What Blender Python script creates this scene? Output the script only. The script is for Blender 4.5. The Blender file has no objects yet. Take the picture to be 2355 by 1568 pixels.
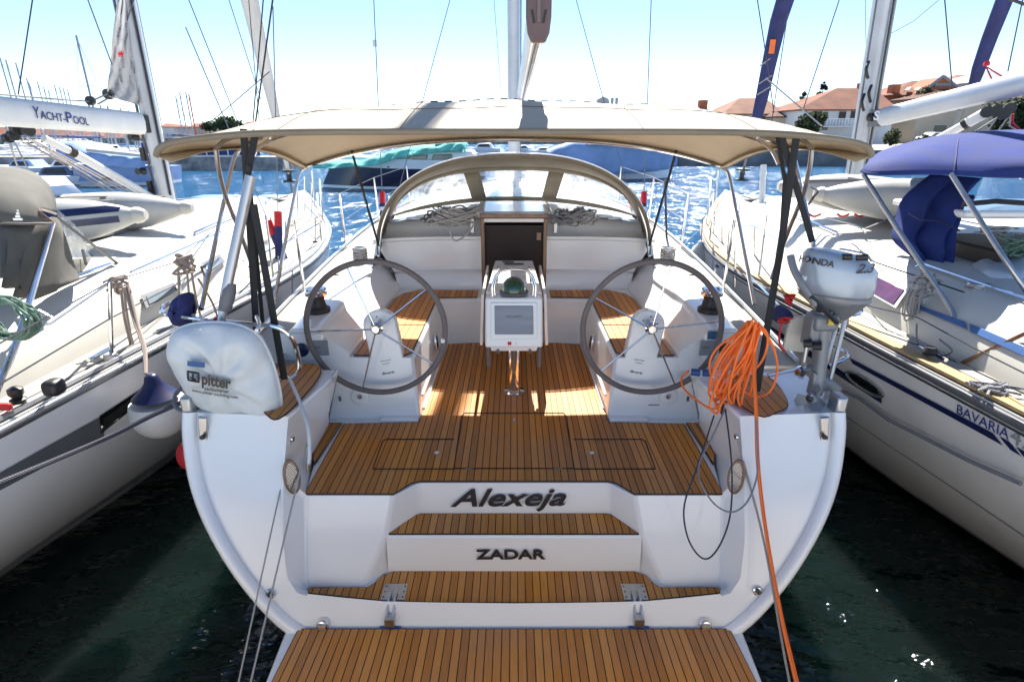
import bpy, bmesh, math, random
from mathutils import Vector, Matrix
random.seed(7)
R = math.radians
sc = bpy.context.scene
COL = sc.collection

# ------------------------------------------------------------------ camera
CAMZ = 2.8
PITCH = R(20.2)
FPX = 1300.0 / 2355.0
cd = bpy.data.cameras.new("camera")
cam = bpy.data.objects.new("camera", cd)
COL.objects.link(cam)
cam.location = (0, 0, CAMZ)
cam.rotation_euler = (R(90) - PITCH, 0, 0)
cd.sensor_width = 36.0
cd.lens = 36.0 * FPX
cd.shift_x = -4.5 / 2355
cd.clip_start = 0.05
cd.clip_end = 6000
sc.camera = cam

# ------------------------------------------------------------------ light
SUN_EL, SUN_AZ = 50.0, 4.0       # azimuth in degrees right of the view direction
w = bpy.data.worlds.new("World")
sc.world = w
w.use_nodes = True
nt = w.node_tree
sky = nt.nodes.new('ShaderNodeTexSky')
sky.sky_type = 'NISHITA'
sky.sun_disc = False
sky.sun_elevation = R(SUN_EL)
sky.sun_rotation = R(SUN_AZ)
sky.air_density = 0.68
sky.dust_density = 0.0
sky.ozone_density = 2.0
nt.links.new(sky.outputs[0], nt.nodes['Background'].inputs[0])
nt.nodes['Background'].inputs[1].default_value = 0.062
sl = bpy.data.lights.new("sun", 'SUN')
so = bpy.data.objects.new("sun", sl)
COL.objects.link(so)
sl.energy = 3.6
sl.angle = R(0.5)
sl.color = (1.0, 0.95, 0.87)
so.rotation_euler = (R(90 - SUN_EL), 0, R(180 - SUN_AZ))
so.location = (2, 30, 30)
sc.view_settings.view_transform = 'Standard'
sc.view_settings.look = 'None'
sc.view_settings.exposure = 1.93
sc.view_settings.gamma = 1.0

# ------------------------------------------------------------------ picture measurements -> places
CP, SP = math.cos(PITCH), math.sin(PITCH)
def ray(px, py):
    a = (px - 1182.0) / 1300.0
    b = (784.0 - py) / 1300.0
    return Vector((a, CP + b * SP, -SP + b * CP))
O = Vector((0, 0, CAMZ))
def P(px, py, X=None, Y=None, Z=None, pl=None):
    """where the sight line of a measured point meets a plane of known X, Y or Z (or pl = (point, normal))"""
    d = ray(px, py)
    if Y is not None: t = Y / d.y
    elif Z is not None: t = (Z - CAMZ) / d.z
    elif X is not None: t = X / d.x
    else: t = (Vector(pl[0]) - O).dot(Vector(pl[1])) / d.dot(Vector(pl[1]))
    return O + d * t
def hit(px, py, fn, x0=0.3, x1=12.0):
    """where a sight line meets a boat side given as x = fn(y, z)"""
    d = ray(px, py)
    s = 1 if d.x > 0 else -1
    lo, hi = None, None
    prev = None
    n = 300
    for i in range(n + 1):
        X = s * (x0 + (x1 - x0) * i / n)
        p = O + d * (X / d.x)
        g = (X - fn(p.y, p.z)) * s
        if prev is not None and prev[1] < 0 <= g:
            lo, hi = prev[0], X; break
        prev = (X, g)
    if lo is None: return P(px, py, X=s * 3.0)
    for _ in range(30):
        m = (lo + hi) / 2
        p = O + d * (m / d.x)
        if (m - fn(p.y, p.z)) * s < 0: lo = m
        else: hi = m
    return O + d * (hi / d.x)

def lerp(a, b, t): return a + (b - a) * t
def tab(t, xs, ys):
    if t <= xs[0]: return ys[0]
    for i in range(len(xs) - 1):
        if t <= xs[i + 1]:
            k = (t - xs[i]) / (xs[i + 1] - xs[i])
            return lerp(ys[i], ys[i + 1], k)
    return ys[-1]
def smoothtab(t, xs, ys):
    """cubic (Catmull) table"""
    n = len(xs)
    if t <= xs[0]: return ys[0]
    if t >= xs[-1]: return ys[-1]
    i = 0
    while t > xs[i + 1]: i += 1
    k = (t - xs[i]) / (xs[i + 1] - xs[i])
    def m(j):
        a, b = max(j - 1, 0), min(j + 1, n - 1)
        return (ys[b] - ys[a]) / (xs[b] - xs[a])
    h = xs[i + 1] - xs[i]
    k2, k3 = k * k, k * k * k
    return (2*k3-3*k2+1)*ys[i] + (k3-2*k2+k)*h*m(i) + (-2*k3+3*k2)*ys[i+1] + (k3-k2)*h*m(i+1)
def spl(pts, n=8, closed=False):
    pts = [Vector(p) for p in pts]
    out = []
    N = len(pts)
    rng = N if closed else N - 1
    for i in range(rng):
        if closed: p0, p1, p2, p3 = pts[i-1], pts[i], pts[(i+1) % N], pts[(i+2) % N]
        else: p0, p1, p2, p3 = pts[max(i-1, 0)], pts[i], pts[i+1], pts[min(i+2, N-1)]
        for k in range(n):
            t = k / n
            out.append(0.5 * ((2*p1) + (p2-p0)*t + (2*p0-5*p1+4*p2-p3)*t*t + (3*p1-p0-3*p2+p3)*t**3))
    if not closed: out.append(pts[-1])
    return out

# ------------------------------------------------------------------ materials (all procedural)
def new_mat(name):
    m = bpy.data.materials.new(name); m.use_nodes = True
    return m, m.node_tree, m.node_tree.nodes['Principled BSDF']
def mat(name, col, rough=0.5, metal=0.0, var=0.08, vs=6.0, bump=0.0, bs=60.0, coat=0.0, spec=None, stretch=(1,1,1), col2=None, detail=4, transl=0.0):
    m, t, b = new_mat(name)
    N, L = t.nodes, t.links
    tc = N.new('ShaderNodeTexCoord'); mp = N.new('ShaderNodeMapping')
    mp.inputs['Scale'].default_value = stretch
    L.new(tc.outputs['Object'], mp.inputs[0])
    no = N.new('ShaderNodeTexNoise'); no.inputs['Scale'].default_value = vs; no.inputs['Detail'].default_value = detail
    L.new(mp.outputs[0], no.inputs['Vector'])
    cr = N.new('ShaderNodeValToRGB')
    c2 = col2 if col2 else tuple(c * (1 - 2*var) for c in col)
    c1 = col if col2 else tuple(min(1, c * (1 + var)) for c in col)
    cr.color_ramp.elements[0].color = (*c2, 1); cr.color_ramp.elements[0].position = 0.3
    cr.color_ramp.elements[1].color = (*c1, 1); cr.color_ramp.elements[1].position = 0.65
    L.new(no.outputs[0], cr.inputs[0]); L.new(cr.outputs[0], b.inputs['Base Color'])
    mr = N.new('ShaderNodeMapRange'); mr.inputs['To Min'].default_value = rough * 0.85; mr.inputs['To Max'].default_value = min(1, rough * 1.2)
    L.new(no.outputs[0], mr.inputs[0]); L.new(mr.outputs[0], b.inputs['Roughness'])
    b.inputs['Metallic'].default_value = metal
    b.inputs['Coat Weight'].default_value = coat
    b.inputs['Coat Roughness'].default_value = 0.08
    if spec is not None: b.inputs['Specular IOR Level'].default_value = spec
    if bump > 0:
        n2 = N.new('ShaderNodeTexNoise'); n2.inputs['Scale'].default_value = bs; n2.inputs['Detail'].default_value = 3
        L.new(mp.outputs[0], n2.inputs['Vector'])
        bp = N.new('ShaderNodeBump'); bp.inputs['Strength'].default_value = min(1, bump); bp.inputs['Distance'].default_value = 0.01 if bump <= 1 else 0.01 * bump
        L.new(n2.outputs[0], bp.inputs['Height']); L.new(bp.outputs[0], b.inputs['Normal'])
    if transl > 0:
        tr = N.new('ShaderNodeBsdfTranslucent'); mx = N.new('ShaderNodeMixShader'); mx.inputs[0].default_value = transl
        L.new(cr.outputs[0], tr.inputs[0])
        out = N['Material Output']
        L.new(b.outputs[0], mx.inputs[1]); L.new(tr.outputs[0], mx.inputs[2]); L.new(mx.outputs[0], out.inputs[0])
    return m
def teak(name, w=0.0415, tint=(1, 1, 1), grain=1.0):
    """oiled teak planks along Y with black caulking, per-plank tone"""
    m, t, b = new_mat(name)
    N, L = t.nodes, t.links
    tc = N.new('ShaderNodeTexCoord'); sp = N.new('ShaderNodeSeparateXYZ')
    L.new(tc.outputs['Object'], sp.inputs[0])
    def M(op, a, bb=None, c=None):
        n = N.new('ShaderNodeMath'); n.operation = op
        for i, v in enumerate((a, bb, c)):
            if v is None: continue
            if isinstance(v, (int, float)): n.inputs[i].default_value = v
            else: L.new(v, n.inputs[i])
        return n.outputs[0]
    u = M('DIVIDE', M('ADD', sp.outputs[0], 40 * w + w / 2), w)
    fr = M('FRACT', u); fl = M('FLOOR', u)
    wn = N.new('ShaderNodeTexWhiteNoise'); wn.noise_dimensions = '1D'
    L.new(M('ADD', fl, 0.37), wn.inputs['W'])
    # grain, stretched along the plank, shifted per plank
    cb = N.new('ShaderNodeCombineXYZ')
    L.new(M('MULTIPLY', sp.outputs[0], 95), cb.inputs[0])
    L.new(M('ADD', M('MULTIPLY', sp.outputs[1], 5), M('MULTIPLY', wn.outputs[0], 37)), cb.inputs[1])
    L.new(M('MULTIPLY', sp.outputs[2], 5), cb.inputs[2])
    g = N.new('ShaderNodeTexNoise'); g.inputs['Scale'].default_value = 1.6; g.inputs['Detail'].default_value = 5; g.inputs['Roughness'].default_value = 0.65
    L.new(cb.outputs[0], g.inputs['Vector'])
    pa = N.new('ShaderNodeValToRGB')
    e = pa.color_ramp.elements
    e[0].position = 0.0; e[0].color = (0.32*tint[0], 0.115*tint[1], 0.022*tint[2], 1)
    e[1].position = 1.0; e[1].color = (0.78*tint[0], 0.35*tint[1], 0.085*tint[2], 1)
    k = e.new(0.5); k.color = (0.55*tint[0], 0.212*tint[1], 0.045*tint[2], 1)
    L.new(M('ADD', M('ADD', M('MULTIPLY', wn.outputs[0], 0.50), 0.10), M('MULTIPLY', M('SUBTRACT', g.outputs[0], 0.30), 0.75 * grain)), pa.inputs[0])
    # broad weathering
    wz = N.new('ShaderNodeTexNoise'); wz.inputs['Scale'].default_value = 2.6; wz.inputs['Detail'].default_value = 3
    L.new(tc.outputs['Object'], wz.inputs['Vector'])
    hs = N.new('ShaderNodeHueSaturation')
    L.new(pa.outputs[0], hs.inputs['Color'])
    L.new(M('ADD', M('MULTIPLY', wz.outputs[0], 0.5), 0.78), hs.inputs['Value'])
    L.new(M('ADD', M('MULTIPLY', wz.outputs[0], 0.3), 0.85), hs.inputs['Saturation'])
    # caulk
    d = M('ABSOLUTE', M('SUBTRACT', fr, 0.5))
    ck = M('GREATER_THAN', d, 0.5 - 0.0026 / w)
    mx = N.new('ShaderNodeMix'); mx.data_type = 'RGBA'
    L.new(ck, mx.inputs[0]); L.new(hs.outputs[0], mx.inputs[6]); mx.inputs[7].default_value = (0.012, 0.011, 0.010, 1)
    L.new(mx.outputs[2], b.inputs['Base Color'])
    L.new(M('ADD', M('MULTIPLY', g.outputs[0], 0.25), 0.42), b.inputs['Roughness'])
    b.inputs['Specular IOR Level'].default_value = 0.35
    bp = N.new('ShaderNodeBump'); bp.inputs['Strength'].default_value = 0.35; bp.inputs['Distance'].default_value = 0.002
    L.new(M('SUBTRACT', g.outputs[0], M('MULTIPLY', ck, 1.2)), bp.inputs['Height']); L.new(bp.outputs[0], b.inputs['Normal'])
    return m
def rope_mat(name, c1, c2, s=90.0):
    m, t, b = new_mat(name)
    N, L = t.nodes, t.links
    tc = N.new('ShaderNodeTexCoord')
    wv = N.new('ShaderNodeTexWave'); wv.wave_type = 'BANDS'; wv.bands_direction = 'DIAGONAL'
    wv.inputs['Scale'].default_value = s; wv.inputs['Distortion'].default_value = 2.0
    L.new(tc.outputs['Object'], wv.inputs['Vector'])
    cr = N.new('ShaderNodeValToRGB')
    cr.color_ramp.elements[0].color = (*c1, 1); cr.color_ramp.elements[0].position = 0.25
    cr.color_ramp.elements[1].color = (*c2, 1); cr.color_ramp.elements[1].position = 0.7
    L.new(wv.outputs[0], cr.inputs[0]); L.new(cr.outputs[0], b.inputs['Base Color'])
    b.inputs['Roughness'].default_value = 0.8
    bp = N.new('ShaderNodeBump'); bp.inputs['Strength'].default_value = 0.6; bp.inputs['Distance'].default_value = 0.002
    L.new(wv.outputs[0], bp.inputs['Height']); L.new(bp.outputs[0], b.inputs['Normal'])
    return m
def clear_mat(name, tint=(0.93, 0.96, 0.98), haze=0.14, gloss=0.10, hz=(0.8, 0.85, 0.9)):
    """clear vinyl or glass: see-through with a milky film and a reflection"""
    m, t, b = new_mat(name)
    N, L = t.nodes, t.links
    N.remove(b)
    tr = N.new('ShaderNodeBsdfTransparent'); tr.inputs[0].default_value = (*tint, 1)
    gl = N.new('ShaderNodeBsdfGlossy'); gl.inputs['Roughness'].default_value = 0.08
    df = N.new('ShaderNodeBsdfTranslucent'); df.inputs[0].default_value = (*hz, 1)
    dd = N.new('ShaderNodeBsdfDiffuse'); dd.inputs[0].default_value = (*hz, 1)
    tc = N.new('ShaderNodeTexCoord'); no = N.new('ShaderNodeTexNoise'); no.inputs['Scale'].default_value = 5; no.inputs['Detail'].default_value = 6
    no.inputs['Distortion'].default_value = 1.5
    L.new(tc.outputs['Object'], no.inputs['Vector'])
    mr = N.new('ShaderNodeMapRange'); mr.inputs['From Min'].default_value = 0.35; mr.inputs['From Max'].default_value = 0.75
    mr.inputs['To Min'].default_value = haze * 0.4; mr.inputs['To Max'].default_value = haze * 2.0
    L.new(no.outputs[0], mr.inputs[0])
    bp = N.new('ShaderNodeBump'); bp.inputs['Strength'].default_value = 0.5; bp.inputs['Distance'].default_value = 0.02
    L.new(no.outputs[0], bp.inputs['Height']); L.new(bp.outputs[0], gl.inputs['Normal'])
    m0 = N.new('ShaderNodeMixShader'); L.new(df.outputs[0], m0.inputs[1]); L.new(dd.outputs[0], m0.inputs[2])
    m1 = N.new('ShaderNodeMixShader'); L.new(mr.outputs[0], m1.inputs[0]); L.new(tr.outputs[0], m1.inputs[1]); L.new(m0.outputs[0], m1.inputs[2])
    m2 = N.new('ShaderNodeMixShader'); m2.inputs[0].default_value = gloss; L.new(m1.outputs[0], m2.inputs[1]); L.new(gl.outputs[0], m2.inputs[2])
    L.new(m2.outputs[0], N['Material Output'].inputs[0])
    return m
def plastic_weave(name, c, c2, s=500): return mat(name, c, 0.85, var=0.1, vs=3, bump=0.35, bs=s)

G = {}
G['gel'] = mat('gelcoat', (0.87, 0.865, 0.85), 0.20, var=0.022, vs=1.4, coat=0.45, detail=7)
G['gel_cream'] = mat('gelcoat_cream', (0.86, 0.81, 0.76), 0.32, var=0.05, vs=2, stretch=(1, 1, .3), coat=0.15)
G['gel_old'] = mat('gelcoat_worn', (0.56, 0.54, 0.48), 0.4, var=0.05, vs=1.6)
G['nonslip'] = mat('non_slip_gelcoat', (0.42, 0.40, 0.345), 0.6, var=0.03, vs=3, bump=0.5, bs=260)
G['hullL'] = mat('left_topsides', (0.88, 0.86, 0.86), 0.22, var=0.035, vs=0.9, coat=0.25, stretch=(1, 1, 0.25))
G['teak'] = teak('teak_planks')
G['teak_seat'] = teak('teak_seat_planks', 0.052)
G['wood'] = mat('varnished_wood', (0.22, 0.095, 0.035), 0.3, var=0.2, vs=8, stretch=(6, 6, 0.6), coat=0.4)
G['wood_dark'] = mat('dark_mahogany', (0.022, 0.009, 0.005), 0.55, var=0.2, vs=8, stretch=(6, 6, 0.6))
G['teak_pale'] = mat('weathered_teak', (0.50, 0.34, 0.16), 0.65, vs=12, stretch=(8, 1, 1), col2=(0.38, 0.24, 0.10))
G['caulk'] = mat('black_caulk', (0.012, 0.012, 0.012), 0.6)
G['chrome'] = mat('polished_steel', (0.72, 0.72, 0.73), 0.10, 1.0, var=0.02)
G['steel'] = mat('brushed_steel', (0.48, 0.48, 0.49), 0.32, 1.0, var=0.05, vs=20)
G['alu'] = mat('anodised_aluminium', (0.50, 0.51, 0.53), 0.38, 0.9, var=0.05, vs=5, stretch=(1, 1, .2))
G['alu_white'] = mat('painted_spar', (0.74, 0.74, 0.72), 0.35, var=0.04, vs=3)
G['boomgrey'] = mat('grey_spar', (0.50, 0.52, 0.55), 0.4, 0.3, var=0.05, vs=3)
G['black'] = mat('black_plastic', (0.018, 0.018, 0.019), 0.45)
G['rubber'] = mat('black_webbing', (0.020, 0.020, 0.021), 0.8, bump=0.3, bs=300)
G['greyplastic'] = mat('grey_plastic', (0.13, 0.13, 0.14), 0.45)
G['leather'] = mat('grey_leather', (0.15, 0.125, 0.12), 0.6, bump=0.3, bs=200)
G['beige'] = mat('beige_canvas', (0.56, 0.45, 0.31), 0.55, var=0.05, vs=4, bump=0.25, bs=500, transl=0.10)
G['taupe'] = mat('taupe_canvas', (0.25, 0.21, 0.155), 0.85, var=0.08, vs=4, bump=0.3, bs=500, transl=0.12)
G['greycanvas'] = mat('grey_canvas', (0.125, 0.12, 0.105), 0.9, var=0.12, vs=5, bump=0.3, bs=400)
G['bluecanvas'] = mat('royal_blue_canvas', (0.022, 0.042, 0.20), 0.85, var=0.12, vs=5, bump=0.3, bs=400, transl=0.12)
G['navycanvas'] = mat('navy_sailcloth', (0.030, 0.036, 0.13), 0.85, var=0.15, vs=5)
G['palebluecover'] = mat('pale_blue_cover', (0.26, 0.37, 0.60), 0.8, var=0.1, vs=0.8, bump=1, bs=1.5)
G['sail'] = mat('white_sailcloth', (0.72, 0.70, 0.68), 0.8, var=0.08, vs=3, stretch=(1, 1, .3), bump=2, bs=5, transl=0.25)
G['bag'] = mat('white_pvc_bag', (0.60, 0.63, 0.64), 0.4, var=0.06, vs=4, bump=1.3, bs=7, coat=0.1)
G['navy'] = mat('navy_paint', (0.012, 0.018, 0.075), 0.3, coat=0.2)
G['navyhull'] = mat('navy_hull', (0.010, 0.014, 0.05), 0.2, coat=0.4)
G['blue_stripe'] = mat('blue_stripe', (0.05, 0.12, 0.30), 0.3)
G['greystripe'] = mat('grey_stripe', (0.13, 0.135, 0.15), 0.3, coat=0.2)
G['midgrey'] = mat('mid_grey_stripe', (0.27, 0.28, 0.30), 0.3, coat=0.2)
G['glassdark'] = mat('dark_glass', (0.012, 0.012, 0.012), 0.08, coat=0.5)
G['glassgrey'] = mat('grey_glass', (0.20, 0.23, 0.24), 0.12, coat=0.4)
G['purple'] = mat('tinted_window', (0.16, 0.07, 0.15), 0.15, coat=0.4, var=0.3, vs=3)
G['inflatable'] = mat('pale_grey_hypalon', (0.47, 0.47, 0.45), 0.5, var=0.05, vs=3)
G['tube_in'] = mat('light_grey_hypalon', (0.40, 0.41, 0.44), 0.5, var=0.05, vs=3)
G['orange'] = mat('orange_cable', (0.90, 0.17, 0.015), 0.45, var=0.05)
G['red'] = mat('red_fabric', (0.60, 0.015, 0.02), 0.6)
G['bluecord'] = mat('blue_plug', (0.015, 0.08, 0.25), 0.4)
G['fender_w'] = mat('white_vinyl', (0.74, 0.72, 0.68), 0.35, var=0.05, vs=4)
G['fender_b'] = mat('blue_vinyl', (0.010, 0.013, 0.065), 0.35, var=0.05)
G['honda'] = mat('silver_cowl_paint', (0.34, 0.40, 0.48), 0.34, 0.25, var=0.03, coat=0.4)
G['motorgrey'] = mat('grey_cast_aluminium', (0.20, 0.215, 0.235), 0.42, 0.3, var=0.08)
G['ink'] = mat('black_lettering', (0.028, 0.024, 0.026), 0.4)
G['inkblue'] = mat('blue_lettering', (0.03, 0.045, 0.20), 0.5)
G['inkgrey'] = mat('grey_lettering', (0.12, 0.13, 0.15), 0.5)
G['panel'] = mat('grey_panel', (0.25, 0.26, 0.28), 0.4)
G['cover'] = mat('grey_instrument_cover', (0.27, 0.30, 0.35), 0.5, bump=1.0, bs=6, stretch=(0.4, 1, 3))
G['rope_w'] = rope_mat('white_grey_rope', (0.13, 0.12, 0.13), (0.62, 0.60, 0.56), 60)
G['rope_g'] = rope_mat('grey_rope', (0.10, 0.10, 0.12), (0.36, 0.35, 0.36), 60)
G['rope_r'] = rope_mat('brown_fleck_rope', (0.20, 0.12, 0.10), (0.58, 0.50, 0.43), 60)
G['rope_k'] = rope_mat('dark_mooring_rope', (0.015, 0.018, 0.03), (0.08, 0.08, 0.10), 50)
G['rope_green'] = rope_mat('green_rope', (0.01, 0.06, 0.035), (0.25, 0.36, 0.28), 60)
G['rope_red'] = mat('red_cord', (0.5, 0.02, 0.02), 0.6)
G['wire'] = mat('stainless_wire', (0.22, 0.22, 0.23), 0.35, 0.8)
G['wiredark'] = mat('dark_wire', (0.05, 0.05, 0.055), 0.4, 0.5)
G['clear'] = clear_mat('clear_vinyl', haze=0.42)
G['clear_blue'] = clear_mat('glossy_clear_vinyl', haze=0.25, gloss=0.25)
G['green_glass'] = mat('green_compass_dome', (0.012, 0.05, 0.02), 0.12, coat=0.8, var=0.3, vs=8)
G['antifoul'] = mat('antifouling', (0.02, 0.02, 0.03), 0.7)
G['sticker'] = mat('sticker', (0.05, 0.17, 0.10), 0.4, col2=(0.04, 0.05, 0.3), vs=40)
G['green_tarp'] = mat('sea_green_netting', (0.22, 0.72, 0.62), 0.75, var=0.15, vs=1.6, bump=2, bs=3, transl=.3)

# ------------------------------------------------------------------ mesh builder
ORG = {}
class MB:
    def __init__(s): s.v = []; s.f = []
    def add(s, vs, fs):
        n = len(s.v); s.v += [Vector(p) for p in vs]; s.f += [[i + n for i in f] for f in fs]; return s
    def poly(s, pts): return s.add(pts, [list(range(len(pts)))])
    def box(s, c, d, rz=0.0, M3=None, taper=1.0):
        c = Vector(c); x, y, z = d[0]/2, d[1]/2, d[2]/2
        vs = []
        for k in (-1, 1):
            tt = taper if k > 0 else 1
            for (i, j) in ((-1,-1),(1,-1),(1,1),(-1,1)): vs.append(Vector((i*x*tt, j*y*tt, k*z)))
        Mx = M3 if M3 is not None else Matrix.Rotation(rz, 3, 'Z')
        return s.add([c + Mx @ v for v in vs], [[3,2,1,0],[4,5,6,7],[0,1,5,4],[1,2,6,5],[2,3,7,6],[3,0,4,7]])
    def tube(s, pts, r, n=8, closed=False, cap=True, flat=1.0):
        pts = [Vector(p) for p in pts]
        if len(pts) < 2: return s
        N = len(pts); rs = ([tab(i/max(1,N-1), [j/(len(r)-1) for j in range(len(r))], r) for i in range(N)] if isinstance(r, (list, tuple)) else [r]*N)
        b = len(s.v)
        prev = None
        for i, p in enumerate(pts):
            a = pts[i-1] if (i > 0 or closed) else pts[0]
            c = pts[(i+1) % N] if (i < N-1 or closed) else pts[-1]
            t = (c - a)
            if t.length < 1e-9: t = Vector((0,0,1))
            t.normalize()
            if prev is None:
                up = Vector((0,0,1)) if abs(t.z) < 0.9 else Vector((0,1,0))
                u = t.cross(up).normalized()
            else:
                u = (prev - t * prev.dot(t))
                u = u.normalized() if u.length > 1e-6 else t.orthogonal().normalized()
            prev = u
            v = t.cross(u).normalized()
            for k in range(n):
                an = 2*math.pi*k/n
                s.v.append(p + u*math.cos(an)*rs[i] + v*math.sin(an)*rs[i]*flat)
        m = N if closed else N-1
        for i in range(m):
            for k in range(n):
                a0 = b + i*n + k; a1 = b + i*n + (k+1) % n
                j = (i+1) % N
                s.f.append([a0, a1, b + j*n + (k+1) % n, b + j*n + k])
        if cap and not closed:
            s.f.append([b + k for k in range(n)][::-1]); s.f.append([b + (N-1)*n + k for k in range(n)])
        return s
    def lathe(s, c, prof, n=20, ax=(0,0,1), sx=1.0, sy=1.0):
        """prof = [(r, h)...] around axis ax"""
        c = Vector(c); ax = Vector(ax).normalized()
        q = Vector((0,0,1)).rotation_difference(ax)
        b = len(s.v)
        for (r, h) in prof:
            for k in range(n):
                a = 2*math.pi*k/n
                s.v.append(c + q @ Vector((r*math.cos(a)*sx, r*math.sin(a)*sy, h)))
        for i in range(len(prof)-1):
            for k in range(n):
                s.f.append([b+i*n+k, b+i*n+(k+1)%n, b+(i+1)*n+(k+1)%n, b+(i+1)*n+k])
        s.f.append([b+k for k in range(n)][::-1]); s.f.append([b+(len(prof)-1)*n+k for k in range(n)])
        return s
    def grid(s, rows, closed=False):
        """rows: list of lists of points"""
        b = len(s.v); n = len(rows[0])
        for r in rows:
            s.v += [Vector(p) for p in r]
        for i in range(len(rows)-1):
            for k in range(n if closed else n-1):
                s.f.append([b+i*n+k, b+i*n+(k+1)%n, b+(i+1)*n+(k+1)%n, b+(i+1)*n+k])
        return s
    def prism(s, pts, d):
        """polygon pts extruded by vector d"""
        n = len(pts); d = Vector(d)
        pts = [Vector(p) for p in pts]
        return s.add(pts + [p + d for p in pts], [list(range(n))[::-1], [n+i for i in range(n)]] + [[i, (i+1)%n, n+(i+1)%n, n+i] for i in range(n)])
    def build(s, name, m, parent=None, bevel=0.0, solid=0.0, ang=38, subsurf=0, base=None, flat=False, seg=2):
        org = ORG[parent.name] if parent else (Vector(base) if base is not None else Vector((0,0,0)))
        me = bpy.data.meshes.new(name)
        me.from_pydata([tuple(p - org) for p in s.v], [], s.f)
        bm = bmesh.new(); bm.from_mesh(me)
        bmesh.ops.remove_doubles(bm, verts=bm.verts, dist=1e-5)
        bmesh.ops.recalc_face_normals(bm, faces=bm.faces)
        bm.to_mesh(me); bm.free()
        me.materials.append(G[m] if isinstance(m, str) else m)
        if not flat:
            for p in me.polygons: p.use_smooth = True
            me.set_sharp_from_angle(angle=R(ang))
        o = bpy.data.objects.new(name, me); COL.objects.link(o)
        if parent: o.parent = parent
        else: o.location = org
        ORG[o.name] = org
        if solid: k = o.modifiers.new('thickness', 'SOLIDIFY'); k.thickness = solid; k.offset = 0
        if bevel:
            k = o.modifiers.new('bevel', 'BEVEL'); k.width = bevel; k.segments = seg; k.limit_method = 'ANGLE'; k.angle_limit = R(30)
            k.harden_normals = False
        if subsurf: k = o.modifiers.new('subsurf', 'SUBSURF'); k.levels = subsurf; k.render_levels = subsurf
        return o
def thing(name, label, cat, loc=(0,0,0), group=None):
    o = bpy.data.objects.new(name, None); COL.objects.link(o)
    o.location = loc; o.empty_display_size = 0.2
    o['label'] = label; o['category'] = cat
    if group: o['group'] = group
    ORG[o.name] = Vector(loc)
    return o
def tag(o, label, cat, group=None):
    o['label'] = label; o['category'] = cat
    if group: o['group'] = group
    return o
def struct(o, kind='structure'):
    o['kind'] = kind; return o
def copy_thing(root, loc, label=None, group=None, scale=None, rz=None):
    r = root.copy(); COL.objects.link(r); r.location = loc
    if label: r['label'] = label
    if group: r['group'] = group
    if scale: r.scale = scale
    if rz is not None: r.rotation_euler = (0, 0, rz)
    for ch in list(root.children):
        c = ch.copy(); COL.objects.link(c); c.parent = r
        for g in list(ch.children):
            d = g.copy(); COL.objects.link(d); d.parent = c
    return r
def text(s, o, xa, ya, h, m, parent, name='lettering', width=None, shear=0.0, offset=0.0, depth=0.001, off=0.0, fn=None, align='LEFT', space=1.0):
    """lettering as a thin mesh: o = origin, xa / ya = reading and up directions, h = capital height; fn projects it on a surface"""
    cu = bpy.data.curves.new('t', 'FONT'); cu.body = s; cu.shear = shear; cu.offset = offset; cu.extrude = depth / h
    cu.space_character = space; cu.align_x = align; cu.resolution_u = 4
    to = bpy.data.objects.new('t', cu); COL.objects.link(to)
    bpy.context.view_layer.update()
    dg = bpy.context.evaluated_depsgraph_get()
    me = bpy.data.meshes.new_from_object(to.evaluated_get(dg))
    bpy.data.objects.remove(to); bpy.data.curves.remove(cu)
    vs = [v.co.copy() for v in me.vertices]
    k = h / 0.70
    x0, x1 = min(v.x for v in vs), max(v.x for v in vs)
    kx = k if width is None else width / (x1 - x0)
    xa = Vector(xa).normalized(); ya = Vector(ya); ya = (ya - xa*ya.dot(xa)).normalized(); za = xa.cross(ya)
    org = ORG[parent.name] if parent else Vector((0,0,0))
    o = Vector(o)
    for v, c in zip(me.vertices, vs):
        xx = c.x - (x0 if (width is not None and align == 'LEFT') else 0)
        p = o + xa*(xx*kx) + ya*(c.y*k) + za*(c.z*h + off)
        if fn: p = fn(p, c.z*h + off)
        v.co = p - org
    me.name = name
    me.materials.clear(); me.materials.append(G[m] if isinstance(m, str) else m)
    ob = bpy.data.objects.new(name, me); COL.objects.link(ob); ob.parent = parent
    ORG[ob.name] = org
    return ob
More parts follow.
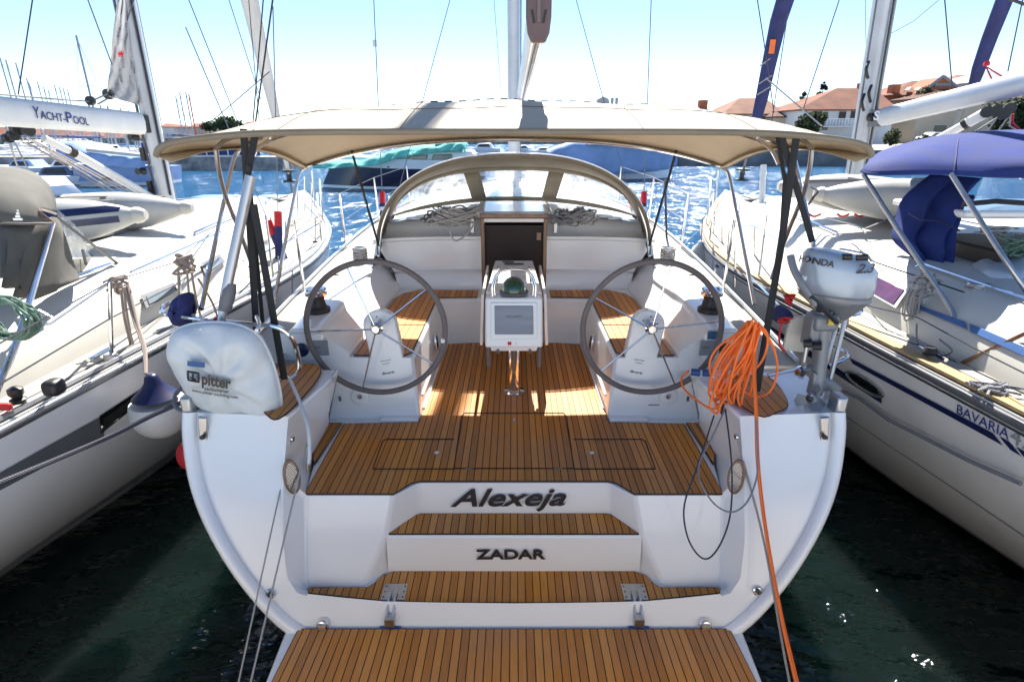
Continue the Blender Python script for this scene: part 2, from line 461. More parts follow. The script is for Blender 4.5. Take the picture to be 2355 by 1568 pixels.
# ------------------------------------------------------------------ water
def water_mat():
    m, t, b = new_mat('harbour_water')
    N, L = t.nodes, t.links
    b.inputs['Roughness'].default_value = 0.05
    b.inputs['IOR'].default_value = 1.33
    b.inputs['Subsurface Weight'].default_value = 1.0
    b.inputs['Subsurface Radius'].default_value = (0.25, 1.0, 0.8)
    b.inputs['Subsurface Scale'].default_value = 3.0
    tc = N.new('ShaderNodeTexCoord')
    no = N.new('ShaderNodeTexNoise'); no.inputs['Scale'].default_value = 1.5; no.inputs['Detail'].default_value = 8; no.inputs['Distortion'].default_value = 1.2
    L.new(tc.outputs['Object'], no.inputs['Vector'])
    cr = N.new('ShaderNodeValToRGB')
    cr.color_ramp.elements[0].position = 0.42; cr.color_ramp.elements[0].color = (0.0036, 0.0085, 0.0075, 1)
    cr.color_ramp.elements[1].position = 0.68; cr.color_ramp.elements[1].color = (0.0045, 0.0115, 0.0098, 1)
    L.new(no.outputs[0], cr.inputs[0])
    # open basin: the blue that tilted waves reflect is put into the base colour
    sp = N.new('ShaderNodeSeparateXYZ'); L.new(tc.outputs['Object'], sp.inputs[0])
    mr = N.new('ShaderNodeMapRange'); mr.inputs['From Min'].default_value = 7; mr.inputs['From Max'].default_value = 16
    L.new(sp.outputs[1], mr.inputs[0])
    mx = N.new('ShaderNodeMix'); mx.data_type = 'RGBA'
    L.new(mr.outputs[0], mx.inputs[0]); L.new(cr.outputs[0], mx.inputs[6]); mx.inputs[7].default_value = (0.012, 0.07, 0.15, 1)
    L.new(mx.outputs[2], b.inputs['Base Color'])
    prev = None
    for (s, d, st, sx) in ((0.45, 0.08, 1.0, 1.0), (1.3, 0.055, 1.0, 0.7), (4.0, 0.020, 1.0, 0.6), (13, 0.006, 1.0, 0.6)):
        mp = N.new('ShaderNodeMapping'); mp.inputs['Scale'].default_value = (sx, 1, 1); mp.inputs['Rotation'].default_value = (0, 0, 0.5 * s % 0.9 - 0.3)
        L.new(tc.outputs['Object'], mp.inputs[0])
        n = N.new('ShaderNodeTexNoise'); n.inputs['Scale'].default_value = s; n.inputs['Detail'].default_value = 2
        L.new(mp.outputs[0], n.inputs['Vector'])
        bp = N.new('ShaderNodeBump'); bp.inputs['Strength'].default_value = st
        # calmer between the hulls, choppy in the open basin
        k = N.new('ShaderNodeMapRange'); k.inputs['From Min'].default_value = 5; k.inputs['From Max'].default_value = 14
        k.inputs['To Min'].default_value = d * 4.5; k.inputs['To Max'].default_value = d * 6.5
        L.new(sp.outputs[1], k.inputs[0]); L.new(k.outputs[0], bp.inputs['Distance'])
        L.new(n.outputs[0], bp.inputs['Height'])
        if prev: L.new(prev.outputs[0], bp.inputs['Normal'])
        prev = bp
    L.new(prev.outputs[0], b.inputs['Normal'])
    # wave facets too small to model, in the open basin: body colour with reflected sky blue put in, plus glints
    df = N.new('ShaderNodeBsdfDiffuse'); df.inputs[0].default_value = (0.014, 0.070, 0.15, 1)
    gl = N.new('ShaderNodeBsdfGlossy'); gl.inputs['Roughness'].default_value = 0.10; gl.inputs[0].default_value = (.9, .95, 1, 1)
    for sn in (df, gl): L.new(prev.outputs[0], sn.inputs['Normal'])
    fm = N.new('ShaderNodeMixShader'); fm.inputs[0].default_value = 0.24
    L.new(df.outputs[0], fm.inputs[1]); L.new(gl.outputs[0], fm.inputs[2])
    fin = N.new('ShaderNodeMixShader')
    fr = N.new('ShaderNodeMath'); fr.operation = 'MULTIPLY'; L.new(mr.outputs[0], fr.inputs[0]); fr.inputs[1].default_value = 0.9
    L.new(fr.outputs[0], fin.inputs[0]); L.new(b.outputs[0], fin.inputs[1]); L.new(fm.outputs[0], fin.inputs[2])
    L.new(fin.outputs[0], N['Material Output'].inputs[0])
    return m
o = MB().poly([(-1500, -60, 0), (1500, -60, 0), (1500, 2500, 0), (-1500, 2500, 0)]).build('water', water_mat(), flat=True)
struct(o); o['label'] = 'rippled harbour water, dark green between the hulls and sparkling blue beyond'
o = MB().poly([(-1500, -60, -6), (1500, -60, -6), (1500, 2500, -6), (-1500, 2500, -6)]).build('seabed', 'antifoul', flat=True); struct(o)

# stone quay added out of view behind the camera to bounce sun onto the stern
G['bounce_stone'] = mat('quay_bounce_stone', (0.72, 0.69, 0.64), 0.85, var=0.1, vs=1.5, bump=.5, bs=30)
struct(MB().prism([(-90, 1.15, 1.1), (90, 1.15, 1.1), (90, -55, 1.1), (-90, -55, 1.1)], (0, 0, -7)).build('quay', 'bounce_stone', flat=True))
# ================================================================== the yacht in the middle
Y0 = thing('sailing_yacht', 'white sailing yacht in the middle with two steering wheels and ZADAR on its stern', 'sailing yacht', (0, 7, 0))
TP = ((0, 2.27, 0.35), (0, -1.05, 0.40))
def mir(pts): return [Vector((-p.x, p.y, p.z)) for p in pts]
def both(pts_fn): return
outl_px = [(424,948),(424,1000),(436,1090),(461,1170),(502,1252),(560,1338),(640,1425),(720,1472),(850,1510),(1020,1528),(1182,1532)]
outl = spl([P(x, y, pl=TP) for x, y in outl_px], 4)
# hull: stations from the transom forward
sY = [2.67, 4.5, 6, 8, 10, 12, 13.5, 14.6]
sB = [1.0, 1.085, 1.14, 1.17, 1.10, 0.80, 0.42, 0.02]
rows = []
for j in range(25):
    y = 2.67 + (14.6 - 2.67) * j / 24
    f = smoothtab(y, sY, sB); k = min(1, (y - 2.67) / 2.5)
    S = 1.42 + 0.028 * (y - 2.67)
    rows.append([Vector((p.x * f, lerp(p.y, y, k) if j else p.y, (p.z if p.z < 0.2 else 0.2 + (p.z - 0.2) * lerp(1, (S - .2) / (outl[0].z - .2), k)) - 0.25 * min(1, k) * (1 if p.z < 0.3 else 0))) for p in outl])
rowsM = [[Vector((-p.x, p.y, p.z)) for p in r] for r in rows]
hb = MB(); hb.grid(rows); hb.grid(rowsM)
hb.build('hull', 'gel', Y0, ang=50)
def deckx(y): return -rows[0][0].x * smoothtab(y, sY, sB)
def deckz(y): return 1.42 + 0.028 * (y - 2.67)
# rounded rim round the stern
for s in (1, -1):
    rim = [Vector((p.x * s * 0.982, p.y - 0.004, p.z + 0.004)) for p in outl[:31]]
    MB().tube(rim, 0.036, 10).build('stern_rim', 'gel', Y0)
# transom face
Z0, Z1, Z2, Z3 = 0.45, 0.72, 0.95, 1.40
inn_px = [(663,957),(652,1100),(652,1250),(661,1330),(684,1364),(705,1370)]
trd_px = [(705,1366),(790,1375),(880,1383),(1000,1386),(1182,1388)]
fb = MB()
for s in (1, -1):
    pts = [P(x, y, pl=TP) for x, y in ((424,948),)] 
    out = outl[:33] + [P(1182, 1500, pl=TP)]
    inn = [P(x, y, pl=TP) for x, y in trd_px[::-1]] + [P(x, y, pl=TP) for x, y in inn_px[::-1]]
    loop = out + inn
    loop = [Vector((p.x * s, p.y + .004, p.z)) for p in loop]
    fb.poly(loop)
fb.build('transom', 'gel', Y0, ang=30)
mb = MB()
def L2(lst, z): return [P(x, y, Z=z) for x, y in lst]
for s in (1, -1):
    m = (lambda pts: [Vector((p.x * s, p.y, p.z)) for p in pts])
    a = P(702, 1139, Z=Z2); b = P(905, 1139, Z=Z2); b2 = P(962, 1110, Z=Z2)
    t1 = P(962, 1182, Z=Z1); mm = P(888, 1232, Z=Z1)
    c = P(838, 1346, Z=Z0); c2 = P(893, 1315, Z=Z0); d = P(702, 1352, Z=Z0)
    mb.poly(m([a, b, mm, c, d])); mb.poly(m([b, b2, t1, mm])); mb.poly(m([mm, t1, c2, c]))
    # inboard wall of the quarter: transom edge -> panel edge
    iw = [P(x, y, pl=TP) for x, y in inn_px]
    e = [P(x, y, Z=z) for x, y, z in ((703,1137,Z2),)]
    fr = [P(765, 868, Z=Z3)]
    fl = [P(720, 1043, Z=Z2), P(757, 976, Z=Z2)]
    mb.poly(m([iw[0], fr[0], fl[1], fl[0], a, iw[1]]))
    mb.poly(m([fr[0], Vector((fr[0].x, 3.27, Z3)), Vector((fl[1].x, 3.27, Z2)), fl[1]]))
    mb.poly(m([Vector((fr[0].x, 3.27, Z3)), Vector((-1.55, 3.27, Z3)), Vector((-1.55, 3.27, Z2)), Vector((fl[1].x, 3.27, Z2))]))
    mb.poly(m([iw[1], a, iw[2]])); mb.poly(m([a, d, iw[2]])); mb.poly(m([iw[2], d, iw[3]])); mb.poly(m([iw[3], d, iw[4]])); mb.poly(m([iw[4], d, iw[5]]))
    # top of the quarter
    mb.poly(m([iw[0], P(424, 948, pl=TP), Vector((-deckx(3.0), 3.0, 1.41)), Vector((-deckx(3.27), 3.27, 1.415)), Vector((fr[0].x, 3.27, Z3)), fr[0]]))
mb.poly([P(962,1110,Z=Z2), P(1402,1110,Z=Z2), P(1402,1182,Z=Z1), P(962,1182,Z=Z1)])
mb.build('stern_moulding', 'gel', Y0, bevel=0.018, seg=3)
r2 = MB(); tl = P(888, 1232, Z=Z1); bl = P(893, 1315, Z=Z0); tr_ = Vector((-tl.x, tl.y, tl.z)); br_ = Vector((-bl.x, bl.y, bl.z))
r2.poly([tl, tr_, br_, bl]); r2.poly([tl, P(962,1182,Z=Z1), Vector((-P(962,1182,Z=Z1).x, P(962,1182,Z=Z1).y, Z1)), tr_])
r2.build('step_riser', 'gel', Y0, bevel=0.012, seg=3)
lo = MB(); q = [P(x, y, Z=Z0) for x, y in ((705,1366),(790,1376),(880,1384),(1000,1387),(1182,1389))]
qq = q + mir(q[:-1])[::-1]
bk = [P(702, 1352, Z=Z0), P(838,1346,Z=Z0), P(893,1315,Z=Z0)]
lo.poly(qq + mir(bk) + bk[::-1]); lo.build('bathing_step', 'gel', Y0)

def slab(name, loop, z, h=0.008, m='teak', parent=Y0, inset_caulk=0.006):
    """a teak panel with a black caulked margin"""
    lp = [Vector((p.x, p.y, z)) for p in loop]
    o = MB().prism(lp, (0, 0, h)).build(name, m, parent)
    c = sum(lp, Vector()) / len(lp)
    MB().tube([p + Vector((0, 0, h * .55)) for p in lp], 0.0042, 5, closed=True).build('caulk_margin', 'caulk', o)
    return o
def sym(l, z): a = [P(x, y, Z=z) for x, y in l]; return a + mir(a)[::-1]
slab('step_tread', sym([(895,1229),(925,1208),(948,1190),(968,1183)], Z1), Z1)
lowtread = [(702,1364),(703,1357),(715,1353),(845,1352),(862,1342),(880,1325),(905,1316),(1120,1315)]
lt = sym([(1120,1387),(1000,1386),(880,1382),(790,1373),(712,1365)] + lowtread[1:], Z0)
slab('step_tread', lt, Z0)
sole = [(701,1138),(905,1138),(925,1126),(945,1114),(965,1108.5),(1120,1108.5)]
sl_l = [P(x, y, Z=Z2) for x, y in sole]
fwd = [P(x, y, Z=Z2) for x, y in ((1100,790),(1030,794),(966,968),(960,973.5),(791,977))]
base_l = [P(701,1139,Z=Z2), P(906,1139,Z=Z2), P(962,1110,Z=Z2)]
for s in (-1, 1): MB().poly([(s*1.0, 3.2, Z2 - .003), (s*1.6, 3.2, Z2 - .003), (s*1.6, 3.56, Z2 - .003), (s*1.0, 3.56, Z2 - .003)]).build('foot_well', 'gel', Y0)
bs = base_l + mir(base_l)[::-1] + [Vector((1.3, 3.6, Z2)), Vector((0.7, 5.4, Z2)), Vector((-0.7, 5.4, Z2)), Vector((-1.3, 3.6, Z2))]
MB().poly(bs).build('cockpit_floor', 'gel', Y0)
def off(pts, d): return [p + Vector((0, 0, d)) for p in pts]
full = sl_l + mir(sl_l)[::-1] + mir(fwd)[::-1] + fwd
SOLE = slab('cockpit_sole', full, Z2 + 0.003)
for s in (1, -1):
    st = [P(x, y, Z=Z2) for x, y in ((758,974.5),(786,974.5),(724,1070),(720,1044))]
    st = [Vector((p.x * s, p.y, Z2)) for p in st]
    slab('side_tread', st, Z2 + 0.003)
# seams of the three floor hatches
zt = Z2 + 0.0118
def seam(px, z=zt, r=0.0048, closed=False, name='hatch_seam', m='caulk'):
    MB().tube([P(x, y, Z=z) for x, y in px], r, 5, closed=closed).build(name, m, SOLE)
seam([(1044,1077),(1061,958),(1068,950),(1296,950),(1303,958),(1320,1077)], closed=True)
seam([(1045,1010),(888,1010),(880,1014),(857,1078),(1044,1078)])
seam([(1319,1010),(1476,1010),(1484,1014),(1507,1078),(1320,1078)])
for x in (1080, 1284): MB().box(P(x, 1078, Z=zt), (0.05, 0.008, 0.006)).build('hatch_hinge', 'chrome', SOLE)
for x, y in ((1005,1043),(1361,1043),(1183,968)): MB().lathe(P(x, y, Z=zt - .004), [(0.017, 0), (0.017, .007), (0.012, .008)], 14).build('hatch_latch', 'chrome', SOLE)

# ---- benches, bulkhead and coamings
ZS = 1.38
XB, XS, XI = 1.285, 1.10, 0.675      # coaming inner edge, seat outer edge, seat inner edge
for s in (-1, 1):
    b = MB()
    # aft end, inner face, seat top
    b.poly([(s*1.62, 3.47, Z2), (s*0.645, 3.47, Z2), (s*XI, 3.53, ZS), (s*1.62, 3.53, ZS)])
    b.poly([(s*0.645, 3.47, Z2), (s*0.605, 4.95, Z2), (s*XI, 4.95, ZS), (s*XI, 3.53, ZS)])
    b.poly([(s*0.605, 4.95, Z2), (s*0.30, 4.95, Z2), (s*0.30, 4.97, ZS), (s*XI, 4.95, ZS)])
    b.poly([(s*XI, 3.53, ZS), (s*XI, 4.95, ZS), (s*0.30, 4.97, ZS), (s*0.30, 5.36, ZS), (s*XS, 5.36, ZS), (s*XS, 3.53, ZS)])
    b.build('bench', 'gel', Y0, bevel=0.02, seg=3)
    # backrest / coaming
    c = MB(); rw = []
    for j in range(15):
        y = 3.50 + (5.55 - 3.50) * j / 14
        xi = lerp(XB, XB + .03, j / 14); zi = 1.60 + 0.04 * j / 14
        xo = tab(y, [3.36, 3.6, 5.5], [1.50, 1.50, 1.62])
        yb = max(y, 3.53)
        rw.append([Vector((s*XS, yb, ZS - .01)), Vector((s*(XS + .015), yb, ZS + .05)), Vector((s*(xi - .035), y, zi - .06)), Vector((s*(xi - .01), y, zi - .012)), Vector((s*(xi + .03), y, zi)),
                   Vector((s*(xo - .05), y, zi)), Vector((s*xo, y, zi - .04)), Vector((s*(xo + .05), y, deckz(y) - .02))])
    c.grid(rw)
    c.poly([rw[0][k] for k in range(8)] + [Vector((s*1.60, 3.50, 1.30)), Vector((s*1.12, 3.50, 1.30))])
    c.build('coaming', 'gel', Y0, ang=50)
    # control panel face and its fittings
    f = MB().box((s*1.40, 3.485, 1.475), (0.30, 0.03, 0.19)).build('control_panel', 'gel', Y0, bevel=0.01)
    MB().box(P(1182 + s*447, 800, Y=3.466), (0.115, 0.008, 0.105)).build('switch_panel', 'panel', f, bevel=0.003)
    MB().lathe(P(1182 + s*488, 804, Y=3.466), [(0.047, 0), (0.047, .01), (0.035, .016)], 24, ax=(0, -1, 0)).build('speaker_cap', 'navy' if s < 0 else 'black', f)
    text('engine', P(1182 + s*447 - 15, 800, Y=3.458), (1,0,0), (0,0,1), 0.010, 'inkgrey', f, width=0.05)
    # drain cap on the bench end
    sp = MB().lathe(P(1182 + s*354, 912, Y=3.485), [(0.062, 0), (0.062, .006), (0.05, .012), (0.03, .012), (0.03, .02)], 26, ax=(0, -1, 0)).build('shower_hatch', 'gel', Y0)
    MB().lathe(P(1182 + s*354, 911, Y=3.46), [(0.016, 0), (0.016, .012)], 16, ax=(0, -1, 0)).build('lock', 'chrome', sp)
    MB().box(P(1182 + s*400, 917, Y=3.47), (0.014, 0.012, 0.03)).build('pull_handle', 'greyplastic', Y0)
    # seat teak: aft and forward pieces
    sa = [(s*1.085, 3.56, 0), (s*0.74, 3.56, 0), (s*0.70, 3.62, 0), (s*0.70, 4.19, 0), (s*1.085, 4.19, 0)]
    sb = [(s*1.085, 4.21, 0), (s*0.70, 4.21, 0), (s*0.70, 4.99, 0), (s*0.34, 5.00, 0), (s*0.34, 5.24, 0), (s*0.90, 5.25, 0), (s*1.04, 5.12, 0), (s*1.085, 4.95, 0)]
    for q in (sa, sb): slab('bench_teak', [Vector(p) for p in q], ZS + .002, m='teak_seat')
    # oval locker handle in the bench face
    hp = MB().lathe((s*0.64, 4.33, 1.20), [(0.075, 0), (0.075, .014), (0.045, .015)], 20, ax=(-s, 0, 0.1), sx=1, sy=0.6).build('locker_handle', 'chrome', Y0)
    MB().lathe((s*0.625, 4.33, 1.20), [(0.05, 0), (0.05, .004)], 20, ax=(-s, 0, 0.1), sx=1, sy=.6).build('handle_recess', 'black', hp)
    # ribs of the moulded face aft of the bench
    # quarter teak seat
    qs = [(s*1.42, 2.80, 0), (s*1.24, 2.72, 0), (s*1.14, 3.08, 0), (s*1.22, 3.27, 0), (s*1.45, 3.27, 0), (s*1.53, 3.0, 0)]
    if s > 0: qs = [P(1672,905,Z=1.41), P(1744,958,Z=1.41), P(1786,950,Z=1.41), P(1811,932,Z=1.41), P(1790,890,Z=1.41), P(1760,868,Z=1.41), P(1700,868,Z=1.41)]
    else: qs = [P(612,850,Z=1.41), P(720,840,Z=1.41), P(734,868,Z=1.41), P(655,957,Z=1.41), P(615,957,Z=1.41), P(585,900,Z=1.41)]
    slab('helm_seat_teak', spl(qs, 4, closed=True), 1.412, m='teak_seat')
    # oval speaker in the quarter wall
    cpt = P(1182 + s * 511, 1096, Y=2.562)
    nn_ = Vector((-s * .55, -.82, .16)).normalized(); up_ = (Vector((0, 0, 1)) - nn_ * nn_.z).normalized(); sd_ = nn_.cross(up_)
    def ell(a_, b_, o_): return [cpt + nn_ * o_ + sd_ * a_ * math.cos(2*math.pi*i/32) + up_ * b_ * math.sin(2*math.pi*i/32) for i in range(32)]
    spk = MB().prism(ell(.043, .098, -.012), nn_ * .020).build('speaker', 'wood', Y0, bevel=.003)
    MB().prism(ell(.034, .086, .006), nn_ * .005).build('grille', 'leather', spk)
    gr = MB()
    for i in range(-4, 5):
        for j in range(-10, 11):
            uu_, vv_ = i * .0078 + (j % 2) * .0039, j * .0078
            if (uu_ / .031) ** 2 + (vv_ / .082) ** 2 < 1:
                q_ = cpt + nn_ * .0125 + sd_ * uu_ + up_ * vv_
                gr.poly([q_ + sd_*.0022, q_ + up_*.0022, q_ - sd_*.0022, q_ - up_*.0022])
    gr.build('grille_mesh', 'chrome', spk, flat=True)
    # padeye / eyebolt on the quarter, round drains
    dr = MB().lathe(P(1182 + s*560, 1364 if s < 0 else 1357, pl=TP) - Vector((0, 0.0, 0)), [(0.026, 0), (0.026, .008), (0.018, .012), (0.018, .005)], 20, ax=(0, -1.05, .4)).build('drain_fitting', 'chrome', Y0)
    MB().lathe(P(1182 + s*560, 1364 if s < 0 else 1357, pl=TP) - Vector((0, 0.008, 0)), [(0.014, 0), (0.014, .004)], 16, ax=(0, -1.05, .4)).build('drain_hole', 'black', dr)
    MB().lathe(P(1182 + s*438, 1432, pl=TP), [(0.032, 0), (0.032, .02), (0.022, .034), (0.01, .036)], 20, ax=(0, -1.05, .4)).build('step_light', 'chrome', Y0)
# round fitting left of the name, its white cover on the right
ft = MB().lathe(P(863, 1167, Z=.86) + Vector((0, -.012, 0)), [(0.032, 0), (0.032, .01), (0.022, .012)], 22, ax=(0, -1, .2)).build('shore_socket', 'gel', Y0)
MB().lathe(P(863, 1167, Z=.86) + Vector((0, -.024, 0)), [(0.017, 0), (0.017, .006)], 18, ax=(0, -1, .2)).build('socket_core', 'greyplastic', ft)
MB().lathe(P(1499, 1163, Z=.87) + Vector((0, -.012, 0)), [(0.026, 0), (0.026, .006), (0.018, .012)], 22, ax=(0, -1, .2)).build('socket_cap', 'gel', Y0)

# lettering on the risers
ry = P(962, 1110, Z=Z2).y - 0.004
text('Alexeja', P(1035, 1164, Y=ry - .001), (1, 0, .012), (0, 0, 1), 0.114, 'ink', Y0, name='name_lettering', width=0.665, shear=0.38, offset=0.020)
ry2 = P(888, 1232, Z=Z1).y
pz = P(1094, 1285, Y=ry2 - .004)
text('ZADAR', pz, (1, 0, .004), (0, 0, 1), 0.062, 'ink', Y0, name='port_lettering', width=0.392, offset=0.034)

# ---- swim platform
PS = 0.08
def PF(px, py): return P(px, py, pl=((0, 2.27, .36), (0, PS, 1)))
PL = Y0
plat = [PF(655,1447), PF(664,1441), PF(1182,1441)]
pa = [PF(655,1450), PF(665,1441), PF(1700,1441), PF(1716,1450), PF(1752,1568)]
nr = [PF(1752,1568), PF(609,1568)]
xa, ya_ = PF(609,1568), PF(655,1450)
dirL = (xa - ya_); e1 = ya_ + dirL * 1.9
e2 = Vector((-e1.x, e1.y, e1.z))
top = [e1, PF(655,1450), PF(665,1441), PF(1699,1441), PF(1709,1450), e2]
top = [p - Vector((0, 0, .004)) for p in top]
platform = MB().prism(top, (0, 0, -0.07)).build('swim_platform', 'gel', Y0, bevel=0.012)
tl_ = PF(690, 1449); t2 = PF(628, 1568); t3 = tl_ + (t2 - tl_) * 1.85
tk = [t3, PF(684,1453), PF(692,1447.5), PF(1672,1447.5), PF(1680,1453), Vector((-t3.x, t3.y, t3.z))]
to = MB().prism(tk, (0, 0, .007)).build('platform_teak', 'teak', platform)
MB().tube([p + Vector((0, 0, .004)) for p in tk], .0042, 5, closed=True).build('caulk_margin', 'caulk', platform)
for s in (-1, 1):
    x = 1182 + s * 282
    a = P(x + s*-6 if s > 0 else x + 8, 1363, Z=Z0)
    hx = (-1 if s < 0 else 1) * (a.x * s)
    h = MB().box((a.x, a.y - .005, Z0 + .013), (0.128, 0.115, .006)).build('hinge', 'steel', Y0, bevel=.002)
    for i in (-1, 1):
        for j in (-1, 0, 1): MB().lathe((a.x + i*.052, a.y - .005 + j*.038, Z0 + .015), [(.006, 0), (.005, .003)], 10).build('bolt', 'greyplastic', h)
    arm = MB()
    for dx in (-.016, .016):
        arm.tube([(a.x + dx, a.y - .01, Z0 + .03), (a.x + dx, a.y - .07, Z0 + .035), (a.x + dx*1.1, 2.262, .40)], .008, 8)
    arm.box((a.x, 2.275, .405), (.05, .045, .05)); arm.tube([(a.x, a.y - .05, Z0 + .03), (a.x, 2.27, .37)], .011, 8)
    arm.build('hinge_arm', 'steel', h)
    MB().box((a.x, 2.262, .363), (.11, .02, .012)).build('hinge_pad', 'bluecord', h)

# ---- companionway bulkhead and coachroof
YB = 5.38
for s in (-1, 1):
    bh = MB()
    prof = [(5.33, ZS - .02), (5.33, 1.515), (5.345, 1.535), (5.425, 1.55), (5.43, 1.83), (5.40, 1.85), (5.40, 1.872), (5.56, 1.885), (5.60, 1.93), (5.66, 1.985), (5.8, 2.0)]
    xe = [1.12, 1.14, 1.15, 1.17, 1.33, 1.35, 1.36, 1.38, 1.36, 1.33, 1.33]
    rw = []
    for (y, z), x in zip(prof, xe):
        rw.append([Vector((s * (0.31 + (x - 0.31) * k / 8), y + 0.0 * k, z - 0.03 * (k / 8) ** 3)) for k in range(9)])
    bh.grid(rw)
    bh.poly([(s*.31, 5.0, Z2), (s*.31, 5.0, ZS+.01), (s*.31, 5.365, ZS+.01), (s*.31, 5.365, 1.98), (s*.31, 5.75, 1.98), (s*.31, 5.75, Z2)])
    bh.build('bulkhead', 'gel', Y0, ang=50)
# coachroof and foredeck
rw = []
for j in range(25):
    y = 5.66 + (11.2 - 5.66) * j / 24
    wv = smoothtab(y, [5.66, 7.5, 9.5, 11.2], [1.40, 1.32, .95, .45]); zt_ = smoothtab(y, [5.66, 8, 10, 11.2], [2.0, 2.02, 1.88, 1.70])
    dz = deckz(y)
    half = [(0, zt_ + .04), (.35, zt_ + .035), (.7, zt_ + .01), (.9, zt_ - .04), (.97, zt_ - .11), (1.03, dz)]
    r = [Vector((-k * wv, y, z)) for k, z in half[::-1]] + [Vector((k * wv, y, z)) for k, z in half[1:]]
    rw.append(r)
m_ = MB(); m_.grid(rw); m_.build('coachroof', 'gel', Y0, ang=50)
dk = MB(); rw = []
for j in range(30):
    y = 5.4 + (14.55 - 5.4) * j / 29; x = deckx(y)
    rw.append([Vector((x * k, y, deckz(y) + .04 * (1 - k * k))) for k in (-1, -.8, -.5, 0, .5, .8, 1)])
dk.grid(rw)
for s in (-1, 1):
    dk.grid([[Vector((s * tab(y, [3.36, 3.6, 5.5], [1.50, 1.50, 1.62]), y, deckz(y) - .005)), Vector((s * deckx(y), y, deckz(y)))] for y in (3.265, 3.6, 4, 4.5, 5, 5.45)])
dk.build('deck', 'nonslip', Y0)
for s in (-1, 1):
    MB().tube([Vector((s * (deckx(y) - .015), y, deckz(y) + .018)) for y in [3.3 + .4 * i for i in range(28)]], .016, 6).build('toe_rail', 'alu', Y0)
# companionway
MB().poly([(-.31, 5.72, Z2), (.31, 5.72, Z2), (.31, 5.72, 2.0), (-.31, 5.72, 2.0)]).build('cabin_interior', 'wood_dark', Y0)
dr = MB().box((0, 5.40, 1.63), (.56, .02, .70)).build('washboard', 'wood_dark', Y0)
MB().box((-.0, 5.387, 1.37), (.58, .012, .03)).build('sill', 'gel', dr)
for s in (-1, 1): MB().box((s*.295, 5.37, 1.52), (.035, .045, 1.06)).build('door_post', 'wood', Y0, bevel=.004)
MB().box((0, 5.36, 2.075), (.64, .08, .04)).build('door_lintel', 'wood', Y0, bevel=.006)
MB().box((0, 5.36, 2.032), (.56, .03, .035)).build('washboard_rim', 'gel', Y0, bevel=.004)
hatch = MB().box((0, 5.85, 2.075), (.74, .9, .06)).build('sliding_hatch', 'gel', Y0, bevel=.02)
MB().box((.235, 5.375, 1.88), (.04, .02, .07)).build('lock_plate', 'wood', Y0)
for s in (-1, 1):
    MB().box((s*.40, 5.50, 1.97), (.04, .05, .16)).build('rope_clutch', 'steel', Y0, bevel=.006)
    cl = MB().box((s*.50, 5.80, 2.04), (.10, .16, .05)).build('clutch_bank', 'black', Y0, bevel=.01)
    for k in (-1, 0, 1): MB().box((s*.50 + k*.032, 5.74, 2.075), (.018, .12, .025)).build('clutch_lever', 'greyplastic', cl, bevel=.004)
    MB().box((s*1.0, 5.72, 2.0), (.14, .10, .018)).build('instrument_display', 'steel', Y0, bevel=.004)

def winch(parent, c, k=1.0, m1='black', m2='chrome'):
    wn = MB().lathe(c, [(.085*k, 0), (.085*k, .03*k), (.062*k, .045*k), (.052*k, .09*k), (.058*k, .12*k)], 24).build('winch', m1, parent)
    MB().lathe(Vector(c) + Vector((0, 0, .12*k)), [(.058*k, 0), (.075*k, .006*k), (.078*k, .022*k), (.06*k, .03*k), (.06*k, .036*k), (.075*k, .042*k), (.07*k, .056*k), (.03*k, .062*k)], 24).build('winch_top', m2, wn)
    return wn
for s in (-1, 1):
    winch(Y0, P(1182 + s*450, 717, Z=1.605), 1.0)
    c = P(1182 + s*352, 603, Z=1.635)
    winch(Y0, c, 0.75, 'steel')
    cp = MB()
    for k in range(9):
        an = [i * math.pi / 8 for i in range(17)]
        rr = .062 + .006 * random.random()
        cp.tube([c + Vector((rr*math.cos(a + k), rr*math.sin(a + k), .02 + .0145*k + .004*math.sin(3*a))) for a in an], .0075, 6, closed=True)
    ob = cp.build('rope_turns', 'rope_w', Y0)
    pts = [c + Vector((-s*.06, .0, .03)), c + Vector((s*.04, .30, .0)), c + Vector((s*.03, .8, .02)), c + Vector((s*.02, 1.6, 0))]
    MB().tube(spl(pts), .006, 6).build('jib_sheet', 'rope_w', Y0)
for s in (-1, 1): winch(Y0, (s*.66, 5.72, 2.01), .62, 'black', 'chrome')
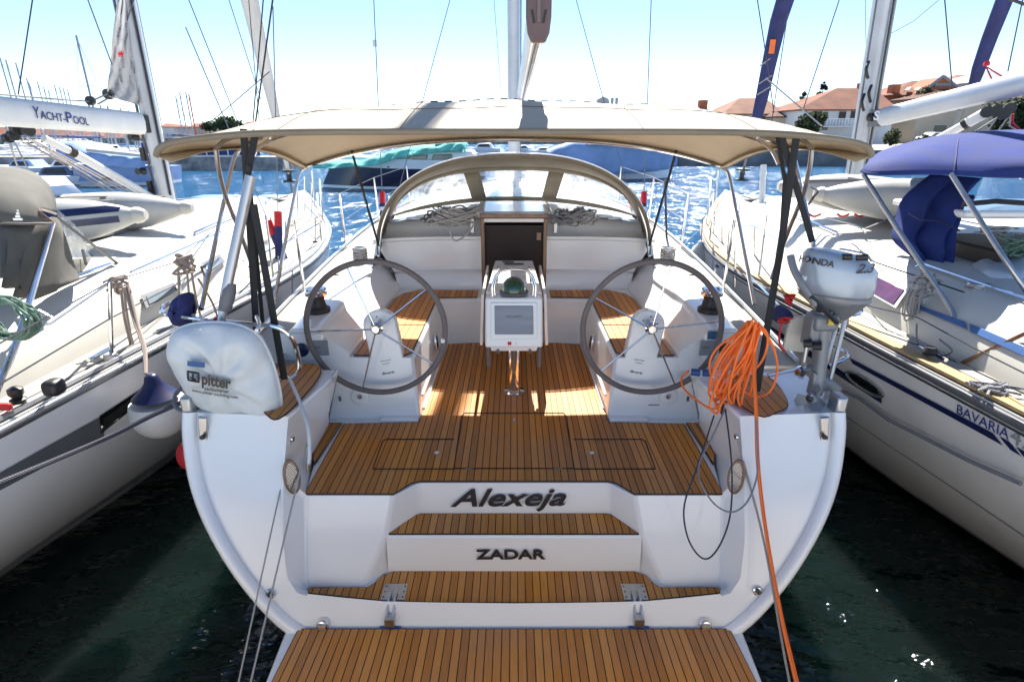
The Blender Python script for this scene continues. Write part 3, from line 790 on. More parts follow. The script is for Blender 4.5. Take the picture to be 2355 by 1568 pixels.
# pale shade pads under the forward winches are part of the coaming
# ---- steering pedestals and wheels
for s in (-1, 1):
    bx, tx = s * .780, s * .897
    bot = Vector((bx, 3.475, Z2 + .005)); topc = Vector((tx, 3.56, 1.60))
    up = (topc - bot); ln = up.length; up.normalize(); xr = Vector((1, 0, 0)); xr = (xr - up * xr.dot(up)).normalized(); nn = xr.cross(up)
    wd = .108
    prof = [(-wd, 0), (wd, 0)] + [(wd * math.cos(a), ln + wd * .95 * math.sin(a)) for a in [i * math.pi / 14 for i in range(15)]]
    pts = [bot + xr * u + up * v for u, v in prof]
    ped = MB().prism(pts, -nn * -0.10 if nn.y > 0 else nn * -0.10).build('steering_pedestal', 'gel', Y0, bevel=.012, seg=3)
    # move so that the front face is aft
    MB().box(bot + Vector((0, .02, 0.008)), (.26, .16, .03)).build('pedestal_foot', 'gel', ped, bevel=.006)
    fo = nn if nn.y < 0 else -nn
    p1 = bot + up * (ln * .50) - xr * .055 + fo * .004
    text('Bavaria', p1 - up * .005, xr, up, .017, 'inkgrey', ped, width=.085, shear=.4, offset=.01)
    text('Helm switch', p1 + up * .085 + xr * .01, xr, up, .007, 'inkgrey', ped, width=.07)
    text('emergency', p1 + up * .066 + xr * .02, xr, up, .006, 'inkgrey', ped, width=.05)
    for ddx, ddy in ((-.045, .02), (.05, .015), (.0, .055)): MB().lathe(topc + xr * ddx + up * (ddy + .005) + fo * .002, [(.006, 0), (.004, .004)], 8, ax=fo).build('pedestal_screw', 'greyplastic', ped)
    hub = P(1182 + s*317.5, 757, Y=3.40)
    wh = thing  # wheel: rim is the part, hub and spokes its pieces
    ax = Vector((0, -1, .03)).normalized(); u_ = Vector((1, 0, 0)); v_ = ax.cross(u_)
    if v_.z < 0: v_ = -v_
    an = [2*math.pi*i/72 for i in range(72)]
    rim = MB().tube([hub + u_*.440*math.cos(a) + v_*.434*math.sin(a) for a in an], .0185, 12, closed=True).build('steering_wheel', 'leather', Y0)
    MB().lathe(hub + Vector((0, .03, 0)), [(.042, 0), (.042, .012), (.03, .02), (.03, .035), (.022, .045)], 20, ax=ax).build('hub', 'chrome', rim)
    st0 = 38 if s < 0 else 7
    for k in range(5):
        a = R(st0 + 72*k)
        MB().tube([hub, hub + u_*.432*math.cos(a) + v_*.426*math.sin(a)], .0065, 8).build('spoke', 'chrome', rim)
    MB().tube([hub, hub + Vector((0, .14, 0))], .02, 12).build('wheel_shaft', 'steel', rim)
MB().lathe(P(1019, 783, Y=3.385), [(.0145, -.02), (.0145, .012), (.008, .018)], 12, ax=(0, -1, 0)).build('wheel_mark', 'gel', Y0)
# moulded ribs beside the right/left pedestals
for s in (-1, 1):
    for k in range(2):
        MB().tube([Vector((s*(.640 - .0*k + k*.012), 3.60 + .03*k, .965 + .09*k)), Vector((s*(.632 + k*.012), 4.3, .975 + .08*k))], .012, 8).build('moulded_rib', 'gel', Y0)

# ---- cockpit table with instrument console
TB = MB().lathe(P(1182, 901, Z=.96), [(.082, 0), (.082, .008), (.055, .014), (.044, .02), (.044, .42)], 28).build('table_leg', 'chrome', Y0)
tp = [(-.205, 1.365), (.205, 1.365), (.20, 1.715), (-.20, 1.715)]
ty = 3.76
body = MB().prism([Vector((x, ty + (z - 1.365)*.18, z)) for x, z in tp], (0, .16, 0)).build('instrument_console', 'gel', Y0, bevel=.014, seg=3)
def CF(x, z, o=0.0): return Vector((x, ty + (z - 1.365)*.18 - o, z))
fr = MB()
MB().prism([CF(-.165, 1.43, .004), CF(.165, 1.43, .004), CF(.162, 1.685, .004), CF(-.162, 1.685, .004)], (0, -.008, 0)).build('plotter_frame', 'gel', body, bevel=.006)
MB().prism([CF(-.135, 1.465, .012), CF(.138, 1.465, .012), CF(.134, 1.665, .012), CF(-.136, 1.665, .012)], (0, -.010, 0)).build('plotter_cover', 'cover', body, bevel=.012)
text('GARMIN', CF(.055, 1.60, .024), (-1, 0, 0), (0, 0, -1), .022, 'inkgrey', body, width=.11)
MB().prism([CF(-.045, 1.386, .001), CF(-.018, 1.386, .001), CF(-.018, 1.408, .001), CF(-.045, 1.408, .001)], (0, -.003, 0)).build('red_label', 'red', body)
MB().prism([CF(.012, 1.39, .001), CF(.017, 1.39, .001), CF(.015, 1.404, .001)], (0, -.003, 0)).build('red_mark', 'red', body)
MB().prism([Vector((-.16, 3.79, 1.33)), Vector((.16, 3.79, 1.33)), Vector((.17, 3.79, 1.365)), Vector((-.17, 3.79, 1.365))], (0, .2, 0)).build('console_base', 'gel_cream', body)
TT = MB().prism([Vector((-.20, 3.93, 1.70)), Vector((.20, 3.93, 1.70)), Vector((.165, 4.85, 1.73)), Vector((-.165, 4.85, 1.73))], (0, 0, .03)).build('table_top', 'gel', Y0, bevel=.01)
for q in ((-.05, 4.78, .10, .02), (-.0, 4.70, .16, .03)):
    MB().box((q[0], q[1], 1.765), (q[2], q[3], .004)).build('slot', 'black', TT)
for x in (-.125, .125): MB().box((x, 4.35, 1.762), (.008, .5, .004)).build('slot', 'black', TT)
for s in (-1, 1):
    MB().prism([Vector((s*.215, 3.98, 1.70)), Vector((s*.215, 4.85, 1.72)), Vector((s*.235, 4.85, 1.25)), Vector((s*.235, 3.98, 1.30))], (s*.022, 0, 0)).build('folded_leaf', 'gel_cream', TT, bevel=.006)
    MB().tube([(s*.185, 3.80, 1.37), (s*.183, 3.80, 1.20)], .013, 10).build('rail_end', 'greyplastic', body)
    MB().tube([(s*.115, 3.78, 1.345), (s*.115, 3.78, 1.315)], .009, 8).build('hook', 'greyplastic', body)
cg = MB().lathe((0, 3.90, 1.73), [(.10, 0), (.105, .01), (.092, .02)], 28).build('compass_base', 'greyplastic', body)
MB().lathe((0, 3.90, 1.745), [(.088, 0), (.086, .03), (.074, .062), (.052, .086), (.024, .099), (.004, .102)], 28).build('compass_dome', 'green_glass', cg)
for r_, zz, yy in ((.150, 0, 3.84), (.135, .0, 3.87)):
    MB().tube(spl([(-r_, yy, 1.72), (-r_, yy + .01, 1.80), (-r_*.72, yy + .03, 1.885), (0, yy + .04, 1.905), (r_*.72, yy + .03, 1.885), (r_, yy + .01, 1.80), (r_, yy, 1.72)]), .009, 10).build('grab_rail', 'chrome', body)
# ---- sprayhood
def hoop(u, Y, W, zb, zt, n=2.1):
    a = math.pi * (1 - u)             # u 0..1 left to right
    c, s_ = math.cos(a), math.sin(a)
    e = 2 / n
    return Vector((W * math.copysign(abs(c) ** e, c), Y, zb + (zt - zb) * abs(s_) ** e))
def aft(u):
    p = hoop(u, 5.30, 1.28, 1.72, 2.615, 2.35); p.y = 5.30 - .02 * math.sin(math.pi * u); return p
def wtop(u):
    p = hoop(u, 6.0, 1.27, 1.80, 2.465, 2.7); p.y = 5.72 + .50 * math.sin(math.pi * u) ** .9; return p
def wbot(u):
    cu_ = math.cos(math.pi * u); x = -1.25 * math.copysign(abs(cu_) ** .86, cu_)
    k = abs(x / 1.25)
    return Vector((x, 5.72 + .93 * (1 - k ** 2.2), 2.065 - .055 * k ** 2.5))
NU = 48
roof = MB().grid([[aft(u / NU).lerp(wtop(u / NU), v / 6) + Vector((0, 0, .035 * math.sin(math.pi * v / 6))) for u in range(NU + 1)] for v in range(7)])
SH = roof.build('sprayhood', 'taupe', Y0, solid=.006, ang=70)
for k, (dy, r_) in enumerate(((0, .016), (.05, .011), (-.03, .010))):
    MB().tube([aft(u / NU) + Vector((0, dy, -.012 + .012 * (k == 2))) for u in range(NU + 1)], r_, 8).build('piping', 'taupe' if k != 1 else 'black', SH)
MB().tube([aft(u / NU) + Vector((0, -.02, .018)) for u in range(NU + 1)], .006, 6).build('piping', 'gel', SH)
def ws(u, v): return wbot(u).lerp(wtop(u), v)
us = [0.0, .10, .408, .438, .562, .592, .90, 1.0]
def patch(u0, u1, v0, v1, n=10, m=4, d=0.0):
    return [[ws(lerp(u0, u1, i / n), lerp(v0, v1, j / m)) + Vector((0, d, 0)) for i in range(n + 1)] for j in range(m + 1)]
scr = MB()
scr.grid(patch(0, 1, 0, .14, 40, 2)); scr.grid(patch(0, 1, .90, 1, 40, 2))
for a, b in ((0, .02), (.398, .438), (.562, .602), (.98, 1)): scr.grid(patch(a, b, .14, .90, 4, 4))
scr.build('windscreen_frame', 'taupe', SH, solid=.008, ang=60)
for a, b in ((.02, .398), (.438, .562), (.602, .98)):
    MB().grid(patch(a, b, .14, .90, 14, 5)).build('clear_window', 'clear', SH, ang=60)
for s in (0, 1):
    sd = MB()
    A = [aft(lerp(0, .10, k / 5) if s == 0 else 1 - lerp(0, .10, k / 5)) for k in range(6)]
    B = [wbot(0 if s == 0 else 1).lerp(wtop(0 if s == 0 else 1), k / 5) for k in range(6)]
    sd.grid([[A[k].lerp(B[k], j / 4) for k in range(6)] for j in range(5)])
    sd.build('side_wing', 'taupe', SH, solid=.006, ang=60)
    sg = -1 if s == 0 else 1
    MB().tube(spl([(sg*1.29, 5.28, 1.70), (sg*1.25, 5.33, 1.95), (sg*1.15, 5.36, 2.2)]), .022, 8).build('hood_frame', 'chrome', SH)
    MB().tube(spl([(sg*1.29, 5.26, 1.66), (sg*1.31, 5.20, 1.66), (sg*1.27, 5.22, 1.72)]), .02, 8).build('strap', 'black', SH)

# ---- bimini
def bim(u, v):
    """u -1..1 across, v 0..1 from the aft edge forward"""
    Y = 3.04 + 1.95 * v
    zc = smoothtab(v, [0, .25, .5, .75, 1], [2.805, 2.915, 2.99, 2.93, 2.765])
    W = smoothtab(v, [0, .5, 1], [1.885, 1.88, 1.80])
    drop = smoothtab(v, [0, .15, .5, 1], [.115, .17, .28, .24])
    pw = smoothtab(v, [0, .5, 1], [6.5, 3.2, 2.4])
    au = abs(u)
    x = W * (au ** 1.0) * (1 + .04 * math.sin(math.pi * au))
    z = zc - drop * au ** pw
    # corner curl of the aft edge
    if v < .2: 
        k = (1 - v / .2); x += .05 * k * math.sin(math.pi * min(1, max(0, (au - .8) / .2))); Y += .10 * k * max(0, (au - .8) / .2) ** 2
    z += .008 * math.sin(9 * u + 4 * v) * math.sin(math.pi * v) + .006 * math.sin(24 * u + 5 * v) * math.sin(math.pi * min(1, v * 1.0)) * (.4 + .6 * v)
    return Vector((math.copysign(x, u) if u else 0, Y, z))
def uu(i, n): 
    t = -1 + 2 * i / n
    return math.copysign(1 - (1 - abs(t)) ** 1.25, t) if t else 0
NB = 60
BM = MB().grid([[bim(uu(i, NB), v / 20) for i in range(NB + 1)] for v in range(21)]).build('bimini', 'beige', Y0, solid=.006, ang=80)
# hanging hems: aft edge roll, front hem and the side flaps
MB().tube([bim(uu(i, NB), 0) + Vector((0, -.004, 0)) for i in range(NB + 1)], .017, 8).build('edge_roll', 'taupe', BM)
fh = MB().tube([bim(uu(i, NB), 1) + Vector((0, .0, -.006)) for i in range(NB + 1)], .013, 8); fh.build('front_hem', 'taupe', BM)
for s in (-1, 1):
    MB().tube([bim(s, v / 20) for v in range(21)], .010, 6).build('side_hem', 'taupe', BM)
    fl = []
    for j in range(13):
        v = j / 12
        p = bim(s, v)
        dpt = smoothtab(v, [0, .12, .30, .55, .8, 1], [.035, .025, .006, .005, .012, .015])
        fl.append([p, p + Vector((-s*.02, 0, -dpt * .5)), p + Vector((-s*.07, 0, -dpt))])
    MB().grid(fl).build('side_flap', 'beige', BM, solid=.005, ang=70)
# seams on the top panel and dark stitching along the middle bow
for v in (.30, .72): MB().tube([bim(uu(i, NB), v) + Vector((0, 0, .004)) for i in range(NB + 1)], .004, 5).build('seam', 'taupe', BM)
for i in range(34):
    if random.random() < .75:
        u0 = -.8 + 1.6 * i / 34
        MB().tube([bim(u0, .5) + Vector((0, 0, .006)), bim(u0 + .025, .5) + Vector((0, 0, .006))], .005, 5).build('stitching', 'wiredark', BM)
pad = MB()
pad.grid([[bim(u, v) + Vector((0, 0, -.012)) for u in (-.038, .0, .10)] for v in (.60, .68, .76)])
pad.build('window_patch', 'cover', BM, solid=.004)
for u0 in (-.62, -.30, .34, .64): MB().tube([bim(u0, v / 20) + Vector((0, 0, .004)) for v in range(21)], .0035, 5).build('seam', 'taupe', BM)
# stainless bows under the canvas
def bow(v, d=-.028, r=.0135, lim=.93):
    return [bim(lim * (-1 + 2 * i / 40), v) + Vector((0, 0, d)) for i in range(41)]
for v, feet in ((.985, (629, 700)), (.50, (463, 711))):
    up = bow(v, -.03, lim=.985)
    f = P(feet[0], feet[1], X=-1.62) if v > .9 else P(463, 711, X=-1.72)
    g = Vector((-f.x, f.y, f.z))
    e0, e1 = up[0], up[-1]
    pts = [f, f.lerp(e0, .8) + Vector((-.02, 0, -.0))] + up[0::2] + [g.lerp(e1, .8) + Vector((.02, 0, 0)), g]
    MB().tube(spl(pts, 3), .0135, 8).build('bimini_bow', 'chrome', BM)
for s in (-1, 1):
    X = 1182 + s
    # curved aft bow coming down outboard of the pushpit
    q = [(497,343,3.15), (503,390,3.2), (520,455,3.3), (556,545,3.5), (590,640,3.75)]
    MB().tube(spl([P(1182 + s*(1182 - a), b, Y=c) for a, b, c in q]), .0125, 8).build('bimini_bow', 'steel', BM)
    q = [(497,343,3.15), (515,325,3.2), (545,315,3.3), (600,318,3.5)]
    MB().tube(spl([P(1182 + s*(1182 - a), b, Y=c) for a, b, c in q]), .0125, 8).build('bimini_bow', 'taupe', BM)
    q = [(573,378,3.75), (590,346,3.85), (622,322,4.0), (680,306,4.15), (760,300,4.2)]
    MB().tube(spl([P(1182 + s*(1182 - a), b, Y=c) for a, b, c in q]), .012, 8).build('bimini_bow', 'chrome', BM)
    # webbing straps
    for a, b in (((808,345,4.95), (871,566,5.25)),):
        p, q_ = P(1182 + s*(1182-a[0]), a[1], Y=a[2]), P(1182 + s*(1182-b[0]), b[1], Y=b[2])
        MB().tube([p, q_], .011, 6, flat=.4).build('strap', 'rubber', BM)
for (a, b, r_) in (((560,297,3.06),(590,762,2.95),.019), ((589,300,3.06),(566,420,3.0),.018), ((570,380,3.0),(605,752,3.1),.012), ((583,470,2.95),(654,872,2.9),.020),
                   ((1795,305,3.07),(1868,556,3.0),.017), ((1833,305,3.06),(1797,560,2.98),.020), ((1797,560,2.98),(1740,900,2.85),.020), ((1787,305,3.07),(1806,420,3.3),.012), ((1806,400,3.3),(1798,520,3.4),.012)):
    MB().tube([P(a[0], a[1], Y=a[2]), P(b[0], b[1], Y=b[2])], r_, 6, flat=.35).build('strap', 'rubber', BM)
MB().tube([P(576,405,Y=3.0), P(518,680,Y=2.86)], .026, 16).build('stern_pole', 'alu', Y0)
MB().lathe(P(522,690,Y=2.86), [(.030, -.06), (.036, 0), (.036, .05), (.028, .09)], 16, ax=(P(576,405,Y=3.0) - P(518,680,Y=2.86))).build('pole_clamp', 'greyplastic', Y0)
MB().tube([P(514,700,Y=2.86), P(509,745,Y=2.84)], .022, 12).build('pole_foot', 'alu', Y0)

# ---- pushpit rails
for s in (-1, 1):
    Z = (lambda x: 1182 + s * (1182 - x))
    if s < 0:
        q = [(388,698,3.15),(374,708,3.1),(377,722,3.0),(420,728,2.95),(470,736,2.9),(560,744,2.88),(635,752,2.88),(668,775,2.9),(684,810,2.95),(688,850,3.0),(672,868,2.98),(655,866,2.94),(630,862,2.9)]
    else:
        q = [(388,705,3.15),(384,715,3.0),(395,722,2.95),(440,726,2.92),(463,727,2.92)]
    rl = MB().tube(spl([P(1182 + s*(1182 - a), b, Y=c) for a, b, c in q]), .0125, 8).build('pushpit', 'chrome', Y0)
    if s < 0:
        MB().tube(spl([P(a, b, Y=c) for a, b, c in ((388,698,3.15),(420,712,3.2),(445,726,3.0))]), .0125, 8).build('upper_tube', 'chrome', rl)
        MB().tube(spl([P(a, b, Y=c) for a, b, c in ((428,884,2.9),(405,905,2.86),(402,930,2.82),(420,944,2.8),(470,946,2.78),(560,948,2.78))]), .011, 8).build('lower_tube', 'greyplastic', rl)
    else:
        MB().tube([P(a, b, Y=c) for a, b, c in ((1700,865,3.0),(1640,868,3.05))], .0125, 8).build('rail_stub', 'chrome', rl)
        MB().tube([P(a, b, Y=c) for a, b, c in ((1765,863,2.95),(1905,832,2.9))], .0125, 8).build('middle_rail', 'chrome', rl)
        MB().tube(spl([P(a, b, Y=c) for a, b, c in ((1908,838,2.9),(1940,826,2.9),(1947,812,2.95),(1918,796,3.0),(1895,795,3.05))]), .0125, 8).build('rail_loop', 'chrome', rl)
        for a, b in (((1946,722,2.95),(1898,920,2.84)), ((1930,724,2.95),(1880,900,2.84)), ((1862,760,2.98),(1842,870,2.95))):
            MB().tube([P(*a[:2], Y=a[2]), P(*b[:2], Y=b[2])], .0125, 8).build('rail_post', 'steel', rl)
        MB().lathe(P(1838, 852, Y=2.93), [(.03, 0), (.034, .02), (.02, .04)], 16, ax=(0, -1, 0)).build('stern_light', 'chrome', rl)
    # chromed plate on the deck corner, bronze-coloured strap plate under it
    cx = 436 if s < 0 else 1928
    MB().box(P(cx, 943, pl=TP) + Vector((0, .02, .03)), (.055, .10, .11)).build('corner_fitting', 'alu', Y0, bevel=.012)
    cx = 470 if s < 0 else 1893
    hp = MB().box(P(cx, 985, pl=TP) + Vector((0, -.01, 0)), (.045, .018, .15), M3=Matrix.Rotation(R(-8*s), 3, 'Y')).build('latch_plate', 'steel', Y0, bevel=.006)
    MB().lathe(P(cx - 2*s, 1000, pl=TP) + Vector((0, -.02, 0)), [(.014, 0), (.012, .014)], 10, ax=(0, -1, .3)).build('latch_knob', 'black', hp)
# cleats near the step sides (lines run through them)
for x, y in ((671,1008), (704,1022), (1695,1003)):
    e = MB().lathe(P(x, y, X=(-1.16 if x < 1182 else 1.16)), [(.016, 0), (.016, .01), (.008, .012)], 14, ax=(1 if x < 1182 else -1, 0, 0)).build('eye_bolt', 'chrome', Y0)
# shower hose and its white holder on the left quarter wall
MB().tube(spl([P(a, b, Y=c) for a, b, c in ((665,870,2.9),(690,925,2.78),(708,980,2.66),(712,1040,2.6),(709,1070,2.6))]), .010, 8).build('shower_hose', 'bag', Y0)
MB().tube([P(709,1062,Y=2.6), P(709,1082,Y=2.6)], .012, 10).build('hose_end', 'steel', Y0)
# engine stop lever on the right
MB().tube([P(1634,900,Y=3.2), P(1622,965,Y=3.12)], .006, 8).build('lever', 'steel', Y0)
MB().lathe(P(1637,915,Y=3.2), [(.03, 0), (.03, .008), (.015, .012)], 16, ax=(0, -.4, 1)).build('lever_knob', 'greyplastic', Y0)
MB().box(P(1645,771,Y=3.462), (.10, .006, .055)).build('sticker', 'sticker', Y0)
MB().box(P(1503,937,Y=3.485), (.075, .003, .05)).build('diagram_label', 'panel', Y0)

# ---- mast, boom, standing rigging
MB().tube([(0, 10.3, 1.9), (-.03, 10.3, 18)], .10, 16, flat=1.5).build('mast', 'boomgrey', Y0)
MB().tube([(.115, 10.2, 2.0), (.085, 10.2, 18)], .012, 6).build('halyard', 'wire', Y0)
ba, bf = P(1239, 20, Y=3.75), P(1198, 225, Y=9.9)
bd = (bf - ba).normalized()
bmp = []
b_ = MB()
bx_ = Vector((1, 0, 0)); bz_ = bx_.cross(bd); bz_ = bz_ if bz_.z > 0 else -bz_
ringp = [(a*.76, b*.76) for a, b in [(.0, -.17), (.055, -.15), (.08, -.08), (.085, .02), (.07, .12), (.03, .17), (-.03, .17), (-.07, .12), (-.085, .02), (-.08, -.08), (-.055, -.15)]]
bst = ba + bd * .06
b_.grid([[p + bx_ * u + bz_ * v for u, v in ringp] for p in (bst, bst.lerp(bf, .5), bf)], closed=True)
BO = b_.build('boom', 'boomgrey', Y0, ang=50)
for dx in (-.025, 0.0, .025): MB().tube([bst + bx_*dx - bz_*.135, bf + bx_*dx - bz_*.13], .007, 6).build('boom_rope', 'gel_cream' if dx else 'black', BO)
cap = [(-.098, .30), (.098, .30), (.098, -.06), (.085, -.17), (.055, -.235), (-.055, -.235), (-.085, -.17), (-.098, -.06)]
c0 = ba + bd * .03
CP_ = MB().prism([c0 + bx_*u + bz_*v for u, v in [(i*.76, j*.76) for i, j in cap]], -bd * .05).build('boom_end_cap', mat('brown_grey_casting', (0.13, 0.085, 0.085), .45, .2), BO, bevel=.012)
for u, v, a, b in ((-.034,-.046,.014,.07),(.034,-.046,.014,.07)):
    MB().prism([c0 - bd*.051 + bx_*(u-a/2-.006*(1 if u<0 else -1)) + bz_*(v+b/2), c0 - bd*.051 + bx_*(u+a/2-.006*(1 if u<0 else -1)) + bz_*(v+b/2), c0 - bd*.051 + bx_*(u+a/2+.008*(1 if u<0 else -1)) + bz_*(v-b/2), c0 - bd*.051 + bx_*(u-a/2+.008*(1 if u<0 else -1)) + bz_*(v-b/2)], -bd*.003).build('slot', 'black', CP_)
MB().prism([c0 - bd*.05 + bx_*u + bz_*v for u, v in ((-.011,.07),(.011,.07),(.009,-.076),(-.009,-.076))], -bd*.012).build('rib', 'leather', CP_)
for u, a in ((-.042,.021),(-.017,.012),(.006,.009),(.024,.012),(.047,.014)):
    MB().prism([c0 - bd*.051 + bx_*(u-a/2) + bz_*.095, c0 - bd*.051 + bx_*(u+a/2) + bz_*.095, c0 - bd*.051 + bx_*(u+a/2) + bz_*.128, c0 - bd*.051 + bx_*(u-a/2) + bz_*.128], -bd*.003).build('sheave', 'gel', CP_)
for s in (-1, 1):
    base = P(1182 + s*290, 545, Z=1.56)
    top1 = P(857 if s < 0 else 1500, -60, Y=9.0)
    lowr = P(1035 if s < 0 else 1325, 0, Y=9.6)
    b2 = P(905 if s < 0 else 1456, 480, Y=base.y + .2)
    b1 = P(880 if s < 0 else 1480, 470, Y=base.y)
    b1d = P(883 if s < 0 else 1478, 545, Y=base.y); 
    MB().tube([b1d, b1, top1], .006, 6).build('shroud', 'wire', Y0)
    b2d = b2 + (b2 - lowr).normalized() * .45
    MB().tube([b2d, b2, lowr], .006, 6).build('shroud', 'wire', Y0)
    for (p, d) in ((b1, (top1 - b1).normalized()), (b2, (lowr - b2).normalized())):
        t1 = MB().tube([p - d * .35, p + d * .0], .038, 10).build('turnbuckle_cover', 'navycanvas', Y0)
        MB().tube([p + d * .0, p + d * .16], .036, 10).build('red_band', 'red', t1)
        MB().tube([p - d * .10, p - d * .05], .040, 10).build('white_band', 'gel', t1)
MB().tube([P(1136,0,Y=13), P(1154,235,Y=13)], .006, 5).build('forestay', 'wire', Y0)
MB().box(P(862, 100, Y=9.0), (.05, .05, .08)).build('stay_fitting', 'steel', Y0)
# stanchions and lifelines on both side decks
for s in (-1, 1):
    sts = []
    for y in (4.9, 6.6, 8.4, 10.2):
        x = s * (deckx(y) - .05); z = deckz(y)
        a = Vector((x, y, z)); b = Vector((x * 1.01, y, z + .62))
        MB().tube([a, b], .0125, 8).build('stanchion', 'chrome', Y0); sts.append((a, b))
    for k in (1.0, .52):
        MB().tube([lerp(a, b, k) for a, b in sts[1:]], .0035, 5).build('lifeline', 'wire', Y0)
    MB().box(P(1182 + s*462, 690, Z=1.47), (.03, .20, .03)).build('mooring_cleat', 'chrome', Y0, bevel=.01)
# dodger strap
MB().tube([P(1530,415,Y=7.2), P(1533,548,Y=7.2)], .014, 6).build('dark_strap', 'wiredark', Y0)
# ================================================================== the two neighbouring yachts
HB = ([-1.0, 0.5, 2.57, 4.0, 6.2, 8.0, 9.6, 11.2, 12.3, 12.75], [1.60, 1.78, 1.96, 2.12, 2.30, 1.98, 1.38, 0.72, 0.22, 0.03])
HW = ([-1.0, 0.5, 3.0, 4.5, 6.5, 8.5, 10.5, 12.0, 12.75], [0.45, 0.65, 1.12, 1.45, 1.50, 1.20, 0.62, 0.12, 0.01])
CX = {-1: -4.58, 1: 4.62}
def sheer(y): return 1.40 + 0.018 * max(0, y - 2.5)
def hx(s, y, z):
    B = smoothtab(y, *HB); W_ = smoothtab(y, *HW); S = sheer(y)
    k = max(0.0, min(1.6, (S - z) / S))
    return CX[s] - s * (B - (B - W_) * k ** 1.9)
def hfn(s): return lambda y, z: hx(s, y, z)
def hullgrid(s, y0, y1, z0, z1, n=30, m=6, off=0.0):
    """a strip of hull surface; z0/z1 may be functions of y"""
    f0 = z0 if callable(z0) else (lambda y: z0); f1 = z1 if callable(z1) else (lambda y: z1)
    return [[Vector((hx(s, y, z) - s * off, y, z)) for z in [lerp(f0(y), f1(y), j / m) for j in range(m + 1)]] for y in [lerp(y0, y1, i / n) for i in range(n + 1)]]
def decal(s, quad, off=.004, n=8):
    """quad of picture points lying on the side of the hull"""
    c = [hit(x, y, hfn(s)) for x, y in quad]
    rows = []
    for i in range(n + 1):
        a = c[0].lerp(c[3], i / n); b = c[1].lerp(c[2], i / n); r = []
        for j in range(n + 1):
            p = a.lerp(b, j / n); r.append(Vector((hx(s, p.y, p.z) - s * off, p.y, p.z)))
        rows.append(r)
    return rows
def side_yacht(s, root, hullm, deckm, side_h):
    cx = CX[s]
    h = MB()
    ys = [lerp(-1.0, 12.75, i / 44) for i in range(45)]
    a = []
    for y in ys:
        S = sheer(y); r = []
        zs = [S - S * 1.18 * (j / 12) for j in range(13)]
        r1 = [Vector((hx(s, y, z), y, z)) for z in zs]
        r2 = [Vector((2 * cx - p.x, p.y, p.z)) for p in r1][::-1]
        a.append(r1 + r2)
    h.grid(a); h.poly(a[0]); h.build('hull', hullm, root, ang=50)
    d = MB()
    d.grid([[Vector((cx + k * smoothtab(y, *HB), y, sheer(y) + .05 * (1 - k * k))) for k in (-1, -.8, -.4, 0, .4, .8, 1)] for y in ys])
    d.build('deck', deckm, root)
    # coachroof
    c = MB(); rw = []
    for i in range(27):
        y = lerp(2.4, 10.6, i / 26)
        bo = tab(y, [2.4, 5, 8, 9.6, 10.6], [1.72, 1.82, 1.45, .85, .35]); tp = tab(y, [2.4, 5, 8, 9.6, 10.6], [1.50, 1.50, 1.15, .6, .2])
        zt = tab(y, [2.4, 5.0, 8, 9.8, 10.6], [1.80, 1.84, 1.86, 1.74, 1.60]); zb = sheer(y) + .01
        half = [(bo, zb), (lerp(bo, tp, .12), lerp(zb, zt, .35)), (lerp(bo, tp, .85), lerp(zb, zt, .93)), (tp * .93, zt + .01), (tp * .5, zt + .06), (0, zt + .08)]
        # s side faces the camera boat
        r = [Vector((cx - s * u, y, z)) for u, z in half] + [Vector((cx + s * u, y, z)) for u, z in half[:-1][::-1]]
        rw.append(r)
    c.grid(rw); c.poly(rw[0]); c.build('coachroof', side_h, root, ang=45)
    return root
def cs(s, y, k):
    """point on the slanting cabin side: k 0 bottom .. 1 top"""
    bo = tab(y, [2.4, 5, 8, 9.6], [1.72, 1.82, 1.45, .85]); tp = tab(y, [2.4, 5, 8, 9.6], [1.50, 1.50, 1.15, .6])
    zt = tab(y, [2.4, 5.0, 8, 9.8], [1.80, 1.84, 1.86, 1.74]); zb = sheer(y) + .01
    return Vector((CX[s] - s * lerp(bo, tp, lerp(.12, .85, k)), y, lerp(zb, zt, lerp(.35, .93, k))))
def csfn(s):
    def f(y, z):
        y = max(2.4, min(9.5, y)); a, b = cs(s, y, 0), cs(s, y, 1)
        k = (z - a.z) / (b.z - a.z); return a.x + (b.x - a.x) * k
    return f
def cdecal(s, pts, off, name, m, root, n=1):
    c = [hit(x, y, csfn(s)) for x, y in pts]
    c = [Vector((p.x - s * off, p.y, p.z + off * .4)) for p in c]
    return MB().prism(c, (-s * .006, 0, .003)).build(name, m, root, bevel=.003)
def rail(root, s, pts, name='stanchion', r=.0125, m='chrome'):
    return MB().tube(pts, r, 8).build(name, m, root)

# ------------------------------------------------------------------ left yacht
s = -1
LY = thing('sailing_yacht', 'white yacht on the left with grey canopy and a boom lettered YACHT-POOL', 'sailing yacht', (CX[-1], 6, 0))
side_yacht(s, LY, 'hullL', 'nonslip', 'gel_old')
MB().grid(hullgrid(s, -1, 12.6, lambda y: sheer(y) - .055, lambda y: sheer(y) - .005, 40, 2, .018)).build('rub_rail', 'alu', LY, solid=.02)
MB().tube([Vector((hx(s, y, sheer(y)) - .03, y, sheer(y) + .015)) for y in [lerp(-1, 12.6, i / 40) for i in range(41)]], .018, 6).build('toe_rail', 'alu', LY)
MB().grid(hullgrid(s, -1, 12.4, .10, .19, 40, 2, .004)).build('waterline_stripe', 'midgrey', LY)
MB().grid(hullgrid(s, -1, 12.4, -.1, .06, 40, 2, .003)).build('boot_top', 'gel', LY)
MB().grid(decal(s, [(-60, 1120), (235, 955), (238, 1003), (-60, 1158)])).build('side_stripe', 'greystripe', LY)
MB().grid(decal(s, [(226, 957), (324, 893), (320, 926), (229, 998)], .008)).build('hull_window', 'glassdark', LY)
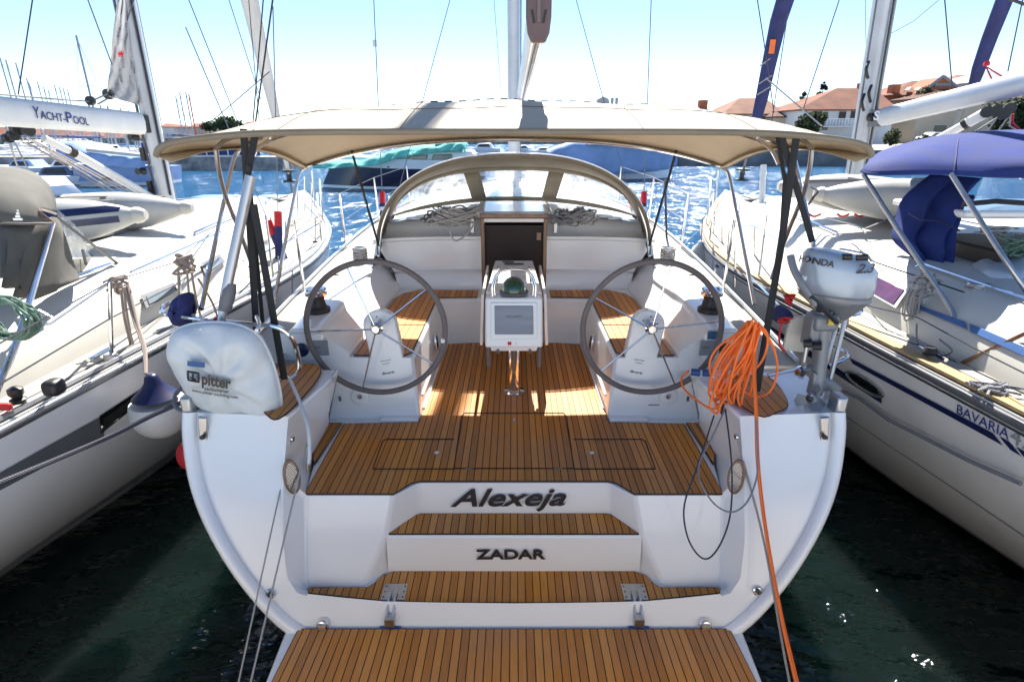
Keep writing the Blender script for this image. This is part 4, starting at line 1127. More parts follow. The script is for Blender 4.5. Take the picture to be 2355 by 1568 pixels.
MB().grid(decal(s, [(233, 962), (319, 903), (316, 920), (236, 987)], .011)).build('window_glass', 'black', LY)
cdecal(s, [(318, 681), (394, 652), (403, 670), (330, 713)], .018, 'cabin_window', 'greyplastic', LY)
cdecal(s, [(328, 684), (390, 660), (396, 671), (335, 704)], .026, 'window_pane', 'glassgrey', LY)
cdecal(s, [(457, 607), (500, 587), (513, 604), (470, 641)], .018, 'cabin_window', 'greyplastic', LY)
cdecal(s, [(465, 609), (498, 593), (506, 605), (472, 631)], .026, 'window_pane', 'glassgrey', LY)
MB().tube([P(110,745,Z=1.86), P(250,650,Z=1.86)], .012, 8).build('track', 'alu', LY)
MB().tube([P(300,626,Z=1.88), P(508,533,Z=1.90)], .010, 8).build('handrail', 'chrome', LY)
# stanchions with lifelines
lst = [((257,829,1.42),(252,648)), ((417,700,1.45),(407,600)), ((630,560,1.5),(630,470))]
tops = []
for (x, y, z), (tx, ty_) in lst[:2]:
    b = P(x, y, Z=z); t = P(tx, ty_, Y=b.y)
    MB().tube([b, t], .013, 8).build('stanchion', 'chrome', LY); MB().box(b + Vector((0, 0, .02)), (.06, .06, .06)).build('stanchion_base', 'steel', LY, bevel=.006)
    tops.append((b, t))
for k in (0, 1):
    y0 = (890, 672)[k]
    p0 = P(-20, (895, 800)[k], Y=2.3)
    MB().tube([p0, lerp(tops[0][0], tops[0][1], (.55, 1)[k]), lerp(tops[1][0], tops[1][1], (.5, .98)[k]), P(560,(520,470)[k],Y=8.2), P(700,(505,480)[k],Y=10.5)], .0045, 5).build('lifeline', 'wiredark', LY)
for (x, y0, y1, Y) in ((583,640,560,6.0), (620,600,500,7.0), (655,610,510,6.8), (683,560,430,8.6), (700,540,405,9.2), (716,560,420,9.0), (735,600,505,7.6)):
    MB().tube([P(x, y0, Y=Y), P(x + 1, y1, Y=Y)], .012, 7).build('stanchion', 'chrome', LY)
for q in (((683,430,8.6),(700,405,9.2),(716,420,9.0)), ((655,512,6.8),(700,470,8.4),(735,505,7.6)), ((560,600,5.0),(655,560,6.8),(740,510,7.6))):
    MB().tube([P(a, b, Y=c) for a, b, c in q], .010, 6).build('pulpit_rail', 'chrome', LY)
# black fairlead and vent on the quarter
fl = MB().lathe(P(74, 1418*.6133, Z=1.44) if False else P(44, 925, Z=1.44), [(.035, 0), (.04, .02), (.022, .03), (.036, .05), (.036, .08), (.012, .095)], 16).build('deck_filler', 'black', LY)
MB().box(P(124, 890, Z=1.50), (.09, .10, .09)).build('deck_light', 'black', LY, bevel=.03, seg=3)
MB().box(P(8, 935, Z=1.46), (.08, .03, .04)).build('red_fitting', 'red', LY, bevel=.01)
# mast, boom, vang, rigging
mb_ = P(382, 448, Y=7.55); mt = P(290, 0, Y=7.45)
d_ = (mt - mb_); mtop = mb_ + d_ * 3.4
MB().tube([Vector((mb_.x, mb_.y, 1.88)), mtop], .085, 16, flat=1.5).build('mast', 'boomgrey', LY)
MB().tube([mb_ + Vector((-.085, -.09, 0)), mb_ + d_ * 3.4 + Vector((-.085, -.09, 0))], .018, 6).build('mast_track', 'greyplastic', LY)
MB().tube([mb_ + Vector((.095, -.06, 0)), mb_ + d_ * 3.4 + Vector((.095, -.06, 0))], .014, 6).build('halyard', 'rope_k', LY)
MB().tube([mb_ + Vector((.125, -.0, -.1)), mb_ + d_ * 3.4 + Vector((.105, -.0, 0))], .006, 6).build('halyard', 'rope_w', LY)
for z in (2.35, 2.75):
    MB().lathe(Vector((mb_.x - .11, 7.38, z)), [(.045, 0), (.045, .04), (.03, .06), (.04, .10)], 16, ax=(-.3, -1, 0)).build('mast_winch', 'black', LY)
    MB().box((mb_.x - .1, 7.42, z - .2), (.05, .06, .16)).build('mast_bracket', 'black', LY)
bA, bB = P(-150, 243, X=-4.60), P(320, 285, Y=7.25)
bd2 = (bB - bA).normalized(); u2 = Vector((0,0,1)); u2 = (u2 - bd2*u2.dot(bd2)).normalized(); w2 = u2.cross(bd2)
ring2 = [(0,-.125),(.05,-.115),(.075,-.08),(.082,.02),(.07,.085),(.03,.125),(-.03,.125),(-.07,.085),(-.082,.02),(-.075,-.08),(-.05,-.115)]
BL = MB().grid([[lerp(bA, bB, t) + w2*a + u2*b for a, b in ring2] for t in (0, .5, 1)], closed=True).build('boom', 'alu_white', LY, ang=60)
for vv in (-.01, -.075): 
    MB().tube([bA + w2*.0845 + u2*vv, bB + w2*.083 + u2*vv], .003, 5).build('boom_groove', 'gel', BL)
wv = w2 if w2.x > 0 else -w2
MB().box(bB + bd2 * .04, (.12, .16, .20)).build('gooseneck', 'black', BL, bevel=.01)
ta = P(79, 271, pl=(bB + wv * .088, wv)); tb = P(205, 289, pl=(bB + wv * .088, wv))
tw = (tb - ta).length
text('Y', ta + wv*.001, tb - ta, u2, .105, 'inkblue', BL, width=tw * .105, offset=.005)
text('ACHT-', ta + (tb - ta) * .11 + wv*.001, tb - ta, u2, .072, 'inkblue', BL, width=tw * .44, offset=.01)
text('P', ta + (tb - ta) * .57 + wv*.001, tb - ta, u2, .100, 'inkblue', BL, width=tw * .11, offset=.012)
text('OOL', ta + (tb - ta) * .70 + wv*.001, tb - ta, u2, .072, 'inkblue', BL, width=tw * .30, offset=.01)
MB().tube([P(100, 318, Y=6.2), P(168, 352, Y=6.5)], .038, 12).build('vang_inner', 'alu_white', LY)
MB().tube([P(166, 350, Y=6.5), P(345, 452, Y=7.4)], .048, 12).build('vang', 'alu_white', LY)
MB().tube([P(158, 346, Y=6.46), P(171, 353, Y=6.52)], .055, 12).build('vang_collar', 'black', LY)
blk = MB(); 
for x, y, r_ in ((40, 297, .06), (64, 300, .055), (30, 312, .05), (18, 318, .045)): blk.lathe(P(x, y, Y=5.9), [(r_, -.03), (r_, .03)], 14, ax=(1, -.4, 0))
blk.build('mainsheet_block', 'black', LY)
for k, (x1, y1, x2, y2) in enumerate(((60,318,340,470),(75,322,350,468),(66,330,300,470),(105,345,330,480),(40,320,200,400),(35,330,80,420),(20,325,60,440))):
    MB().tube([P(x1, y1, Y=6.0), P(x2, y2, Y=7.2 if x2 > 250 else 6.4)], .008, 6).build('mainsheet', ('rope_w', 'rope_r', 'rope_g')[k % 3], LY)
# small sail set against the mast, with a red crown mark
s0 = [(278, -40), (262, 60), (254, 150), (247, 205), (250, 222)]
s1 = [(285, -40), (297, 60), (305, 130), (318, 210), (322, 243)]
sl_ = MB().grid([[P(lerp(a[0], b[0], k / 8) , lerp(a[1], b[1], k / 8), Y=lerp(6.7, 7.35, k / 8) + .06 * math.sin(k * 1.7 + i)) for k in range(9)] for i, (a, b) in enumerate(zip(spl([Vector((*p, 0)) for p in s0], 4), spl([Vector((*p, 0)) for p in s1], 4)))])
SL = sl_.build('sail', 'sail', LY, solid=.006, ang=80)
cr_ = [(-1,0),(1,0),(.95,.25),(-.95,.25)], [(-.9,.35),(.9,.35),(1.15,1.4),(.55,.8),(.35,1.7),(0,.9),(-.35,1.7),(-.55,.8),(-1.15,1.4)]
for q in cr_:
    MB().prism([P(278 + a*6.5, 131 - b*9, Y=6.78) for a, b in q], (0, -.004, 0)).build('crown_mark', 'red', SL)
MB().lathe(P(249, 217, Y=6.75), [(.055, -.02), (.055, .02)], 14, ax=(0, 1, 0)).build('clew_block', 'black', SL)
MB().lathe(P(208, 232, Y=6.3), [(.045, -.02), (.045, .02)], 14, ax=(0, 1, 0)).build('clew_block', 'black', LY)
MB().tube([P(250, 215, Y=6.75), P(208, 234, Y=6.3), P(120, 228, Y=5.9), P(-20, 216, Y=5.2)], .008, 6).build('outhaul', 'rope_g', LY)
MB().tube([P(250, 226, Y=6.75), P(225, 240, Y=6.5)], .008, 6).build('outhaul', 'rope_g', LY)
# furled headsail on the forestay and its drum
fa, fb_ = P(665, 405, Y=12.3), P(570, -20, Y=11.0)
MB().tube([fa, fa.lerp(fb_, .3), fa.lerp(fb_, .62), fb_, fa + (fb_ - fa) * 1.5], [.03, .075, .115, .15, .16], 12).build('furled_headsail', 'sail', LY)
MB().lathe(fa, [(.14, -.12), (.14, -.09), (.05, -.07), (.05, .07), (.14, .09), (.14, .12)], 16).build('furling_drum', 'black', LY)
MB().tube([fa, Vector((fa.x, fa.y + .1, 1.4))], .02, 8).build('forestay', 'wire', LY)
for (a, b) in (((75,0,6.5),(42,218,6.5)), ((432,-5,9.5),(548,285,9.5)), ((606,-5,6.5),(582,280,6.5)), ((628,-5,5),(588,280,5)), ((620,165,9),(480,285,9)),
               ((572,0,10.2),(596,280,10.2)), ((318,-30,7.5),(262,140,7)), ((202,0,6.6),(258,150,6.6)), ((520,-20,10),(600,230,10))):
    MB().tube([P(a[0], a[1], Y=a[2]), P(b[0], b[1], Y=b[2])], .007, 5).build('stay', 'wiredark' if a[0] not in (202, 520, 318) else 'wire', LY)
# grey canopy over the cockpit
top = [(-60,383,3.9),(0,384,3.95),(45,388,4.0),(85,402,4.05),(112,428,4.0),(126,458,3.9),(128,492,3.75)]
bot = [(-60,508,3.3),(0,513,3.3),(30,514,3.32),(60,515,3.35),(90,514,3.4),(110,514,3.45),(122,512,3.5)]
rw = []
for i in range(9):
    k = i / 8; r = []
    for a, b in zip(top, bot):
        p = P(a[0], a[1], Y=a[2]); q = P(b[0], b[1], Y=b[2]); m = p.lerp(q, k); m += Vector((.05, -.16, .07)) * math.sin(math.pi * k); r.append(m)
    rw.append(spl(r, 3))
CN = MB().grid(rw).build('canopy', 'greycanvas', LY, solid=.01, ang=70)
MB().tube([p + Vector((0, -.005, 0)) for p in rw[-1]], .008, 8).build('edge_band', 'leather', CN)
MB().tube([r[-1] for r in rw], .008, 8).build('edge_band', 'wood', CN)
# Christmas-tree shaped white emblem of bars
for k, wd in enumerate((.007, .016, .026, .052)):
    MB().box(P(41, 485 + k*6.5, Y=3.27), (wd, .004, .012)).build('emblem', 'gel', CN)
cur = MB()
tp_ = [(0,515,3.3),(40,515,3.35),(80,514,3.42),(128,500,3.6),(150,545,3.8),(175,625,3.9)]
bt_ = [(0,640,3.1),(25,660,3.15),(45,680,3.2),(75,690,3.3),(130,668,3.5),(176,645,3.75)]
A = spl([P(a, b, Y=c) for a, b, c in tp_], 5); B = spl([P(a, b, Y=c) for a, b, c in bt_], 5)
cur.grid([[A[i].lerp(B[i], j / 6) + Vector((0, .05 * math.sin(i * 1.1) * j / 6, 0)) for i in range(len(A))] for j in range(7)])
cur.build('side_curtain', 'greycanvas', CN, solid=.006, ang=80)
A = spl([P(a, b, Y=c) for a, b, c in ((130,480,3.75),(165,510,4.2),(200,545,4.7),(237,578,5.0))], 4)
B = spl([P(a, b, Y=c) for a, b, c in ((140,545,3.8),(155,580,3.95),(175,592,4.1),(225,590,4.8))], 4)
MB().grid([[A[i].lerp(B[i], j / 4) for i in range(len(A))] for j in range(5)]).build('clear_panel', 'clear_blue', CN, ang=80)
A = spl([P(a, b, Y=c) for a, b, c in ((237,572,5.0),(200,592,4.4),(170,596,4.0),(150,600,3.9))], 4)
B = spl([P(a, b, Y=c) for a, b, c in ((245,584,5.0),(215,615,4.4),(180,640,4.0),(160,650,3.9))], 4)
MB().grid([[A[i].lerp(B[i], j / 3) for i in range(len(A))] for j in range(4)]).build('lower_skirt', 'greycanvas', CN, solid=.008, ang=80)
MB().tube(spl([P(a, b, Y=c) for a, b, c in ((120,512,3.55),(95,600,3.35),(60,720,3.0),(34,800,2.8),(0,880,2.6),(-25,940,2.5))]), .017, 10).build('canopy_pole', 'chrome', CN)
MB().tube([P(127,498,Y=3.7), P(297,626,Y=4.6)], .014, 6, flat=.5).build('strap', 'greyplastic', CN)
MB().tube([P(190,575,Y=4.2), P(198,608,Y=4.1)], .01, 6).build('strap', 'black', CN)
MB().tube([P(88,715,Y=3.0), P(120,732,Y=3.0)], .01, 6).build('winch_handle', 'steel', LY)

# inflatable dinghy on the left foredeck
def dinghy(name, label, near, far, rr, stripe, s):
    """near / far = (tip, back) of the two tubes"""
    o = thing(name, label, 'dinghy', (near[0] + near[1]) / 2)
    ts = []
    for i, (t, b) in enumerate((near, far)):
        d = b - t; L_ = d.length; d.normalize()
        pr = [(0, .14*rr), (.05, .26*rr), (.18, .50*rr), (.40, .80*rr), (.62, .96*rr), (.8, rr), (L_, rr)]
        tb = MB().tube([t + d * k for k, _ in pr], [q for _, q in pr], 20).build('tube', 'inflatable', o, ang=60)
        ts.append(tb)
        MB().tube([t - d*.03, t + d*.02, t + d * .06], [.2*rr, .34*rr, .36*rr], 14).build('tube_end', 'gel_old', tb)
        if i == 0 and stripe:
            for dz in (.045, -.035):
                row = []
                for k in range(14):
                    u = lerp(.14, L_, k / 13)
                    ra = tab(u, [p[0] for p in pr], [p[1] for p in pr])
                    c = t + d * u
                    z0 = dz + .0
                    r = []
                    for e in (0, .25, .5, .75, 1):
                        zz = (z0 + .05 * e) * 1.1
                        zz = max(-ra * .95, min(ra * .95, zz)); yy = -math.sqrt(max(ra*ra - zz*zz, 0)) - .008
                        r.append(c + Vector((0, yy, zz)))
                    row.append(r)
                MB().grid(row).build('stripe', 'navy', tb)
    n0, f0 = near[0], far[0]
    d = (near[1] - near[0]).normalized()
    MB().prism([n0 + d*.55 + Vector((0, rr*.6, -rr*.9)), f0 + d*.55 + Vector((0, -rr*.6, -rr*.9)), f0 + d*.6 + Vector((0, -rr*.6, rr*.75)), n0 + d*.6 + Vector((0, rr*.6, rr*.75))], d*.035).build('transom', 'greyplastic', o, bevel=.005)
    MB().prism([n0 + d*.6 + Vector((0, rr*.5, -rr*.6)), f0 + d*.6 + Vector((0, -rr*.5, -rr*.6)), far[1] + Vector((0, -rr*.5, -rr*.6)), near[1] + Vector((0, rr*.5, -rr*.6))], (0, 0, .03)).build('floor', 'tube_in', o)
    return o
nt_, ft_ = P(328, 494, Y=4.9), P(436, 478, Y=5.7)
DL = dinghy('inflatable_dinghy', 'pale grey inflatable dinghy with navy stripes lying on the foredeck of the left yacht', (nt_, P(-100, 530, Y=4.75)), (ft_, P(60, 500, Y=5.6)), .195, True, -1)
MB().tube([P(135,453,Y=5.2), P(330,450,Y=5.9), P(380,452,Y=6.0)], .025, 6, flat=.4).build('wooden_board', 'wood_dark', DL)
MB().prism([P(345,545,Y=5.9), P(440,530,Y=6.2), P(470,536,Y=6.4), P(420,548,Y=6.0)], (0,0,.03)).build('deck_hatch', 'greyplastic', LY, bevel=.006)

# fenders on the left yacht
def cyl_fender(label, top, L_, r, col_w='fender_w', col_b='fender_b', line_to=None, grp=None):
    o = thing('fender', label, 'fender', top - Vector((0, 0, L_)), grp)
    pr = [(r*.25, -L_), (r*.8, -L_ + .05), (r, -L_ + .12), (r, -.12), (r*.98, -.118)]
    MB().lathe(top, pr, 18).build('body', col_w, o, ang=60)
    MB().lathe(top, [(r*1.0, -.12), (r*.8, -.05), (r*.35, -.0), (r*.3, .03)], 18).build('blue_cap', col_b, o, ang=60)
    if line_to is not None: MB().tube([top, line_to], .007, 6).build('fender_line', 'rope_w', o)
    return o
bf_top = P(350, 868, Y=3.25)
BF = thing('ball_fender', 'large white ball fender with navy cone top hanging on the side of the left yacht', 'fender', bf_top - Vector((0, 0, .48)))
R_ = .172
cc = P(367, 945, Y=3.25)
MB().lathe(cc, [(R_*math.sin(a)*(1 if a < 2.0 else 1.0), -R_*math.cos(a)*1.02) for a in [.02 + i*.14 for i in range(15)]], 28).build('body', 'fender_w', BF, ang=70)
MB().lathe(cc, [(R_*.80, .108), (R_*.62, .135), (R_*.42, .170), (R_*.28, .205), (R_*.22, .245), (.02, .26)], 28).build('blue_cap', 'fender_b', BF, ang=50)
for dx in (0, .03): MB().tube(spl([P(286 + dx*300, 655, Y=3.72), P(310 + dx*200, 740, Y=3.55), P(330 + dx*120, 800, Y=3.4), cc + Vector((-.03, 0, .26))]), .011, 7).build('fender_rope', 'rope_r', BF)
def knot(parent, c, sz, m, name='rope_knot', n=3, r=.011, sd=1, tz=1.4):
    rnd = random.Random(sd); pts = []
    for i in range(n * 7):
        a = i * 2.35; pts.append(c + Vector((sz * math.cos(a) * rnd.uniform(.5, 1), sz * .7 * math.sin(a*1.3) * rnd.uniform(.4, 1), sz * tz * rnd.uniform(-.6, .6))))
    return MB().tube(spl(pts, 4), r, 6).build(name, m, parent)
knot(BF, P(272, 655, Y=3.72), .075, 'rope_r', n=3, sd=2)
for q in (((285,660),(290,710),(300,768),(310,800)), ((278,665),(286,730),(300,792))): MB().tube(spl([P(a, b, Y=3.66) for a, b in q]), .009, 6).build('rope_tail', 'rope_r', BF)
o = knot(LY, P(424, 606, Y=4.3), .085, 'rope_r', n=4, sd=5)
for q in (((410,620),(412,690)), ((430,620),(436,690),(445,740)), ((440,625),(452,690),(470,760)), ((455,640),(490,700),(510,765))): MB().tube(spl([P(a, b, Y=4.2) for a, b in q]), .009, 6).build('hanging_rope', 'rope_r', LY)
for i, (x, y, Y, yl) in enumerate(((655, 632, 6.2, 560), (672, 690, 5.4, 620), (725, 560, 7.2, 500), (640, 650, 5.7, 590))):
    tpt = P(x, y, Y=Y)
    cyl_fender(['tall white fender with navy cap between the two hulls behind the dark straps', 'lowest white fender with navy cap between the left and middle yachts', 'rearmost white fender with navy cap near the bow of the left yacht', 'white fender with navy cap nearest the left bimini bow'][i], tpt, .55, .10, line_to=P(x, yl, Y=Y), grp='fenders along the left yacht')
for i, (x, y) in enumerate(((640, 520), (630, 540))):
    p = P(x, y, Y=6.3); d = Vector((.06, .12, .9)).normalized() if i == 0 else Vector((-.3, .1, .9)).normalized()
    t1 = MB().tube([p, p - d * .36], .042, 10).build('turnbuckle_cover', 'navycanvas', LY)
    MB().tube([p, p + d * .16], .042, 10).build('red_band', 'red', t1)
    MB().tube([p + d*.16, p + d * 2.2], .006, 6).build('shroud', 'wire', LY)
# green rope coil hanging at the rail
gc = MB(); c0_ = P(22, 728, Y=2.75)
for k in range(11):
    rnd = random.Random(k); rr = .085 + .035 * rnd.random()
    gc.tube([c0_ + Vector((rr * math.cos(a) * 1.1 + rnd.uniform(-.01,.01), -.02 * math.sin(2*a + k) - .03 + k*.006, rr * math.sin(a) * .95 - .01*k*.3)) for a in [2*math.pi*i/24 for i in range(24)]], .0075, 6, closed=True)
tag(gc.build('rope_coil', 'rope_green', base=c0_), 'green and white rope coil hung beside the canopy pole of the left yacht', 'rope')
# dark mooring line of the left yacht
tag(MB().tube(spl([P(a, b, Y=c) for a, b, c in ((-30,1122,2.2),(120,1060,2.5),(260,1000,2.75),(350,955,2.85),(430,920,2.88))]), .014, 8).build('mooring_line', 'rope_k', base=P(200, 1020, Y=2.6)), 'thick dark mooring line running past the ball fender to the stern quarter', 'rope')

# ------------------------------------------------------------------ right yacht
s = 1
RY = thing('sailing_yacht', 'white yacht on the right with royal blue canopy, navy hull stripe and BAVARIA lettering', 'sailing yacht', (CX[1], 6, 0))
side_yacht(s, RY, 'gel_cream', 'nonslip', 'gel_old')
MB().grid(hullgrid(s, -1, 12.6, lambda y: sheer(y) - .05, lambda y: sheer(y) - .01, 40, 2, .012)).build('rub_rail', 'greyplastic', RY, solid=.02)
MB().grid(hullgrid(s, -1, 12.6, lambda y: sheer(y) - .085, lambda y: sheer(y) - .06, 40, 2, .006)).build('rail_line', 'steel', RY, solid=.01)
ys = [lerp(-1, 12.3, i / 50) for i in range(51)]
MB().grid([[Vector((hx(s, y, sheer(y)) + .01, y, sheer(y) + .012)), Vector((hx(s, y, sheer(y)) + .012, y, sheer(y) + .03)), Vector((hx(s, y, sheer(y)) + .10, y, sheer(y) + .034)), Vector((hx(s, y, sheer(y)) + .105, y, sheer(y) + .01))] for y in ys]).build('teak_capping', 'teak_pale', RY)
MB().grid(hullgrid(s, 3.62, 12.3, lambda y: .98 + .02*(y-3), lambda y: 1.045 + .02*(y-3), 40, 2, .005)).build('navy_stripe', 'navy', RY)
for q in ([(2262,966),(2276,974),(2305,1008),(2290,1000)],):
    pass
MB().grid(decal(s, [(1955, 822), (2286, 996), (2308, 1024), (1962, 836)], .006, 16)).build('navy_stripe', 'navy', RY)
MB().grid(decal(s, [(2300, 1003), (2322, 1014), (2352, 1050), (2326, 1034)], .006)).build('navy_stripe', 'navy', RY)
MB().grid(decal(s, [(2338, 1026), (2372, 1046), (2400, 1078), (2360, 1054)], .006)).build('navy_stripe', 'navy', RY)
MB().grid(hullgrid(s, -1, 12.4, .60, .612, 40, 1, .004)).build('knuckle_line', 'midgrey', RY)
MB().grid(hullgrid(s, -1, 12.4, -.1, .05, 40, 2, .004)).build('boot_top', 'black', RY)
MB().grid(hullgrid(s, -1, 12.4, .07, .095, 40, 2, .004)).build('boot_line', 'gel', RY)
oc = hit(1990, 881, hfn(s)); nx = Vector((hx(s, oc.y, oc.z + .05) - hx(s, oc.y, oc.z - .05), 0, .1)).normalized()
nrm = Vector((-nx.z, 0, nx.x)); 
tt = Vector((hx(s, oc.y + .1, oc.z) - hx(s, oc.y - .1, oc.z), .2, 0)).normalized()
def oval(c, a, b, off, n=28): return [c + nrm * off + tt * a * math.cos(2*math.pi*i/n) + nx * b * math.sin(2*math.pi*i/n) for i in range(n)]
PO = MB().prism(oval(oc, .20, .062, .0), nrm * .012).build('porthole', 'steel', RY, bevel=.005)
MB().tube(oval(oc, .195, .058, .012), .009, 6, closed=True).build('rim', 'steel', PO)
MB().prism(oval(oc, .155, .040, .012), nrm * .004).build('glass', 'glassdark', PO)
def onhull(p, d): return Vector((hx(s, p.y, p.z) - .008 - d, p.y, p.z))
ha, hb_ = hit(2203, 950, hfn(s)), hit(2322, 1011, hfn(s)); hu = hit(2206, 922, hfn(s)) - ha
text('BAVARIA', ha, hb_ - ha, Vector((0, 0, 1)), .060, 'inkblue', RY, width=(hb_ - ha).length, fn=onhull, offset=-.002)
ha2 = hit(2324, 1014, hfn(s)); hb2 = hit(2376, 1042, hfn(s))
text('42', ha2, hb2 - ha2, Vector((0, 0, 1)), .085, 'midgrey', RY, width=(hb2 - ha2).length, fn=onhull)
# windows, blue stripe on the cabin side
pw = hit(2040, 672, csfn(s))
cdecal(s, [(1981, 664), (2014, 628), (2096, 668), (2066, 712)], .018, 'cabin_window', 'gel', RY)
cdecal(s, [(1990, 662), (2016, 636), (2088, 670), (2063, 703)], .026, 'window_pane', 'purple', RY)
cdecal(s, [(2088, 694), (2100, 706), (2230, 760), (2225, 742)], .014, 'blue_band', 'blue_stripe', RY)
cdecal(s, [(2235, 746), (2236, 765), (2420, 850), (2420, 822)], .014, 'blue_band', 'blue_stripe', RY)
MB().tube([P(1960,560,Z=1.9), P(2010,602,Z=1.87), P(2218,672,Z=1.8)], .006, 5).build('lifeline', 'wiredark', RY)
MB().tube([P(1945,735,Z=1.46), P(2130,800,Z=1.46), P(2355,905,Z=1.46)], .005, 5).build('deck_line', 'wiredark', RY)
MB().tube([P(1940,690,Z=1.5), P(2110,730,Z=1.6), P(2240,800,Z=1.6), P(2370,865,Z=1.6)], .005, 5).build('deck_line', 'wiredark', RY)
mb_ = P(1965, 400, Y=7.85); m0 = P(1985, 290, Y=7.85); mt = P(2030, 0, Y=7.7); d_ = mt - m0; mtop = m0 + d_ * 3.4
MB().tube([Vector((mb_.x, mb_.y, 1.8)), m0, mtop], .095, 16, flat=1.5).build('mast', 'boomgrey', RY)
for dx, m in ((-.10, 'greyplastic'), (.10, 'black'), (.125, 'rope_w')):
    MB().tube([m0 + Vector((dx, -.1, -.9)), m0 + Vector((dx, -.1, 0)) + d_ * 3.4], .012, 6).build('halyard', m, RY)
for x, y in ((1998, 160), (1988, 235), (2004, 215)):
    MB().tube(spl([P(x, y - 18, Y=7.6), P(x - 6, y, Y=7.55), P(x - 2, y + 20, Y=7.6)]), .018, 8).build('mast_cleat', 'black', RY)
MB().lathe(P(1998, 270, Y=7.6), [(.05, 0), (.05, .05), (.03, .07), (.045, .12)], 14, ax=(.5, -1, 0)).build('mast_winch', 'black', RY)
bA, bB = P(2420, 176, X=4.66), P(2032, 269, Y=7.45)
bd2 = (bB - bA).normalized(); u2 = Vector((0,0,1)); u2 = (u2 - bd2*u2.dot(bd2)).normalized(); w2 = u2.cross(bd2)
BR = MB().grid([[lerp(bA, bB, t) + w2*.085*math.cos(a) + u2*.108*math.sin(a) for a in [2*math.pi*i/20 for i in range(20)]] for t in (0, .5, 1)], closed=True)
BR.poly([bB + w2*.085*math.cos(a) + u2*.108*math.sin(a) for a in [2*math.pi*i/20 for i in range(20)]])
BR = BR.build('boom', 'boomgrey', RY, ang=60)
MB().box(bB + bd2*.10, (.12, .20, .20)).build('boom_fitting', 'greyplastic', BR, bevel=.01)
text('S', P(2008, 276, Y=7.35), (1, 0, 0), (0, 0, 1), .10, 'gel', BR, offset=.03)
MB().tube([P(2270, 258, Y=6.3), P(2218, 287, Y=6.5)], .055, 12).build('vang_inner', 'alu_white', RY)
MB().tube([P(2222, 285, Y=6.48), P(2140, 330, Y=6.9)], .045, 12).build('vang', 'alu_white', RY)
MB().tube([P(2226, 282, Y=6.47), P(2215, 289, Y=6.5)], .06, 12).build('vang_collar', 'black', RY)
for x, y in ((2270, 258), (2290, 255), (2308, 262), (2322, 250)): MB().lathe(P(x, y, Y=6.0), [(.055, -.02), (.055, .02)], 14, ax=(.5, 1, 0)).build('mainsheet_block', 'black', RY)
for q in (((2300,262),(2260,318)), ((2320,255),(2200,330)), ((2340,240),(2290,310)), ((2325,262),(2322,290),(2345,305))): MB().tube([P(a, b, Y=6.1) for a, b in q], .008, 6).build('mainsheet', 'rope_w', RY)
MB().tube([P(2330,262,Y=6.0), P(2328,282,Y=6.0), P(2345,300,Y=6.0)], .012, 6).build('red_rope', 'rope_red', RY)
fa, fb_ = P(1707, 402, Y=12.3), P(1812, -20, Y=11.0)
fa2 = fa.lerp(fb_, .3)
MB().tube([P(1741, 270, Y=11.85), P(1752, 225, Y=11.7), P(1768, 150, Y=11.4), P(1790, 50, Y=11.15), fb_, fb_ + (fb_ - fa)*.5], [.10, .115, .125, .14, .15, .15], 12).build('furled_headsail', 'navycanvas', RY)
MB().tube([P(1741, 270, Y=11.85), fa], .03, 8).build('headsail_foot', 'wire', RY)
MB().lathe(fa, [(.14, -.12), (.14, -.09), (.05, -.07), (.05, .07), (.14, .09), (.14, .12)], 16).build('furling_drum', 'black', RY)
MB().box(P(1776, 108, Y=11.1), (.09, .02, .22)).build('orange_mark', 'orange', RY)
for y in (138, 180, 204): MB().tube([P(1748 + (y-138)*-.1, y + 14, Y=11.25), P(1775, y - 6, Y=11.25)], .012, 5).build('tie', 'rope_w', RY)
for (a, b, m, r_) in (((1741,-5,10.8),(1762,130,10.6),'wiredark',.009), ((1762,130,10.6),(1780,260,10.8),'wiredark',.009), ((1812,30,10.7),(1772,300,11),'wiredark',.008), ((1932,-5,8.5),(1848,250,8.5),'wiredark',.007), ((1990,-5,8.0),(1992,130,8.0),'wire',.004),
                      ((2172,-10,7),(2190,200,7),'wiredark',.007), ((2352,0,6),(2318,165,6),'wiredark',.006), ((1762,180,10.3),(1890,290,9.2),'rope_w',.012), ((2160,0,8.2),(2100,50,8),'wire',.005), ((2100,50,8),(2035,85,7.8),'wire',.005)):
    MB().tube([P(*a[:2], Y=a[2]), P(*b[:2], Y=b[2])], r_, 5).build('stay', m, RY)
# foredeck stanchions
for (x, y0, y1, Y) in ((1660,600,520,7.2), (1700,560,470,8.4), (1735,620,520,6.4), (1752,545,390,9.0), (1640,640,560,6.6), (1690,660,570,5.8), (1625,560,500,8.4)):
    MB().tube([P(x, y0, Y=Y), P(x + 1, y1, Y=Y)], .012, 7).build('stanchion', 'chrome', RY)
for q in (((1640,500,9.5),(1665,470,10.0),(1700,455,10.5),(1745,440,10.5)), ((1560,575,7),(1640,500,9.5)), ((1625,500,8.4),(1660,520,7.2),(1735,520,6.4),(1800,560,5)), ((1620,545,8.0),(1690,600,6),(1790,700,4.4))):
    MB().tube([P(a, b, Y=c) for a, b, c in q], .008, 6).build('pulpit_rail', 'chrome', RY)
MB().tube([P(1748,540,Y=8.6), P(1756,380,Y=8.9)], .045, 10).build('white_post', 'alu_white', RY)
MB().tube(spl([P(a, b, Y=c) for a, b, c in ((2118,560,4.9),(2150,545,5.1),(2190,580,4.9),(2230,605,4.7))], 6), .012, 8).build('handrail', 'chrome', RY)
MB().tube([P(2130,468,Y=5.7), P(1990,526,Y=5.3)], .012, 6, flat=.5).build('dark_strap', 'greyplastic', RY)
